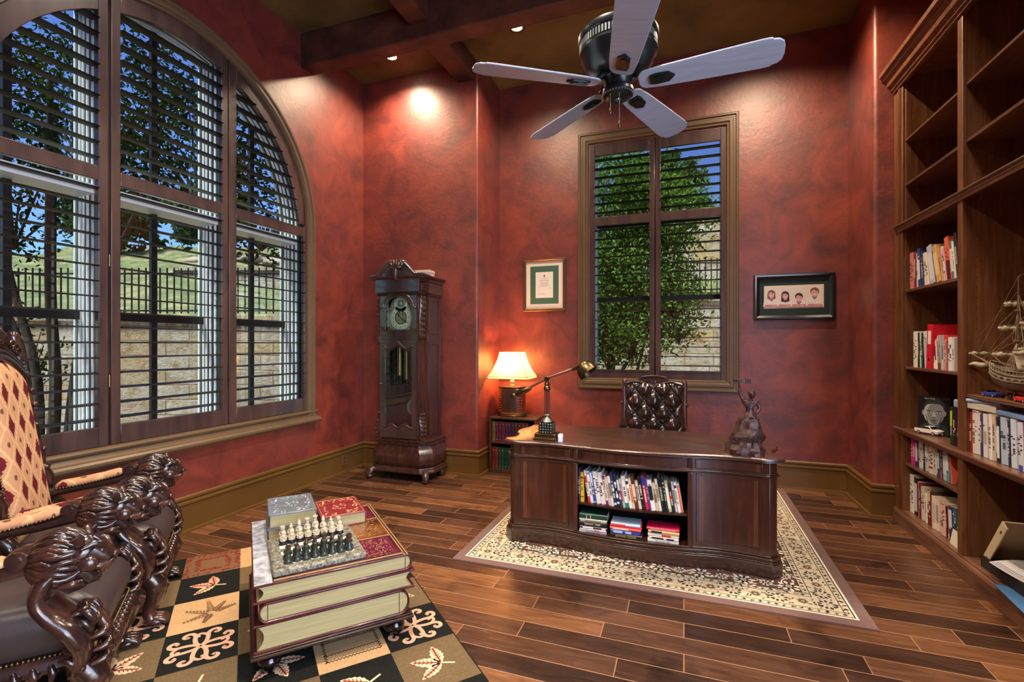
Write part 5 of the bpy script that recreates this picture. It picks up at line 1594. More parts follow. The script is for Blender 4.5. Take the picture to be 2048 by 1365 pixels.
m = MB(); m.lathe([(.0, 2.748), (.068, 2.745), (.075, 2.73), (.070, 2.72), (.066, 2.685), (.074, 2.675), (.076, 2.655), (.066, 2.642), (.045, 2.634), (.0, 2.632)], 32); m.build('switch_housing', FANM, F, smooth=40)
m = MB()
for i in range(32):
    a = 2 * PI * i / 32; m.ball((.071 * cos(a), .071 * sin(a), 2.650), .005, 6, 5)
m.lathe([(.0, 2.631), (.014, 2.631), (.012, 2.626), (0, 2.625)], 12); m.build('beaded_rim', mat('worn_silver', (140, 148, 150), rough=.3, metal=.8), F)
for k_ in range(5):
    a = rad(68 + 72 * k_)
    M_ = Matrix.Rotation(a, 4, 'Z') @ Matrix.Translation((0, 0, 2.70)) @ Matrix.Rotation(rad(-13), 4, 'X')
    m = MB(); P = []
    prof_ = [(.098, .026), (.106, .042), (.125, .055), (.20, .064), (.45, .076), (.62, .082), (.655, .080), (.66, .072), (.682, .068), (.70, .050), (.706, .02)]
    P = [(x, -y) for x, y in prof_] + [(x, y) for x, y in prof_[::-1]]
    m.T = M_; m.prism(P, -.004, .004); bl = m.build('blade', FANB, F, smooth=30, bevel=.0025)
    m = MB(); m.T = M_
    m.prism([(.150, -.024), (.175, -.031), (.235, -.028), (.262, 0), (.235, .028), (.175, .031), (.150, .024)], -.0045, -.014)
    m.prism([(.165, -.015), (.182, -.020), (.225, -.017), (.244, 0), (.225, .017), (.182, .020), (.165, .015)], -.014, -.018)
    m.T = Matrix.Rotation(a, 4, 'Z')
    m.tube([(.060, 0, 2.746), (.085, 0, 2.735), (.108, 0, 2.715), (.135, 0, 2.708)], [.014, .015, .012, .008], 8, sx=1.6)
    m.build('blade_iron', FANM, bl, smooth=40)
for x, y, z1 in ((.012, -.05, 2.47), (-.03, -.05, 2.54)):
    m = MB(); m.cyl((x, y, z1 + .03), (x, y, 2.645), .0018, seg=6); ch = m.build('pull_chain', PEWT, F)
    m = MB(); m.lathe([(.002, .034), (.006, .02), (.007, .008), (.003, 0)], 10, (x, y, z1)); m.build('pull_knob', DBRASS, ch)
# ================================================================ BUILT-IN BOOKCASE
XF, XBK = 1.63, 1.985
Yw = 4.785
K = thing('built_in_bookcase', 'floor to ceiling dark walnut built-in bookcase along the right wall', 'bookcase', (XF, Yw, 0))
K.location = (0, 0, 0)
YL0, YL1 = 4.70, 4.622     # left stile
YM0, YM1 = 3.812, 3.752    # middle stile
YE = 1.2                   # the unit runs on past the frame
def part(nm, *bx, mt=BOOKC, bv=.003, par=None):
    m = MB().box(*bx); return m.build(nm, mt, par or K, bevel=bv)
part('back_panel', XBK, XBK + .02, YE, Yw, .12, 3.66, bv=0)
part('side_panel', XF + .02, XBK, YL1 - .002, YL1 + .02, .12, 3.60)
part('divider_panel', XF + .02, XBK, YM1 + .004, YM0 - .004, .12, 3.60)
part('divider_panel', XF + .02, XBK, 2.56, 2.61, .12, 3.60)
for a, b in ((YL1, YL0), (YM1, YM0), (2.555, 2.615)):
    o = part('stile', XF, XF + .024, a, b, .12, 3.56)
m = MB()
for q in (.012, .024, .040): m.box(XF - .006, XF, YL0 - q - .006, YL0 - q + .002, .12, 3.52)
m.box(XF + .0, XBK, YL0, Yw - .001, .12, 3.60); m.build('wall_scribe', BOOKC, K)
def shelf(z, y0, y1, th=.022, dx=.022, nm='shelf'):
    m = MB(); m.prism([(XF + dx, z - th), (XF + dx - .004, z - th + .004), (XF + dx - .004, z - .010), (XF + dx, z - .008), (XF + dx - .003, z - .004), (XF + dx, z), (XBK, z), (XBK, z - th)], y0, y1, 'y'); 
    return m.build(nm, BOOKS, K, smooth=20)
for z in (3.065, 2.712, 1.872, 1.266, .508): shelf(z, YM0 - .004, YL1 - .002)
for z in (3.072, 2.715, 1.136): shelf(z, 2.61, YM1 + .004)
part('top_board', XF, XBK, YE, Yw, 3.56, 3.60)
# bottom deck + plinth
part('bottom_deck', XF + .006, XBK, YE, Yw - .005, .105, .128, mt=BOOKS)
m = MB(); m.prism([(XF - .022, 0), (XF - .022, .098), (XF - .014, .112), (XF - .006, .118), (XF - .006, .126), (XF + .03, .126), (XF + .03, 0)], YE, 4.747, 'y'); m.build('plinth', BOOKS, K, smooth=20)
# counter shelf and waist moulding
def moulding(nm, pr, y1, mt=BOOKS):
    m = MB(); m.prism(pr, YE, y1, 'y'); return m.build(nm, mt, K, smooth=20)
moulding('counter', [(XBK, .752), (XBK, .778), (XF - .022, .778), (XF - .028, .772), (XF - .028, .764), (XF - .020, .756), (XF - .020, .748), (XF - .012, .742), (XF - .008, .730), (XF + .026, .730), (XF + .026, .752)], 4.735)
moulding('waist_moulding', [(XBK, 2.372), (XBK, 2.398), (XF - .020, 2.398), (XF - .026, 2.390), (XF - .022, 2.382), (XF - .014, 2.380), (XF - .014, 2.366), (XF - .008, 2.360), (XF - .008, 2.342), (XF + .026, 2.342), (XF + .026, 2.372)], 4.735)
cr = [(XF + .02, 3.50), (XF - .012, 3.50), (XF - .014, 3.515), (XF - .026, 3.522), (XF - .028, 3.536), (XF - .050, 3.556), (XF - .056, 3.585), (XF - .078, 3.610), (XF - .082, 3.628), (XF - .104, 3.640), (XF - .106, 3.672), (XF + .02, 3.672)]
moulding('crown_moulding', cr, Yw - .006, BOOKC)
m = MB()
for x in (XF + .07, XBK - .07):
    for i in range(46):
        z = .45 + .064 * i
        if z < 3.5:
            m.cyl((x, YL1 - .0025, z), (x, YL1 - .001, z), .003, seg=6)
            m.cyl((x, YM1 + .0035, z), (x, YM1 + .005, z), .003, seg=6)
m.build('peg_holes', flat((22, 12, 8), .8), K)

# ---------------------------------------------------------------- books on its shelves (spines face the room, -x)
def row(items, y, z, desc, group, xs=1.675, hs=1.0):
    """items: (name, colour, w, h, d, accent, bands, leandeg) running from the far end towards the viewer"""
    n = len(items); x = 0.0
    for i, it in enumerate(items):
        nm, c_, w_, h_, d_, ac, bd, ln_ = it
        h_ *= hs
        b = book('%s book %s, %s' % (nm, desc, ordn(i, n)), group, w_, h_, d_, c_, accent=ac, bands=bd)
        xo = xs + .004 * ((i * 7) % 3); an = rad(abs(ln_))
        M_ = Matrix.Translation((xo, y - x, z + .0006)) @ Matrix.Rotation(rad(-90), 4, 'Z') @ Matrix.Rotation(-an, 4, 'Y')
        if ln_ < 0:   # leaning towards the viewer: pivot on the other corner
            M_ = Matrix.Translation((xo, y - x - w_ * cos(an), z + .0006)) @ Matrix.Rotation(rad(-90), 4, 'Z') @ Matrix.Rotation(an, 4, 'Y') @ Matrix.Translation((-w_, 0, 0))
        b.matrix_world = M_
        if i + 1 < n and ln_ >= 0 and items[i + 1][7] >= 0:
            x = nextx(x, w_, h_, an, items[i + 1][3] * hs, rad(items[i + 1][7])) + .0006
        else:
            x += w_ / cos(an) + .002 + (items[i + 1][3] * 0 if i + 1 < n else 0)
    y -= x
    return y
W3 = (228, 222, 214)
row([('dusty pink', (196, 128, 120), .058, .285, .20, (150, 64, 64), ((.0, .0),), 1), ('dark red', (128, 40, 44), .030, .285, .20, None, (), 1), ('white', W3, .032, .27, .2, (190, 200, 220), ((.5, .6),), 2), ('white lettered blue', (38, 66, 132), .040, .295, .2, (220, 226, 236), ((.2, .7),), 4),
     ('navy', (40, 52, 100), .028, .265, .2, None, (), 6), ('cream', (224, 210, 186), .036, .25, .2, (180, 150, 120), ((.7, .74),), 7), ('ivory', (220, 212, 196), .034, .245, .2, None, (), 10), ('thick pale blue', (176, 188, 206), .060, .29, .21, (210, 214, 220), ((.1, .8),), 14), ('black', (34, 34, 40), .028, .25, .2, None, (), 15),
     ('tan', (200, 160, 108), .052, .275, .2, (226, 196, 150), ((.2, .8),), 15), ('ochre', (190, 140, 80), .024, .265, .2, None, (), 15), ('white and grey', (214, 210, 206), .030, .25, .2, (140, 150, 140), ((.4, .6),), 13), ('pink and white', (214, 150, 160), .022, .235, .2, W3, ((.3, .6),), 12), ('orange headed', (226, 104, 70), .048, .30, .2, (66, 34, 40), ((.0, .45),), 10), ('slate green', (96, 116, 120), .046, .265, .2, (206, 214, 214), ((.2, .8),), 10),
     ('white thin', W3, .018, .255, .2, None, (), 10), ('dark navy', (30, 36, 52), .028, .31, .2, None, (), 9)], 4.612, 1.872, 'on the bookcase shelf above the red binder', 'books on the upper shelf of the left bay')
y = row([('white', W3, .062, .275, .2, (206, 214, 210), ((.0, .0),), 0), ('black', (26, 30, 32), .018, .262, .2, None, (), 0), ('pale mint', (198, 210, 202), .046, .268, .2, None, (), 1), ('dark green', (34, 56, 54), .022, .262, .2, None, (), 1), ('white file', (212, 210, 210), .048, .272, .2, (190, 190, 196), ((.3, .7),), 5)], 4.555, 1.266, 'left of the red binder', 'books on the middle shelf of the left bay')
# red ring binder
t = thing('ring_binder', 'open red lever arch binder with white spine label on the bookcase shelf', 'binder', (1.664, y - .012, 1.2665), 0)
t.rotation_euler = (rad(4), 0, 0)
RB = flat((206, 26, 48), .35)
m = MB(); m.box(0, .008, -.075, 0, 0, .32); m.box(.0, .26, -.004, 0, 0, .32); m.build('cover', RB, t, bevel=.001)
m = MB(); m.box(0, .26, -.080, -.076, 0, .315); o = m.build('front_board', RB, t, bevel=.001)
m = MB(); m.box(-.0015, .0, -.058, -.018, .18, .275); m.build('spine_label', flat((236, 230, 226), .5), t)
m = MB(); m.T = Matrix.Translation((-.001, -.038, .07)) @ Matrix.Rotation(rad(90), 4, 'Y'); m.lathe([(.006, 0), (.011, .0), (.011, .002), (.006, .002)], 16); m.build('finger_ring', flat((30, 10, 14), .4), t)
m = MB()
for z in (.12, .21):
    m.tube([(.03 + .03 * cos(a), -.04 - .03 * sin(a), z) for a in [PI * i / 8 for i in range(9)]], .002, 6)
m.build('lever_rings', flat((190, 190, 196), .25, .9), t)
y -= .098
row([('cream slim', (224, 216, 206), .016, .215, .19, (120, 110, 110), ((.2, .7),), 9), ('white slim', (230, 226, 222), .018, .22, .19, (70, 70, 80), ((.3, .75),), 7), ('pink', (206, 120, 136), .024, .24, .19, W3, ((.85, .95),), 3), ('stone grey', (180, 166, 148), .040, .24, .19, (96, 64, 50), ((.0, .2),), 2), ('grey blue', (160, 170, 186), .026, .235, .19, (214, 200, 180), ((.0, .3),), 2),
     ('tomato red', (222, 62, 54), .036, .24, .19, (226, 150, 120), ((.0, .25),), 2), ('mauve', (150, 84, 100), .018, .2, .19, None, (), 2), ('white tall', (228, 226, 226), .042, .225, .19, None, (), 0), ('pale', (214, 206, 200), .02, .22, .19, None, (), 0)], y, 1.266, 'on the shelf right of the red binder', 'books on the middle shelf of the left bay')
row([('hot pink', (214, 60, 140), .034, .215, .19, (236, 140, 190), ((.0, .0),), 0), ('magenta', (196, 50, 126), .018, .205, .19, W3, ((.3, .7),), 0), ('navy', (36, 46, 96), .040, .22, .19, (226, 226, 236), ((.15, .8),), 1), ('indigo', (60, 50, 130), .022, .21, .19, None, (), 2), ('white', W3, .040, .21, .19, (190, 180, 170), ((.4, .6),), 2), ('ivory', (222, 214, 200), .038, .206, .19, None, (), 2),
     ('dark green', (28, 60, 52), .018, .20, .19, None, (), 2), ('pale lilac', (206, 200, 214), .044, .205, .19, W3, ((.5, .9),), 2), ('plum', (110, 46, 84), .018, .14, .18, None, (), 3), ('wide white', (226, 222, 216), .060, .21, .19, (170, 60, 70), ((.18, .24),), 2), ('cream', (220, 206, 170), .030, .205, .19, (196, 210, 90), ((.8, .98),), 3), ('white and violet', (214, 210, 216), .028, .20, .19, (90, 60, 130), ((.0, .1),), 3),
     ('teal blue', (36, 84, 110), .032, .215, .19, (190, 210, 220), ((.3, .8),), 3), ('charcoal', (50, 52, 64), .026, .215, .19, (200, 90, 100), ((.0, .25),), 3), ('pale blue', (190, 204, 214), .060, .21, .19, (220, 226, 230), ((.2, .8),), 3), ('aqua', (96, 160, 160), .030, .20, .19, (230, 236, 230), ((.4, .9),), 4), ('coral', (226, 96, 76), .016, .18, .18, None, (), 8)], 4.596, .508, 'on the shelf just under the counter', 'books on the shelf under the counter')
t = book('dark book with a red ALC head facing out, under the counter', 'books on the shelf under the counter', .15, .21, .03, (36, 34, 38), accent=(170, 24, 50), bands=((.62, .98),), title=None)
t.matrix_world = Matrix.Translation((1.70, 3.99, .5086)) @ Matrix.Rotation(rad(-90), 4, 'Z') @ Matrix.Rotation(rad(-6), 4, 'X')
m = MB(); m.text('ALC', .065, Matrix.Translation((.075, -.0012, .165)) @ Matrix.Rotation(rad(90), 4, 'X'), 0); m.box(.03, .12, -.001, .001, .012, .085, 1); m.build('title', [flat((226, 190, 196), .5), flat((206, 196, 176), .5)], t, smooth=0)
row([('white', (224, 220, 210), .060, .30, .25, None, (), 1), ('white lettered black', (30, 32, 36), .052, .295, .26, (196, 200, 204), ((.1, .85),), 2), ('peach', (220, 160, 140), .030, .275, .22, None, (), 3), ('dark red', (120, 30, 36), .026, .272, .24, None, (), 3), ('pale green', (206, 206, 186), .050, .255, .24, (150, 60, 64), ((.5, .54),), 3), ('blue grey', (92, 112, 128), .022, .22, .2, None, (), 3),
     ('white slim', W3, .022, .225, .2, None, (), 3), ('maroon and gold', (120, 34, 40), .046, .255, .2, (220, 190, 130), ((.7, .98),), 2), ('olive', (66, 60, 44), .026, .265, .27, None, (), 2), ('cream tall', (226, 216, 196), .050, .235, .26, (200, 190, 176), ((.2, .8),), 2), ('cream', (222, 208, 190), .036, .23, .25, (170, 150, 140), ((.3, .8),), 2), ('beige', (214, 190, 170), .042, .22, .24, None, (), 3),
     ('rose', (222, 176, 164), .050, .225, .22, (196, 60, 60), ((.96, .99),), 3), ('black slim', (30, 26, 30), .016, .215, .2, None, (), 4), ('orange', (222, 84, 54), .030, .22, .2, (236, 200, 170), ((.0, .15),), 4), ('navy', (40, 58, 96), .044, .235, .22, (206, 212, 220), ((.4, .9),), 4), ('steel blue', (64, 90, 124), .038, .24, .22, None, (), 4)], 4.612, .1285, 'on the bookcase\'s lowest left shelf', 'books on the bottom shelf of the left bay', hs=.97)
t = book('teal book leaning at the right end of the bottom shelf', 'books on the bottom shelf of the left bay', .036, .235, .2, (60, 150, 166), accent=(220, 230, 230), bands=((.2, .8),))
t.matrix_world = Matrix.Translation((1.668, 3.905, .1292)) @ Matrix.Rotation(rad(-90), 4, 'Z') @ Matrix.Rotation(rad(7), 4, 'Y')
t = book('dark green book facing out beside the middle stile on the bottom shelf', 'books on the bottom shelf of the left bay', .135, .235, .024, (22, 56, 50), accent=(214, 206, 184), bands=((.0, .42),))
t.matrix_world = Matrix.Translation((1.655, 3.965, .1292)) @ Matrix.Rotation(rad(-90), 4, 'Z') @ Matrix.Rotation(rad(-10), 4, 'X')
m = MB(); m.text('GO', .055, Matrix.Translation((.07, -.0012, .185)) @ Matrix.Rotation(rad(90), 4, 'X'), 0); m.text('HI', .055, Matrix.Translation((.07, -.0012, .13)) @ Matrix.Rotation(rad(90), 4, 'X'), 0); m.build('title', flat((220, 226, 214), .5), t, smooth=0)

# ---------------------------------------------------------------- counter: portrait book, toy cars, books
P = thing('portrait_book', 'black hardback with a greyscale man\'s portrait on its cover standing on the counter', 'book', (1.86, 4.475, .779), 0)
P.matrix_world = Matrix.Translation((1.700, 4.545, .7795)) @ Matrix.Rotation(rad(-33), 4, 'Z') @ Matrix.Rotation(rad(-7), 4, 'X')
BW, BH = .185, .268
m = MB(); m.box(0, BW, 0, .003, 0, BH); m.box(0, BW, .037, .040, 0, BH); m.box(0, .003, 0, .04, 0, BH); m.build('cover', flat((18, 20, 22), .35), P)
m = MB(); m.box(.003, BW - .003, .003, .037, .003, BH - .003); m.build('page_block', PAGES, P)
m = MB(); m.T = Matrix.Translation((BW / 2, -.0004, BH / 2)) @ Matrix.Rotation(rad(90), 4, 'X')
zz[0] = 0
G = [flat((150, 152, 154), .5), flat((96, 98, 100), .5), flat((44, 46, 48), .5), flat((200, 202, 204), .5), flat((24, 26, 28), .5), flat((226, 228, 230), .5)]
pol([(-.085, -.13), (.085, -.13), (.07, -.085), (.03, -.065), (-.03, -.065), (-.075, -.09)], 2)
pol([(-.03, -.10), (.03, -.10), (.034, -.04), (-.034, -.04)], 1)
for s in (-1, 1): ell(s * .062, .008, .009, .020, 0)
ell(0, .008, .060, .090, 3, 28); ell(.010, .006, .050, .084, 0, 28)
pol([(-.064, .02), (-.064, .07), (-.042, .102), (.0, .112), (.042, .104), (.064, .072), (.064, .02), (.055, .052), (.034, .074), (-.01, .078), (-.04, .070), (-.055, .05)], 2)
for s in (-1, 1):
    pol([(s * .044, .028), (s * .014, .022), (s * .014, .018), (s * .044, .020)], 2); ell(s * .027, .010, .011, .0045, 5, 12); ell(s * .027, .010, .0045, .0045, 4, 10)
    pol([(s * .046, -.01), (s * .052, .0), (s * .040, -.06), (s * .026, -.076), (s * .034, -.05)], 1)
pol([(-.008, .012), (.006, .012), (.013, -.022), (0, -.028), (-.013, -.022)], 3); pol([(-.012, -.023), (.012, -.023), (.006, -.029), (-.006, -.029)], 2)
pol([(-.024, -.047), (0, -.043), (.024, -.047), (0, -.054)], 2); ell(0, -.066, .018, .006, 1, 12)
m.build('cover_portrait', G, P, smooth=0)
m = MB(); m.text('Elon Musk', .015, Matrix.Translation((BW * .36, -.001, BH * .93)) @ Matrix.Rotation(rad(90), 4, 'X'), 0); m.text('by Walter Isaacson', .011, Matrix.Translation((BW * .72, -.001, BH * .93)) @ Matrix.Rotation(rad(90), 4, 'X'), 1)
m.build('title', [flat((226, 226, 226), .5), flat((110, 112, 114), .5)], P, smooth=0)

def toycar(nm, lab, cat, loc, rz, col, kind, L=.12, group=None):
    t = thing(nm, lab, cat, loc, rz, group); h = L * .26; w_ = L * .2
    body = flat(col, .18, 0, .6); gl = flat((30, 34, 40), .1)
    if kind == 'pickup':
        side = [(-.5, .10), (-.5, .22), (-.49, .235), (-.12, .235), (-.10, .25), (-.05, .37), (.13, .375), (.24, .25), (.46, .225), (.5, .19), (.5, .09), (.40, .07), (-.42, .07)]
    else:
        side = [(-.5, .10), (-.49, .20), (-.36, .225), (-.20, .215), (.05, .215), (.14, .225), (.40, .19), (.49, .15), (.5, .09), (.40, .055), (-.42, .055)]
    m = MB(); m.prism([(x * L, z * L) for x, z in side], -w_, w_, 'y'); m.build('body', body, t, smooth=40, bevel=L * .018, seg=2)
    m = MB()
    if kind == 'pickup':
        m.box(-.47 * L, -.13 * L, -w_ * .84, w_ * .84, .232 * L, .24 * L, 1)
        m.prism([(-.085 * L, .265 * L), (-.045 * L, .355 * L), (.115 * L, .36 * L), (.20 * L, .265 * L)], -w_ - .0006, w_ + .0006, 'y', 0)
        m.prism([(.235 * L, .262 * L), (.14 * L, .362 * L), (.145 * L, .365 * L), (.245 * L, .262 * L)], -w_ * .86, w_ * .86, 'y', 0)
    else:
        m.prism([(.13 * L, .215 * L), (.05 * L, .30 * L), (.06 * L, .305 * L), (.16 * L, .22 * L)], -w_ * .85, w_ * .85, 'y', 0)
        m.box(-.22 * L, .04 * L, -w_ * .75, w_ * .75, .214 * L, .2175 * L, 1)
        for s in (-1, 1): m.box(-.14 * L, -.08 * L, s * w_ * .42 - .07 * L * .6, s * w_ * .42 + .07 * L * .6, .21 * L, .275 * L, 1)
    m.build('glass_and_seats', [gl, flat((40, 34, 32), .6)], t, smooth=30)
    for sx in (-.31, .30):
        for sy in (-1, 1):
            m = MB(); c_ = Vector((sx * L, sy * w_ * .93, .078 * L)); m.cyl(tuple(c_ - Vector((0, .02 * L, 0))), tuple(c_ + Vector((0, .02 * L, 0))), .078 * L, seg=16, k=0)
            m.cyl(tuple(c_ - Vector((0, .023 * L, 0))), tuple(c_ + Vector((0, .023 * L, 0))), .048 * L, seg=12, k=1); m.build('wheel', [flat((24, 24, 26), .6), flat((206, 208, 212), .25, .6)], t)
    return t
toycar('toy_pickup', 'white toy pickup truck in front of the portrait book on the counter', 'toy car', (1.700, 4.36, .7795), -58, (226, 220, 212), 'pickup', .165)
toycar('toy_car', 'dark green toy car behind the white toy pickup on the counter', 'toy car', (1.80, 4.27, .7795), -62, (24, 40, 34), 'car', .15)
toycar('toy_car', 'blue toy convertible on the shelf below the model ship', 'toy car', (1.705, 3.60, 1.1365), 96, (48, 66, 150), 'car', .125)
toycar('toy_car', 'red toy convertible at the front of the shelf below the model ship', 'toy car', (1.70, 3.30, 1.1365), 84, (214, 44, 48), 'car', .135)
toycar('toy_car', 'white toy car behind the red convertible below the model ship', 'toy car', (1.80, 3.33, 1.1365), 90, (206, 204, 198), 'car', .13)
toycar('toy_car', 'black toy car between the blue and white cars below the model ship', 'toy car', (1.80, 3.53, 1.1365), 100, (26, 28, 34), 'car', .13)
row([('yellow lettered dark green', (40, 50, 40), .026, .25, .19, (196, 200, 60), ((.5, .9),), 0), ('black', (26, 28, 34), .034, .25, .19, None, (), 0), ('black footed red', (206, 50, 62), .062, .245, .19, (26, 26, 30), ((.0, .24),), -2)], 3.972, .779, 'on the counter by the middle stile', 'books standing on the counter', xs=1.66)
cols = [('dark red', (140, 30, 44), .022, .245, None, ()), ('cream', (216, 210, 196), .055, .262, (170, 60, 60), ((.95, .97),)), ('white', (214, 216, 222), .032, .25, None, ()), ('navy', (46, 60, 110), .020, .25, None, ()), ('pale', (218, 212, 206), .036, .255, (180, 160, 150), ((.3, .6),)), ('lilac', (186, 170, 186), .026, .258, None, ()), ('white slim', W3, .024, .262, None, ()), ('beige', (200, 180, 156), .026, .255, None, ()),
        ('violet', (80, 60, 110), .022, .255, (220, 214, 226), ((.2, .7),)), ('black', (34, 34, 44), .024, .255, (214, 220, 226), ((.1, .8),)), ('light blue', (172, 190, 212), .046, .26, (60, 70, 110), ((.55, .62),)), ('white narrow', W3, .020, .24, None, ()), ('dark blue', (36, 48, 84), .018, .25, None, ()), ('grey white', (206, 210, 216), .040, .262, None, ()), ('sky blue', (150, 180, 214), .026, .25, None, ()), ('pale grey', (206, 206, 214), .034, .255, (70, 80, 150), ((.0, .12),)),
        ('purple', (110, 60, 140), .020, .258, None, ()), ('fuchsia', (206, 60, 130), .022, .25, None, ()), ('coral red', (222, 80, 80), .018, .245, None, ()), ('white wide', (222, 222, 226), .042, .255, None, ()), ('blue grey', (130, 146, 176), .028, .255, None, ()), ('mint', (170, 210, 180), .022, .26, None, ()), ('green', (60, 150, 90), .022, .25, None, ()), ('ivory', W3, .03, .25, None, ())]
row([(a, b, w_, h_, .2, ac, bd, 1 + .12 * i) for i, (a, b, w_, h_, ac, bd) in enumerate(cols)], 3.742, .779, 'under the model ship\'s shelf', 'books standing on the counter under the ship shelf', xs=1.66)
for i, (nm, c_, T, L_, zz_, yy, rz_) in enumerate((('light blue', (120, 150, 200), .026, .28, 1.045, 3.36, -93), ('white and beige', (222, 214, 200), .042, .24, 1.046, 3.63, -84), ('pale blue', (150, 176, 210), .020, .24, 1.0895, 3.62, -78))):
    flatbook('%s book lying on top of the upright books on the counter' % nm, 'books lying across the upright books', L_, .17, T, c_, (1.665, yy, zz_), rz_)
# small blue grey card sticking out on top of the red and black books
t = flatbook('small blue-grey book lying on top of the red and black counter books', 'books lying across the upright books', .10, .14, .05, (150, 164, 196), (1.67, 3.90, 1.032), -90)

# ---------------------------------------------------------------- box file and papers on the bottom deck
t = thing('open_box_file', 'open beige cardboard box file on the bottom deck of the bookcase', 'box', (1.78, 3.42, .129), 0)
BX = mat('beige_card', (188, 170, 134), c2=(198, 182, 148), scale=3, rough=.7)
m = MB(); m.box(-.12, .17, -.20, .20, 0, .006); m.box(-.12, -.114, -.2, .2, .006, .07); m.box(.164, .17, -.2, .2, .006, .07); m.box(-.12, .17, -.2, -.194, .006, .07); m.box(-.12, .17, .194, .2, .006, .07)
m.build('tray', flat((40, 38, 36), .6), t)
m = MB(); m.T = Matrix.Translation((-.10, .215, .03)) @ Matrix.Rotation(rad(34), 4, 'X'); m.box(-.01, .28, -.004, .004, 0, .36); m.box(-.012, -.004, -.05, .004, 0, .36); m.build('lid', BX, t, bevel=.002)
m = MB(); m.T = Matrix.Translation((-.113, .215, .03)) @ Matrix.Rotation(rad(34), 4, 'X')
for z in (.05, .29):
    m.box(-.002, .002, -.03, -.024, z, z + .02); m.build('lid_slot', flat((60, 50, 40), .7), t); T_ = m.T; m = MB(); m.T = T_
for i, (nm, lab, x, y, z, rz_, c_, w_, h_) in enumerate((('paper_sheet', 'loose white printed papers heaped on the open box file', 1.76, 3.33, .215, 14, (214, 214, 220), .22, .30), ('paper_folder', 'blue paper folder under the loose papers on the bottom deck', 1.70, 3.20, .1295, -6, (60, 104, 150), .24, .32))):
    t = thing(nm, lab, 'papers', (x, y, z), rz_)
    m = MB()
    for k_ in range(4 if i == 0 else 1):
        def fn(u, v, k_=k_): return ((u - .5) * w_ + .006 * k_, (v - .5) * h_ - .01 * k_, .006 * k_ + (.03 * (v - .3) ** 2 + .04 * max(0, .4 - u) ** 2 * -2 if i == 0 else .001))
        m.grid(fn, 8, 10)
    o = m.build('sheets', flat(c_, .6), t, smooth=180); so = o.modifiers.new('thick', 'SOLIDIFY'); so.thickness = .0015

# ---------------------------------------------------------------- model ship
S = thing('model_ship', 'antique wooden model sailing ship with furled cream sails on the bookcase shelf', 'model ship', (1.745, 3.34, 1.1365))
S.rotation_euler = (0, 0, rad(98))       # local +x towards the bow
HULL = mat('weathered_hull_timber', (84, 68, 58), stops=[(.3, (44, 36, 32)), (.55, (104, 88, 76)), (.8, (150, 136, 118))], scale=14, stretch=(.4, 3, 3), rough=.5)
m = MB(); rg = []; N = 22
for i in range(N + 1):
    t = i / N; x = -.27 + .55 * t
    bw = .062 * (1 - max(0, (t - .55) / .45) ** 2.2) ** .6 * (.72 + .28 * min(1, t * 4)); bw = max(bw, .003)
    zk = .045 + .07 * max(0, (t - .7) / .3) ** 2; zt = .135 + .05 * (t - .45) ** 2 * 4 * (1.5 if t < .45 else .9)
    rg.append([(x, s * bw * w_, zk + (zt - zk) * h) for s, w_, h in ((-1, 1.0, 1), (-1, 1.04, .6), (-1, .85, .25), (-1, .06, 0), (1, .06, 0), (1, .85, .25), (1, 1.04, .6), (1, 1.0, 1))])
m.loft(rg); m.build('hull', HULL, S, smooth=50)
m = MB()
for s in (-1, 1):
    for zf, r in ((.62, .0035), (.8, .0035), (.98, .004)):
        P = [(a[0][0], s * (abs(a[6 if s > 0 else 1][1]) + .001) * (1 if zf < .9 else .97), a[3][2] + (a[0][2] - a[3][2]) * zf) for a in rg]; m.tube(P, r, 5)
    for i in range(2, 20):
        a = rg[i]; z0 = a[0][2]; y = s * abs(a[0][1])
        m.box(a[0][0] - .002, a[0][0] + .002, y - .002, y + .002, z0, z0 + .022)
    P = [(a[0][0], s * abs(a[0][1]), a[0][2] + .022) for a in rg]; m.tube(P, .003, 5)
    for i in range(4, 18, 2):
        a = rg[i]; y = s * abs(a[6 if s > 0 else 1][1]); m.box(a[0][0] - .008, a[0][0] + .008, y - .004, y + .004, a[3][2] + (a[0][2] - a[3][2]) * .68, a[3][2] + (a[0][2] - a[3][2]) * .8)
m.box(-.27, -.12, -.045, .045, .17, .205); m.box(.10, .20, -.03, .03, .155, .175)
m.build('bulwark_rails', mat('pale_ship_trim', (150, 138, 116), c2=(90, 78, 66), scale=20, rough=.5), S, smooth=30)
m = MB(); m.tube([(-.24, 0, .04), (0, 0, .035), (.16, 0, .045), (.26, 0, .10)], .006, 6); m.build('keel', mat('light_keel', (170, 130, 90), rough=.5), S)
for x in (-.12, .10):
    m = MB(); m.box(x - .008, x + .008, -.05, .05, 0, .012); m.box(x - .008, x + .008, -.012, .012, .010, .046); m.build('cradle', BOOKC, S)
MAST = mat('mast_timber', (120, 92, 70), c2=(70, 54, 44), scale=10, rough=.5); SAIL = mat('parchment_sail', (196, 186, 160), c2=(160, 148, 122), scale=10, rough=.8)
masts = [(.09, .56, 1.0), (-.06, .60, 1.05), (-.20, .46, .75)]
RG = MB()
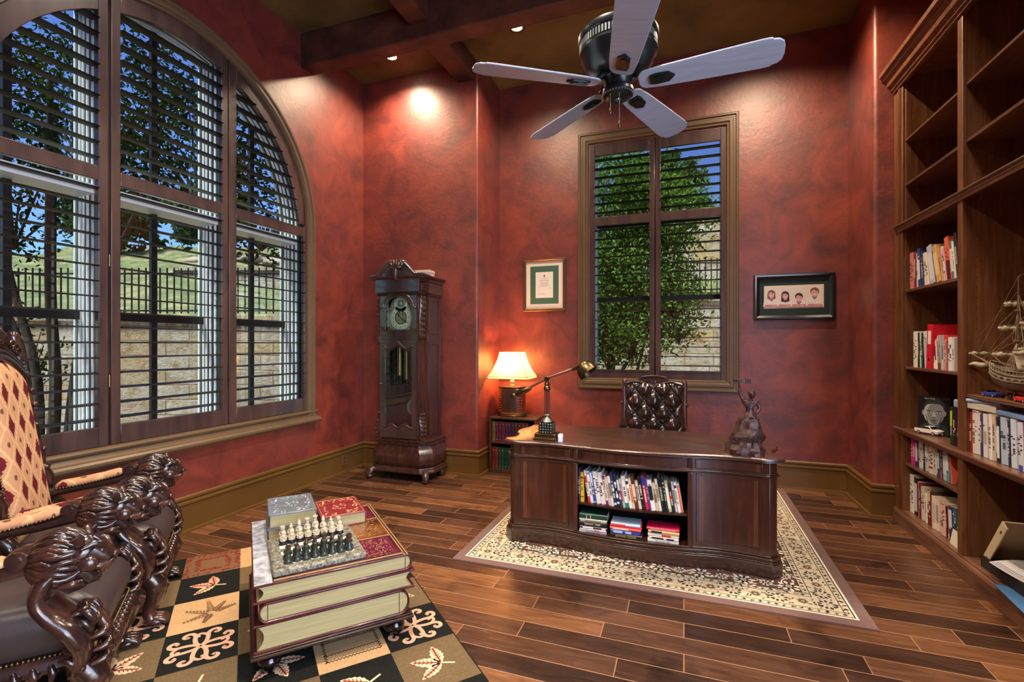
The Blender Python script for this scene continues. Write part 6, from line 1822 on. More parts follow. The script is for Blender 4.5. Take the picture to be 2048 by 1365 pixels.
for x, h, s in masts:
    m = MB(); m.tube([(x, 0, .12), (x, 0, .12 + h * .5), (x - .005, 0, .12 + h)], [.008, .006, .003], 8)
    m.cyl((x, 0, .12 + h * .36), (x, 0, .12 + h * .36 + .012), .02, seg=10); m.cyl((x, 0, .12 + h * .66), (x, 0, .12 + h * .66 + .01), .014, seg=10)
    mo = m.build('mast', MAST, S)
    for zf, hw_ in ((.26, .115), (.52, .085), (.76, .055)):
        z = .12 + h * zf; hw_ *= s; m = MB(); m.tube([(x + .01, -hw_, z), (x + .012, 0, z), (x + .01, hw_, z)], [.003, .005, .003], 6); yd = m.build('yard', MAST, mo)
        m = MB(); n = 24; P = [(x + .016, hw_ * (2 * i / n - 1) * .96, z - .014 - .004 * sin(i * 2.1)) for i in range(n + 1)]
        m.tube(P, [.003 + .009 * abs(sin(PI * i / n * 3)) + .003 for i in range(n + 1)], 8); m.build('furled_sail', SAIL, yd, smooth=60)
    for sd in (-1, 1):
        for q in (-.045, -.03, -.015, 0, .015): RG.tube([(x + q, sd * .055, .155), (x, 0, .12 + h * .38)], .0009, 4)
        for q in (-.01, .01): RG.tube([(x + q, sd * .02, .12 + h * .38), (x, 0, .12 + h * .68)], .0008, 4)
        for q in (-1, 1): RG.tube([(x + .01, sd * .085 * s, .12 + h * .52), (x, 0, .12 + h * .7)], .0008, 4); RG.tube([(x + .01, sd * .115 * s, .12 + h * .26), (x, 0, .12 + h * .5)], .0008, 4)
m = MB(); m.tube([(.24, 0, .17), (.34, 0, .215), (.40, 0, .235)], [.007, .005, .003], 8); bs = m.build('bowsprit', MAST, S)
m = MB(); m.tube([(.375, 0, .225), (.375, 0, .36)], [.003, .002], 6); m.build('sprit_mast', MAST, S)
m = MB(); m.tube([(.375, -.05, .26), (.375, .05, .26)], .003, 6); yd = m.build('yard', MAST, S)
m = MB(); m.tube([(.378, .05 * (2 * i / 12 - 1), .252) for i in range(13)], [.005 + .008 * abs(sin(PI * i / 12 * 2)) for i in range(13)], 8); m.build('furled_sail', SAIL, yd)
m = MB(); m.tube([(.30 + .11 * i / 10, -.03 + .06 * i / 10, .185 + .004 * sin(i)) for i in range(11)], [.005 + .010 * sin(PI * i / 10) for i in range(11)], 8); m.build('furled_spritsail', SAIL, S)
for p, q in (((.40, 0, .235), (.09, 0, .68)), ((.375, 0, .36), (.09, 0, .60)), ((.34, 0, .215), (.09, 0, .50)), ((.36, 0, .22), (.09, 0, .33)), ((.09, 0, .68), (-.06, 0, .72)), ((.09, 0, .33), (-.06, 0, .62)), ((.09, 0, .16), (-.06, 0, .42)), ((-.06, 0, .72), (-.20, 0, .50)), ((-.06, 0, .2), (-.2, 0, .42)), ((.30, .02, .19), (.09, 0, .40)), ((.30, -.02, .19), (.09, 0, .40)), ((.375, .05, .26), (.2, .03, .17)), ((.375, -.05, .26), (.2, -.03, .17))):
    RG.tube([p, q], .0009, 4)
for x0, z0, x1, z1 in ((-.06, .72, -.27, .2), (-.06, .60, -.25, .2), (.09, .60, -.02, .16), (-.2, .55, -.27, .2)):
    for sd in (-1, 1): RG.tube([(x0, 0, z0), (x1, sd * .04, z1)], .0008, 4)
RG.build('rigging', mat('rigging_cord', (176, 160, 130), rough=.8), S, smooth=60)
m = MB(); m.grid(lambda u, v: (-.02 + .02 * sin(PI * v), -.075 + .15 * u, .17 + .12 * v), 8, 8); o = m.build('set_sail', SAIL, S, smooth=180); so = o.modifiers.new('thick', 'SOLIDIFY'); so.thickness = .0015
# ================================================================ PATCHWORK RUG
AZ = 48.7
E1 = Vector((cos(rad(AZ)), sin(rad(AZ)), 0)); E2 = Vector((-sin(rad(AZ)), cos(rad(AZ)), 0))
def loc(a, b, z=0):
    p = E1 * a + E2 * b
    return (p.x, p.y, z)
PC, PR_ = .31, .3265
c0 = .897 - 6 * PC; r0 = 3.85
NRW = 9
rug = thing('patchwork_rug', 'black tan and olive patchwork rug with leaf and scroll motifs under the carved armchairs', 'rug', loc(.897 - 3 * PC, r0 - NRW * PR_ / 2), AZ)
def pile(nm, a, b): return mat(nm, a, c2=b, scale=90, rough=.95, bump=.5, bscale=220, spec=.1)
RM = [pile('black_pile', (24, 25, 23), (34, 35, 32)), pile('olive_pile', (100, 84, 60), (120, 100, 72)), pile('tan_pile', (186, 150, 108), (204, 168, 122)), pile('cream_pile', (220, 192, 152), (232, 208, 172)), pile('pink_pile', (206, 158, 130), (220, 174, 146)), pile('red_pile', (128, 44, 38), (146, 56, 46)), pile('red_olive_pile', (108, 84, 60), (132, 92, 68))]
m = MB(); HX, HY = 3 * PC, NRW * PR_ / 2
m.box(-HX - .008, HX + .008, -HY - .008, HY + .008, .0005, .010, 0)
rr = random.Random(8); ZT = .0135
def rp(pts, z, k): m.add([(x, y, z) for x, y in pts], [tuple(range(len(pts)))], k)
RZ_ = [0]
def rib(path, w_, z, k):
    P = [Vector(p) for p in path]; n = len(P)
    L_, R__ = [], []
    for i in range(n):
        t = (P[min(i + 1, n - 1)] - P[max(i - 1, 0)]); t.normalize(); o = Vector((-t.y, t.x)) * w_
        L_.append(P[i] + o); R__.append(P[i] - o)
    RZ_[0] = (RZ_[0] + 1) % 16; z = z + RZ_[0] * .00004
    vs = [(p.x, p.y, z) for p in L_ + R__]
    m.add(vs, [(i, i + 1, n + i + 1, n + i) for i in range(n - 1)], k)
def leaf_(cx, cy, a, l, wd, k, vein=5, ser=.12):
    ca, sa = cos(a), sin(a); N = 12; up, dn_ = [], []
    for i in range(N + 1):
        t = i / N; h = wd * sin(PI * t ** .85) ** .9 * (1 + ser * (1 if i % 2 else -1))
        up.append((l * t, h)); dn_.append((l * t, -h))
    T = lambda p: (cx + p[0] * ca - p[1] * sa, cy + p[0] * sa + p[1] * ca)
    rp([T(p) for p in up + dn_[::-1][1:-1]], ZT + .0006, k)
    rib([T((l * .06, 0)), T((l * .5, wd * .06)), T((l * .9, 0))], .0035, ZT + .0009, vein)
    for i in range(1, 6):
        t = .15 + .13 * i
        for s in (-1, 1): rib([T((l * t, 0)), T((l * (t + .08), s * wd * .5))], .002, ZT + .0009, vein)
def scroll(cx, cy, s):
    for q in range(4):
        a = PI / 2 * q + PI / 4; M2 = Matrix.Rotation(a, 2)
        def T(p): v = M2 @ Vector(p); return (cx + v.x * s, cy + v.y * s)
        base = [(.02, .0), (.12, .02), (.24, .10), (.34, .20), (.44, .22), (.50, .16), (.48, .09), (.42, .09), (.42, .13)]
        for sg in (1, -1):
            P = spline([(x, y * sg, 0) for x, y in base], 5); rib([T(p[:2]) for p in P], .010, ZT + .0006, 4)
        P = spline([(x, y, 0) for x, y in [(.30, .17), (.30, .28), (.24, .33), (.19, .29), (.22, .25)]], 5); rib([T(p[:2]) for p in P], .008, ZT + .0006, 4)
for c_ in range(6):
    for r in range(NRW):
        x0 = -HX + c_ * PC; y1 = HY - r * PR_; x1 = x0 + PC; y0 = y1 - PR_; cx, cy = (x0 + x1) / 2, (y0 + y1) / 2
        blk = (c_ + r) % 2 == 1
        if (c_, r) == (3, 0): blk = False
        k = 0 if blk else (2 if (c_, r) in ((2, 2), (3, 0), (4, 4), (0, 4), (1, 7), (5, 1), (3, 6)) else (6 if (c_, r) == (2, 0) else 1))
        m.box(x0, x1, y0, y1, .009, ZT, k)
        if blk and (c_, r) in ((2, 3), (1, 2), (5, 4), (4, 1), (3, 6), (0, 5), (2, 7)):
            scroll(cx, cy, .27)
        elif (c_, r) == (3, 2):
            for q in (-.06, -.03, .0): rib([(cx - .1 + .2 * i / 24, cy + q + .010 * (i % 2)) for i in range(25)][::1], .004, ZT + .0006, 3)
        elif (c_, r) == (2, 0):
            for fr in (.9, .55):
                for q in range(110):
                    t = rr.random(); e = rr.randrange(4); h = PC / 2 * fr
                    p = [(-h + 2 * h * t, h), (-h + 2 * h * t, -h), (h, -h + 2 * h * t), (-h, -h + 2 * h * t)][e]
                    leaf_(cx + p[0], cy + p[1], rr.uniform(0, 6), .022, .003, 5, 5, 0)
        elif (c_, r) in ((4, 4),):
            for q in (-.10, -.05, .05, .10): rib([(cx - .12 + .24 * i / 30, cy + q + .012 * (i % 2)) for i in range(31)], .003, ZT + .0006, 0)
            for q in (-.12, .12): rib([(cx + q + .012 * (i % 2), cy - .1 + .2 * i / 20) for i in range(21)], .003, ZT + .0006, 0)
        elif (c_, r) == (3, 0): pass
        elif k == 2:
            bx, by = cx + .03, cy - .02
            for a, l in ((100, .15), (150, .15), (200, .14), (20, .12), (60, .12), (250, .1)):
                for q in range(1, 8):
                    t = q / 8 * l; px, py = bx + t * cos(rad(a)), by + t * sin(rad(a))
                    for s in (-1, 1): leaf_(px, py, rad(a + s * 38), .036 * (1 - q / 11), .004, 6, 6, 0)
        else:
            a0 = rr.uniform(0, 360); bx, by = cx - .03 * cos(rad(a0)), cy - .03 * sin(rad(a0))
            for da, l, wd in ((0, .14, .030), (58, .13, .026), (-62, .13, .028)):
                leaf_(bx, by, rad(a0 + da), l, wd, 3 if not blk or rr.random() < .6 else 4)
            rib([(bx, by), (bx - .06 * cos(rad(a0)), by - .06 * sin(rad(a0)))], .005, ZT + .0006, 3)
m.build('woven_pile', RM, rug, smooth=0, recalc=False)
RT = .0137

# ================================================================ BOOK-STACK COFFEE TABLE
A = (-1.709, 1.522)
T = thing('book_stack_table', 'low coffee table shaped like three giant stacked leather books on black ball feet', 'coffee table', (A[0], A[1], RT), AZ)
TW, TD = .705, .865
BALLK = mat('black_gloss_lacquer', (14, 12, 12), rough=.12, coat=.6)
for x in (.075, TW - .075):
    for y in (.08, TD - .08):
        m = MB(); m.lathe([(.0, 0), (.030, .001), (.047, .022), (.050, .042), (.042, .065), (.026, .078), (.032, .086), (.032, .092)], 20, (x, y, 0)); m.build('ball_foot', BALLK, T, smooth=50)
m = MB(); m.box(0, TW, 0, TD, .092, .106); m.box(.008, TW - .008, .008, TD - .008, .106, .114); m.build('plinth', mat('chipped_dark_gilt', (40, 26, 20), stops=[(.3, (30, 20, 18)), (.68, (62, 38, 26)), (.78, (170, 150, 110))], scale=22, rough=.35), T, bevel=.004)
COV = mat('oxblood_cover', (74, 24, 26), stops=[(.3, (42, 16, 20)), (.7, (92, 34, 36))], scale=10, rough=.24, coat=.5)
COVD = mat('brown_cover_field', (88, 50, 26), stops=[(.3, (52, 30, 20)), (.5, (110, 64, 30)), (.75, (140, 88, 42))], scale=7, rough=.25, coat=.5)
PG = mat('painted_page_edges', (170, 158, 112), stops=[(.3, (152, 140, 94)), (.7, (188, 176, 130))], scale=18, stretch=(.15, .15, 14), rough=.5)
GILT = mat('gilt_line', (190, 164, 110), rough=.35, metal=.5)
GWSTRIP = mat('grey_white_leather_strip', (168, 172, 180), stops=[(.3, (96, 98, 108)), (.55, (176, 180, 188)), (.75, (214, 216, 220))], scale=26, rough=.28, coat=.4)  # grey-white mottling for the strip along the top cover's edge
def slab(nm, x0, x1, y0, y1, z0, z1, spine, ct=.010):
    """giant book: cover boards with a rounded spine on the +x or -x side, concave fore-edge opposite"""
    b = bpy.data.objects.new(nm, None); COL.objects.link(b); b.parent = T
    h = (z1 - z0) / 2; zc = (z0 + z1) / 2; s = spine
    xs, xe = (x1, x0) if s > 0 else (x0, x1)
    out = [(xe, z0), (xs - s * h * .8, z0)] + [(xs - s * h * .8 + s * h * .8 * cos(rad(a)), zc + h * sin(rad(a))) for a in range(-80, 81, 16)] + [(xs - s * h * .8, z1), (xe, z1), (xe, z1 - ct), (xs - s * h * .8, z1 - ct)]
    hi = h - ct
    out += [(xs - s * h * .8 + s * hi * .85 * cos(rad(a)), zc + hi * sin(rad(a))) for a in range(80, -81, -16)] + [(xs - s * h * .8, z0 + ct), (xe, z0 + ct)]
    m = MB(); m.prism(out, y0, y1, 'y'); cv = m.build('cover', COV, b, smooth=40, bevel=.0025)
    m = MB(); i_ = .012
    fe = [(xe + s * (.016 + .020 * cos(rad(a)) ** 2 if True else 0), zc + hi * sin(rad(a))) for a in range(-88, 89, 16)]
    fe = [(xe + s * (.014 + .026 * (1 - (sin(rad(a))) ** 2)), zc + hi * sin(rad(a))) for a in range(-88, 89, 16)]
    sp = [(xs - s * h * .8 + s * hi * .8 * cos(rad(a)), zc + hi * sin(rad(a))) for a in range(88, -89, -16)]
    m.prism(fe + sp, y0 + i_, y1 - i_, 'y'); m.build('page_block', PG, b, smooth=40)
    m = MB()
    for xx in (xs - s * h * .8, ): m.box(xx - .0015, xx + .0015, y0 + i_ - .001, y1 - i_ + .001, z0 + ct, z1 - ct)
    m.build('hinge_line', flat((40, 26, 20), .5), b, smooth=0)
    return b
s3 = slab('bottom_book', .012, TW - .018, .012, TD - .012, .114, .236, 1)
s2 = slab('middle_book', .030, TW + .006, .010, TD - .010, .236, .326, -1)
s1 = slab('top_book', .010, TW - .006, .010, TD - .010, .326, .406, 1)
for s_, y_ in ((s3, 0), (s2, 0)):
    m = MB(); m.box(.004, .010, .02, TD - .02, .125 if s_ is s3 else .25, .225 if s_ is s3 else .315); 
TT = .406
m = MB(); m.box(.014, .085, .016, TD - .016, TT - .002, TT + .0015, 1)
for a, b in ((.06, .285), (.585, .80)): m.box(.16, TW - .06, a, b, TT - .002, TT + .0007, 0)
m.box(.10, TW - .045, .30, .57, TT - .002, TT + .0007, 2)
for y in (.035, .292, .577, .83): m.box(.09, TW - .040, y - .005, y + .005, TT - .002, TT + .0012, 3)
for x in (TW - .044, TW - .030): m.box(x - .003, x + .003, .012, TD - .012, TT - .002, TT + .0012, 3)
rr = random.Random(5)
for i in range(420):
    x = rr.uniform(.47, TW - .075); y = rr.uniform(.06, .27) if i % 2 else rr.uniform(.33, .55)
    if i % 2 == 0 and rr.random() > .5 and y > .37 and x < .58: continue
    s = rr.uniform(.0012, .0028); m.box(x - s, x + s, y - s, y + s, TT, TT + .0014, 3)
m.build('tooled_cover', [mat('plum_leather_panel', (84, 18, 42), c2=(104, 28, 52), scale=14, rough=.26, coat=.4), GWSTRIP, COVD, GILT], s1, smooth=0)
TOPZ = RT + TT + .0016
def onT(x, y, z=0): p = Vector((A[0], A[1], 0)) + E1 * x + E2 * y; return (p.x, p.y, TOPZ + z)
# decorative books on the table
def gift(nm, lab, x0, x1, y0, y1, z, T_, col, pattern):
    t = thing('antique_book', lab, 'book', onT((x0 + x1) / 2, (y0 + y1) / 2, z), AZ + R.uniform(-1, 1), 'antique books on the coffee table')
    a, b = (x1 - x0) / 2, (y1 - y0) / 2; c_ = .006
    m = MB(); m.box(-a, a, -b, b, 0, c_); m.box(-a, a, -b, b, T_ - c_, T_); m.box(a - c_, a, -b, b, c_, T_ - c_); m.build('cover', col, t, bevel=.002)
    m = MB(); m.box(-a + .008, a - c_, -b + .007, b - .007, c_, T_ - c_); m.build('page_block', PG, t)
    m = MB(); q = random.Random(3)
    for i in range(150):
        x, y = q.uniform(-a * .82, a * .82), q.uniform(-b * .86, b * .86)
        fr = max(abs(x) / a, abs(y) / b)
        if not (fr > .58 or (x / (a * .34)) ** 2 + (y / (b * .34)) ** 2 < 1): continue
        s_ = q.uniform(.005, .010); an = q.uniform(0, 6)
        P = [(x + s_ * (1 - w_ / 7) * cos(an + w_), y + s_ * (1 - w_ / 7) * sin(an + w_), T_ + .0002) for w_ in (0, .9, 1.8, 2.7, 3.6, 4.5)]; m.tube(P, .0010, 4)
    m.box(-a + .01, a - .01, -b + .01, -b + .013, T_ - .001, T_ + .0008); m.box(-a + .01, a - .01, b - .013, b - .01, T_ - .001, T_ + .0008); m.box(-a + .01, -a + .013, -b + .01, b - .01, T_ - .001, T_ + .0008); m.box(a - .013, a - .01, -b + .01, b - .01, T_ - .001, T_ + .0008)
    m.build('tooling', pattern, t, smooth=40)
    return t
SB = mat('slate_blue_book_leather', (86, 92, 100), c2=(112, 118, 126), scale=16, rough=.24, coat=.5)
gift('b', 'thick slate coloured antique book at the bottom of the pair on the coffee table', .082, .325, .47, .79, 0, .070, SB, PEWT)
gift('b', 'slate coloured antique book with silver tooling on top of the pair on the coffee table', .088, .320, .475, .785, .0702, .070, SB, mat('silver_tooling', (150, 156, 162), rough=.3, metal=.5))
gift('b', 'red antique book with gilt medallion beside the slate coloured pair on the coffee table', .345, .588, .525, .84, 0, .066, mat('rose_red_book_leather', (116, 34, 42), c2=(136, 46, 54), scale=14, rough=.26, coat=.5), GILT)

# chess board + pieces
CB = thing('chess_board', 'ornate pewter framed chess board set up for a game on the coffee table', 'chess board', onT(.284, .258), AZ + 1.5)
bs = .198
PEWB = mat('antique_pewter_relief', (126, 124, 112), stops=[(.3, (60, 60, 54)), (.5, (130, 128, 114)), (.75, (180, 176, 158))], scale=60, rough=.4, metal=.35, bump=.6, bscale=120)
m = MB(); m.loft([[(x, y, z) for x, y in rrect(-h, h, -h, h, .006, 2)] for h, z in ((bs, 0), (bs + .003, .004), (bs + .003, .020), (bs, .026), (bs - .006, .028))]); m.build('frame', PEWB, CB, smooth=30)
m = MB(); q = .0385
for i in range(8):
    for j in range(8):
        m.box(-4 * q + i * q, -3 * q + i * q, -4 * q + j * q, -3 * q + j * q, .0275, .0288, (i + j) % 2)
m.build('squares', [flat((90, 100, 94), .3), flat((226, 220, 204), .3)], CB, smooth=0)
m = MB()
for s in range(4):
    m.T = Matrix.Rotation(rad(90 * s), 4, 'Z')
    for i in range(26):
        x = -bs + .012 + i * .0148; m.tube([(x, -bs + .008, .0285), (x + .006, -bs + .030, .0285)], .0024, 5)
        m.tube([(x, -bs - .002, .006), (x + .007, -bs - .0035, .014), (x + .002, -bs - .002, .021)], .0022, 5)
m.build('rope_border', PEWB, CB, smooth=50)
IV = mat('ivory_resin', (216, 204, 180), c2=(190, 176, 150), scale=40, rough=.35); DKG = mat('dark_green_resin', (34, 42, 38), c2=(56, 62, 54), scale=40, rough=.32, coat=.3); NAV = flat((28, 34, 40), .35)
def piece(kind, white):
    o = bpy.data.objects.new('chess_' + kind, None); COL.objects.link(o)
    m1, m2 = (IV, NAV) if white else (DKG, mat('brown_resin', (74, 46, 32), rough=.4) if kind != 'pawn' else PEWT)
    H = {'pawn': .046, 'rook': .056, 'knight': .060, 'bishop': .064, 'queen': .070, 'king': .076}[kind]
    m = MB(); m.lathe([(.0, 0), (.0155, 0), (.016, .005), (.0135, .008), (.013, .011), (.010, .013), (0, .0135)], 14); m.build('base', m2 if white else m1, o, smooth=40)
    m = MB(); b = H * .62
    m.lathe([(.0125, .012), (.010, .018), (.0075, b * .6), (.0088, b * .85), (.0095, b), (.006, b + .003), (.004, b + .005)], 14)
    # arms / robe folds
    for s in (-1, 1): m.tube([(s * .009, 0, b * .97), (s * .0115, -.003, b * .72), (s * .003, -.010, b * .66)], [.0035, .003, .0025], 6)
    for i in range(7):
        a = 2 * PI * i / 7; m.tube([(.0128 * cos(a), .0128 * sin(a), .013), (.0092 * cos(a), .0092 * sin(a), b * .6)], [.0028, .001], 5)
    m.build('figure', m1, o, smooth=50)
    m = MB(); z = b + .008
    if kind == 'rook': m.lathe([(.006, b), (.0095, b + .003), (.0095, b + .016), (.007, b + .016), (.007, b + .012), (0, b + .012)], 12)
    elif kind == 'knight': m.tube([(0, .002, b), (0, 0, b + .008), (0, -.010, b + .012)], [.007, .0075, .004], 8); m.ball((0, .003, b + .014), (.003, .004, .006), 8, 6)
    elif kind == 'bishop': m.ball((0, 0, z), .0065, 10, 8); m.lathe([(.0075, z + .002), (.005, z + .012), (.0, z + .018)], 10)
    elif kind in ('queen', 'king'):
        m.ball((0, 0, z), .007, 10, 8); m.lathe([(.0065, z + .004), (.0095, z + .011), (.006, z + .009), (0, z + .008)], 10)
        for i in range(6): a = 2 * PI * i / 6; m.ball((.0085 * cos(a), .0085 * sin(a), z + .012), .0022, 6, 5)
        if kind == 'king': m.box(-.0012, .0012, -.0012, .0012, z + .009, z + .021); m.box(-.004, .004, -.0012, .0012, z + .014, z + .0165)
    else: m.ball((0, 0, z), .0068, 10, 8); m.lathe([(.0078, z + .001), (.0072, z + .004), (.002, z + .008)], 10)
    m.build('head', m1 if white else m2, o, smooth=50)
    return o
order = ['rook', 'knight', 'bishop', 'queen', 'king', 'bishop', 'knight', 'rook']
cbm = Matrix.Translation(onT(.284, .258)) @ Matrix.Rotation(rad(AZ + 1.5), 4, 'Z')
protos = {}
for white, r1, r2 in ((False, 0, 1), (True, 7, 6)):
    cn = 'cream and black' if white else 'dark green'
    for i in range(8):
        for kd, rw in ((order[i], r1), ('pawn', r2)):
            key = (kd, white)
            if key in protos: o = copy_tree(protos[key])
            else: o = protos[key] = piece(kd, white)
            p = cbm @ Vector((-3.5 * q + i * q, -3.5 * q + rw * q, .0289)); o.location = p; o.scale = (1.22, 1.22, 1.5)
            o.rotation_euler = (0, 0, rad(AZ + (0 if white else 180) + R.uniform(-12, 12)))
            if kd == 'pawn': lab = '%s chess pawn, %s in its rank' % (cn, ordn(i, 8))
            elif kd in ('king', 'queen'): lab = '%s chess %s in the %s rank of the board' % (cn, kd, 'back' if white else 'front')
            else: lab = '%s chess %s on the %s half of the %s rank' % (cn, kd, 'left' if i < 4 else 'right', 'back' if white else 'front')
            tag(o, lab, 'chess piece', '%s chess pieces' % cn)

# ================================================================ CARVED LION ARMCHAIRS
def lion(par, s):
    """lion head at the arm's front, looking forward and a little down; origin under the head"""
    T_ = Matrix.Translation((.012, 0, .692)) @ Matrix.Rotation(rad(14), 4, 'Y')
    P = lambda x, y, z: (x, y, z)
    m = MB(); m.T = T_
    m.ball(P(.0, 0, .0), (.060, .052, .074), 18, 12)
    m.tube([P(.030, 0, .018), P(.062, 0, .0), P(.088, 0, -.012)], [.050, .042, .032], 14)
    m.ball(P(.100, 0, .006), (.014, .022, .013), 10, 8)
    for q in (-1, 1):
        m.tube([P(.098, q * .006, -.014), P(.088, q * .028, -.030), P(.060, q * .040, -.030)], [.012, .017, .012], 8)
        m.tube([P(.080, q * .010, .026), P(.056, q * .024, .050), P(.028, q * .042, .052), P(.004, q * .054, .034)], [.009, .015, .015, .009], 8)
        m.ball(P(.060, q * .031, .026), (.011, .009, .010), 10, 8)
        m.ball(P(.034, q * .044, -.020), (.034, .020, .030), 12, 8)
        m.tube([P(-.002, q * .050, .052), P(-.016, q * .064, .074), P(-.030, q * .060, .062)], [.016, .018, .006], 8)
        m.cyl(P(.088, q * .020, -.036), P(.084, q * .020, -.062), .006, .001, 8)
    m.tube([P(.02, 0, -.060), P(.056, 0, -.084), P(.078, 0, -.078)], [.040, .031, .018], 12)
    m.tube([P(.080, 0, .024), P(.05, 0, .046), P(.02, 0, .066)], [.011, .014, .016], 8)
    o = m.build('lion_head', CHAIRW, par, smooth=60)
    m = MB(); q = random.Random(3); m.T = T_
    C_, RX, RY, RZ = Vector((-.050, 0, -.018)), .088, .062, .096
    m.ball(tuple(C_), (RX * .94, RY * .94, RZ * .94), 18, 12)
    def surf(th, ph, k_=1.0):
        return tuple(C_ + Vector((RX * cos(th) * k_, RY * sin(th) * sin(ph) * k_, RZ * sin(th) * cos(ph) * k_)))
    for lay in (0, 1):
        n = 24 - 4 * lay
        for i in range(n):
            ph = rad(-168 + 336 * (i + .5 * lay) / (n - 1)); sw = (1 if ph > 0 else -1) * .35
            w0 = q.uniform(-.05, .05)
            pth = [surf(rad((38 + 40 * lay) + (172 - 38 - 40 * lay) * t), ph + sw * t * sin(abs(ph)) + w0 + .10 * sin(t * 9 + i), 1.0 + .05 * sin(PI * t)) for t in [j / 10 for j in range(11)]]
            m.tube(pth, lerpl([.005, .0125, .012, .010, .003], 11), 7)
    for i in range(11):
        y = -.040 + .008 * i; st = Vector((.046 - abs(y) * .6, y, -.084)); e = st + Vector((-.050, y * .3, -.060 + abs(y)))
        pth = spline([tuple(st), tuple(st.lerp(e, .5) + Vector((.012, 0, 0))), tuple(e)], 4); m.tube(pth, lerpl([.010, .015, .006], len(pth)), 7)
    m.build('mane', CHAIRW, o, smooth=60)
    return o
NAIL = mat('antique_nailheads', (120, 98, 66), rough=.3, metal=.9)
def nails(path, r, name, par):
    m = MB(); acc = 0; prev = Vector(path[0])
    for p in path[1:]:
        p = Vector(p); d = p - prev; L_ = d.length; t = 0
        while acc + t <= L_:
            c_ = prev + d * ((acc + t) / L_); m.ball(tuple(c_), r, 7, 5); t += r * 2.3
        acc = acc + t - L_; prev = p
    return m.build(name, NAIL, par, smooth=60)
def uvset(o, f):
    uv = o.data.uv_layers.new(name='UVMap')
    for lp in o.data.loops: uv.data[lp.index].uv = f(o.data.vertices[lp.vertex_index].co)
YA = .285
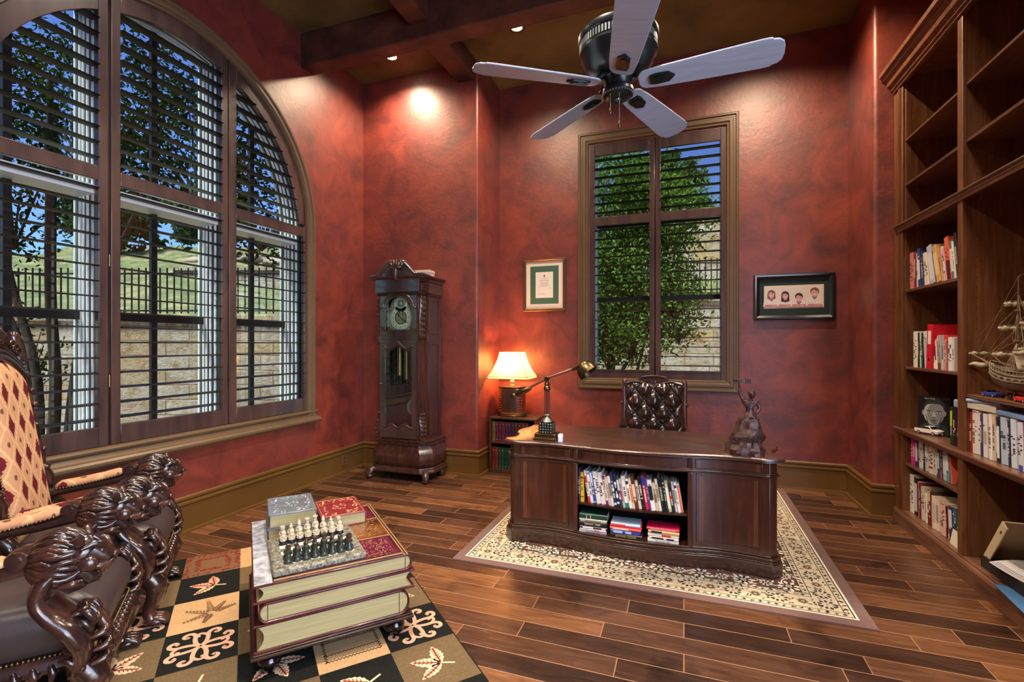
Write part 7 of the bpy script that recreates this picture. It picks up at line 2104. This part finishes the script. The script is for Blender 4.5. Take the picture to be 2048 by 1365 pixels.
def make_chair():
    c = bpy.data.objects.new('carved_armchair', None); COL.objects.link(c)
    # seat
    m = MB(); rg = []
    for h, ix, dz in ((.300, .024, 0), (.320, .004, 0), (.360, -.014, 0), (.405, -.020, 0), (.445, -.012, 0), (.478, .012, 0), (.500, .055, 0), (.508, .12, 0)):
        P = rrect(-.52 + max(ix, -.0) * .5, .060 - ix * 1.0, -.240 + ix * .6, .240 - ix * .6, .05, 5)
        rg.append([(x, y, h + .012 * (1 - (y / .27) ** 2) - (.010 if x > 0 else 0) * (h > .4)) for x, y in P])
    m.loft(rg); m.build('seat_cushion', LEATH, c, smooth=180)
    m = MB(); m.loft([[(x, y, z) for x, y in rrect(-.53, .052 + o, -.245 - o, .245 + o, .04, 4)] for z, o in ((.235, -.014), (.245, .0), (.262, .008), (.285, .004), (.300, -.006))])
    fr = m.build('seat_rail', CHAIRW, c, smooth=30)
    m = MB(); q = random.Random(6)
    for i in range(13):                     # carved apron: hanging leaves and scrolls
        y = -.235 + .47 * i / 12; l = .05 + .055 * cos((y / .24) * PI / 2)
        m.tube([(.057, y, .275), (.075, y + q.uniform(-.01, .01), .25), (.067, y, .25 - l * .6), (.055, y, .25 - l)], [.012, .020, .016, .004], 7)
        r = .020; m.tube([(.073 + .004 * (k_ % 2), y + r * (1 - k_ / 9) * cos(k_ * .8), .262 + r * (1 - k_ / 9) * sin(k_ * .8)) for k_ in range(8)], .006, 5)
    m.build('carved_apron', CHAIRW, fr, smooth=60)
    for s in (-1, 1):
        m = MB()
        for i in range(11):
            x = -.48 + .05 * i; m.tube([(x, s * .245, .275), (x + .01, s * .259, .25), (x, s * .251, .205)], [.010, .016, .004], 6)
        m.build('carved_apron', CHAIRW, fr, smooth=60)
    pth = [(-.51, -.248, .312), (.017, -.250, .312)] + [(.017 + .052 * sin(rad(a)), -.198 - .052 * cos(rad(a)), .312) for a in range(0, 91, 15)] + [(.017 + .052 * cos(rad(a)), .198 + .052 * sin(rad(a)), .312) for a in range(0, 91, 15)] + [(-.51, .250, .312)]
    nails(pth, .0062, 'nailheads', c)
    for s in (-1, 1):
        ar = bpy.data.objects.new('arm', None); COL.objects.link(ar); ar.parent = c
        ya = s * YA
        m = MB(); pth = spline([(-.56, ya * .98, .618), (-.47, ya, .628), (-.36, ya * 1.01, .640), (-.20, ya, .662), (-.06, ya, .692), (.0, ya, .700)], 5)
        m.tube(pth, lerpl([.030, .026, .026, .028, .034, .040], len(pth)), 10); rl = m.build('arm_rail', CHAIRW, ar, smooth=60)
        m = MB(); n = 14; rg = []
        for i in range(n + 1):
            t = i / n; x = -.48 + .30 * t; z = .655 + .045 * t ** 1.6; w_ = .040 * min(1, sin(PI * (.06 + .88 * t)) * 2.2 + .25); hh = .034 * min(1, sin(PI * (.05 + .9 * t)) * 2.4 + .1)
            rg.append([(x, ya + w_ * cos(a), z + (hh * sin(a) if sin(a) > 0 else .010 * sin(a))) for a in [2 * PI * k_ / 14 for k_ in range(14)]])
        m.loft(rg); pad = m.build('arm_pad', TAPES, ar, smooth=60); uvset(pad, lambda v: (v.y + .05 + v.x * .2, v.x + .03))
        for q_ in (-1, 1): nails([(-.47 + .28 * i / 10, ya + q_ * .040, .650 + .045 * (i / 10) ** 1.6) for i in range(11)], .0062, 'nailheads', ar)
        m = MB()                                 # scroll where pad meets mane
        m.cyl((-.150, ya - .040, .712), (-.150, ya + .040, .712), .030, seg=18); m.cyl((-.150, ya - .046, .712), (-.150, ya + .046, .712), .016, seg=12)
        m.tube([(-.17, ya, .70), (-.15, ya, .728), (-.105, ya, .730), (-.05, ya, .72)], [.028, .024, .028, .03], 10, sx=1.2)
        m.build('scroll', CHAIRW, ar, smooth=50)
        g = lion(ar, s); g.location = (0, ya, 0)
        # S-curved post
        m = MB(); pth = spline([(-.02, ya, .67), (-.078, ya, .615), (-.092, ya, .55), (-.06, ya, .49), (-.01, ya, .435), (.018, ya, .375), (.022, ya, .31), (.002, ya, .25)], 5)
        m.tube(pth, lerpl([.056, .078, .080, .086, .098, .092, .070, .045], len(pth)), 16, sx=.44, up=(0, 1, 0)); ps = m.build('arm_post', CHAIRW, ar, smooth=60)
        m = MB()
        for q_ in (-1, 1):
            for i in range(6):
                t = i / 5; x = .045 - .01 * i; z = .47 - .034 * i
                pth = spline([(x - .035, ya + q_ * .034, z + .02), (x - .005, ya + q_ * .044, z + .012), (x + .012, ya + q_ * .040, z - .02), (x + .002, ya + q_ * .036, z - .034)], 4)
                m.tube(pth, lerpl([.006, .014, .013, .004], len(pth)), 8)
            m.ball((.02, ya + q_ * .040, .275), (.02, .014, .02), 10, 8)
        cf = [(.022, .505), (.056, .46), (.080, .41), (.090, .36), (.084, .31), (.062, .27)]
        m.tube(spline([(x, ya, z) for x, z in cf], 4), lerpl([.010, .018, .020, .018, .014, .008], 21), 8)
        for x, z in cf[:-1]:
            for q_ in (-1, 1): m.tube(spline([(x - .002, ya, z), (x + .006, ya + q_ * .026, z - .018), (x - .034, ya + q_ * .046, z - .026)], 3), lerpl([.012, .018, .005], 7), 7)
        m.build('leaf_carving', CHAIRW, ps, smooth=60)
        # front leg with paw
        m = MB(); pth = spline([(.015, ya, .27), (.05, ya, .21), (.043, ya, .14), (.02, ya, .08), (.03, ya, .035)], 5)
        m.tube(pth, lerpl([.05, .052, .038, .028, .034], len(pth)), 12); m.ball((.047, ya, .026), (.052, .046, .026), 14, 8)
        for k_ in (-.028, 0, .028): m.tube([(.045, ya + k_ * .8, .045), (.083, ya + k_, .034), (.099, ya + k_, .012)], [.016, .017, .010], 8)
        m.tube([(.065, ya, .25), (.087, ya, .20), (.069, ya, .14)], [.016, .022, .008], 8); m.build('front_leg', CHAIRW, c, smooth=60)
        m = MB(); m.tube(spline([(-.52, ya * .88, .26), (-.545, ya * .88, .14), (-.59, ya * .88, .0)], 4), lerpl([.034, .028, .026], 9), 10); m.build('rear_leg', CHAIRW, c)
    # back: panel, posts, crest
    def bx(z): return -.495 - .145 * (z - .45)
    m = MB(); n = 26; HWB = .235
    def topz(y): return 1.30 + .10 * cos(min(abs(y) / HWB, 1) * PI / 2)
    rg = []
    pts = [(-HWB, .50), (HWB, .50)] + [(HWB - 2 * HWB * i / n, topz(HWB - 2 * HWB * i / n)) for i in range(n + 1)]
    def fpt(y, z, d): return (bx(z) + d, y, z)
    def panel(u, v):
        y = -HWB + 2 * HWB * u; z = .50 + (topz(y) - .50) * v
        e = min(1, min(u, 1 - u) * 7) ** .6 * min(1, min(v, 1 - v) * 12) ** .6
        return (bx(z) + .012 + .034 * e, y, z)
    m.grid(panel, 22, 40); pn = m.build('tapestry_back', TAPES, c, smooth=180); uvset(pn, lambda v: (v.y + .047, v.z))
    m = MB(); m.prism(pts, -.02, .0, 'x'); m.v = [(bx(z) + x, y, z) for x, y, z in m.v]; m.build('back_shell', CHAIRW, c, smooth=30)
    nails([panel(0.0, i / 20) for i in range(21)] + [panel(i / 12, 1) for i in range(13)] + [panel(1, 1 - i / 20) for i in range(21)], .0060, 'nailheads', c)
    for s in (-1, 1):
        m = MB(); yb = s * .298
        prf = [(.44, .034), (.52, .036), (.56, .050), (.585, .030), (.60, .040), (.62, .026), (.66, .034), (.72, .046), (.76, .034), (.775, .042), (.80, .026), (.84, .030), (.92, .024), (1.00, .030), (1.02, .038), (1.04, .022), (1.08, .032), (1.10, .022), (1.18, .026), (1.28, .030), (1.30, .040), (1.32, .024), (1.38, .030), (1.40, .038), (1.43, .020), (1.47, .030), (1.49, .020), (1.52, .028), (1.545, .022), (1.565, .008)]
        m.tube([(bx(z) - .01, yb, z) for z, r in prf], [r * 1.15 for z, r in prf], 12)
        m.tube(spline([(bx(.45), yb + s * .02, .44), (bx(.5) + .03, yb + s * .035, .52), (bx(.58) + .0, yb + s * .03, .60), (bx(.64) + .03, yb + s * .02, .66)], 4), lerpl([.03, .036, .028, .014], 13), 8)
        for z in (.88, 1.14, 1.22): m.ball((bx(z) + .02, yb, z), (.018, .018, .018), 8, 6)
        m.build('back_post', CHAIRW, c, smooth=60)
    m = MB()
    for k_, r in ((0, .022), (.035, .016), (.062, .012)):
        m.tube([(bx(topz(y) + k_) - .002 + .012, y, topz(y) + .016 + k_) for y in [-.28 + .56 * i / 24 for i in range(25)]], r, 8)
    for i in range(9):
        a = rad(-72 + 18 * i); z = 1.47; m.tube([(bx(z), .02 * sin(a), z), (bx(z) + .03, .06 * sin(a), z + .06 * cos(a)), (bx(z) + .012, .11 * sin(a), z + .11 * cos(a))], [.012, .02, .006], 7)
    for s in (-1, 1):
        for k_ in range(3):
            m.tube([(bx(1.4) + .02, s * (.20 - .04 * k_) + .03 * (1 - i / 12) * cos(i * .75), 1.44 + .02 * k_ + .03 * (1 - i / 12) * sin(i * .75)) for i in range(11)], .009, 6)
    m.build('crest', CHAIRW, c, smooth=60)
    return c
ch = make_chair()
ch.scale = (1, 1, .965); ch.location = loc(-.45, 3.31, RT); ch.rotation_euler = (0, 0, rad(AZ))
tag(ch, 'carved lion armchair showing its tapestry back, nearer the window wall', 'armchair', 'carved lion armchairs')
ch2 = copy_tree(ch)
ch2.location = loc(-.54, 2.585, RT); ch2.rotation_euler = (0, 0, rad(AZ))
tag(ch2, 'carved lion armchair nearest the viewer, its back outside the photo', 'armchair', 'carved lion armchairs')
# ================================================================ LIGHT + CAMERA
def light(nm, typ, loc_, energy, col=(255, 255, 255), rot=None, **kw):
    d = bpy.data.lights.new(nm, typ); d.energy = energy; c_ = lin(col); d.color = c_[:3]
    for k_, v in kw.items(): setattr(d, k_, v)
    o = bpy.data.objects.new(nm, d); COL.objects.link(o); o.location = loc_
    if rot: o.rotation_euler = [rad(a) for a in rot]
    return o
WARM = (255, 226, 190)
def spot(nm, x, y, e, ang=78, col=WARM, tilt=(0, 0, 0), z=ZC - .03, size=.03, blend=1.0):
    return light(nm, 'SPOT', (x, y, z), e, col, tilt, spot_size=rad(ang), spot_blend=blend, shadow_soft_size=size)
spot('downlight_clock', -2.96, 4.42, 240, 150)
spot('downlight_alcove', -1.535, 4.42, 240, 150)
spot('downlight_desk', .775, 4.42, 330, 150)
# unseen fill spots added over the seating end, without fixtures
for i, (x, y) in enumerate(((-2.75, 2.2), (-.9, 1.6), (1.1, 2.3), (-2.4, .1), (-.3, -.8), (1.3, .3))):
    spot('room_fill_spot', x, y, 640 if i == 1 else 330, 130, (255, 236, 214), size=.05 if i == 1 else .3, blend=.9)
# unseen cool fill lamp added in the made-up right-wall opening
light('side_fill_area', 'AREA', (2.1, -.40, 1.65), 250, (200, 220, 255), (0, 90, 0), shape='RECTANGLE', size=3.2, size_y=3.0)
# table lamp bulb
light('table_lamp_bulb', 'POINT', (-1.858, 5.20, 1.205), 36, (255, 176, 104), shadow_soft_size=.035)
# cool daylight on the window side
light('daylight', 'SUN', (-8, 2, 6), 15.0, (255, 246, 232), None, angle=rad(8)).rotation_euler = Vector((.30, .30, -.905)).to_track_quat('-Z', 'Y').to_euler()

wd = bpy.data.worlds.new('sky'); SC.world = wd; wd.use_nodes = True
nt = wd.node_tree; nt.nodes.clear()
ow = nt.nodes.new('ShaderNodeOutputWorld'); bg = nt.nodes.new('ShaderNodeBackground'); sk = nt.nodes.new('ShaderNodeTexSky')
sk.sky_type = 'NISHITA'; sk.sun_disc = False; sk.sun_elevation = rad(9); sk.sun_rotation = rad(120); sk.altitude = 300; sk.air_density = 1.3; sk.dust_density = 1.0; sk.ozone_density = 5
hs = nt.nodes.new('ShaderNodeHueSaturation'); hs.inputs['Saturation'].default_value = 1.0; hs.inputs['Hue'].default_value = .535
nt.links.new(sk.outputs[0], hs.inputs['Color']); nt.links.new(hs.outputs[0], bg.inputs['Color']); nt.links.new(bg.outputs[0], ow.inputs['Surface'])
bg.inputs['Strength'].default_value = .32

cam = bpy.data.cameras.new('camera'); co = bpy.data.objects.new('camera', cam); COL.objects.link(co)
co.location = (0, 0, 1.45); co.rotation_euler = (rad(90), 0, rad(19.7))
cam.sensor_width = 36; cam.lens = 960 / 2048 * 36; cam.shift_y = 4.5 / 2048; cam.clip_start = .05; cam.clip_end = 200
SC.camera = co
vs = SC.view_settings
SC.display_settings.display_device = 'sRGB'
vs.view_transform = 'Standard'; vs.look = 'None'; vs.exposure = 0.1; vs.gamma = 1.0; vs.use_curve_mapping = False
cy = SC.cycles
cy.max_bounces = 8; cy.diffuse_bounces = 4; cy.glossy_bounces = 4; cy.transmission_bounces = 4; cy.transparent_max_bounces = 12
cy.caustics_reflective = False; cy.caustics_refractive = False; cy.sample_clamp_indirect = 6.0; cy.use_denoising = True
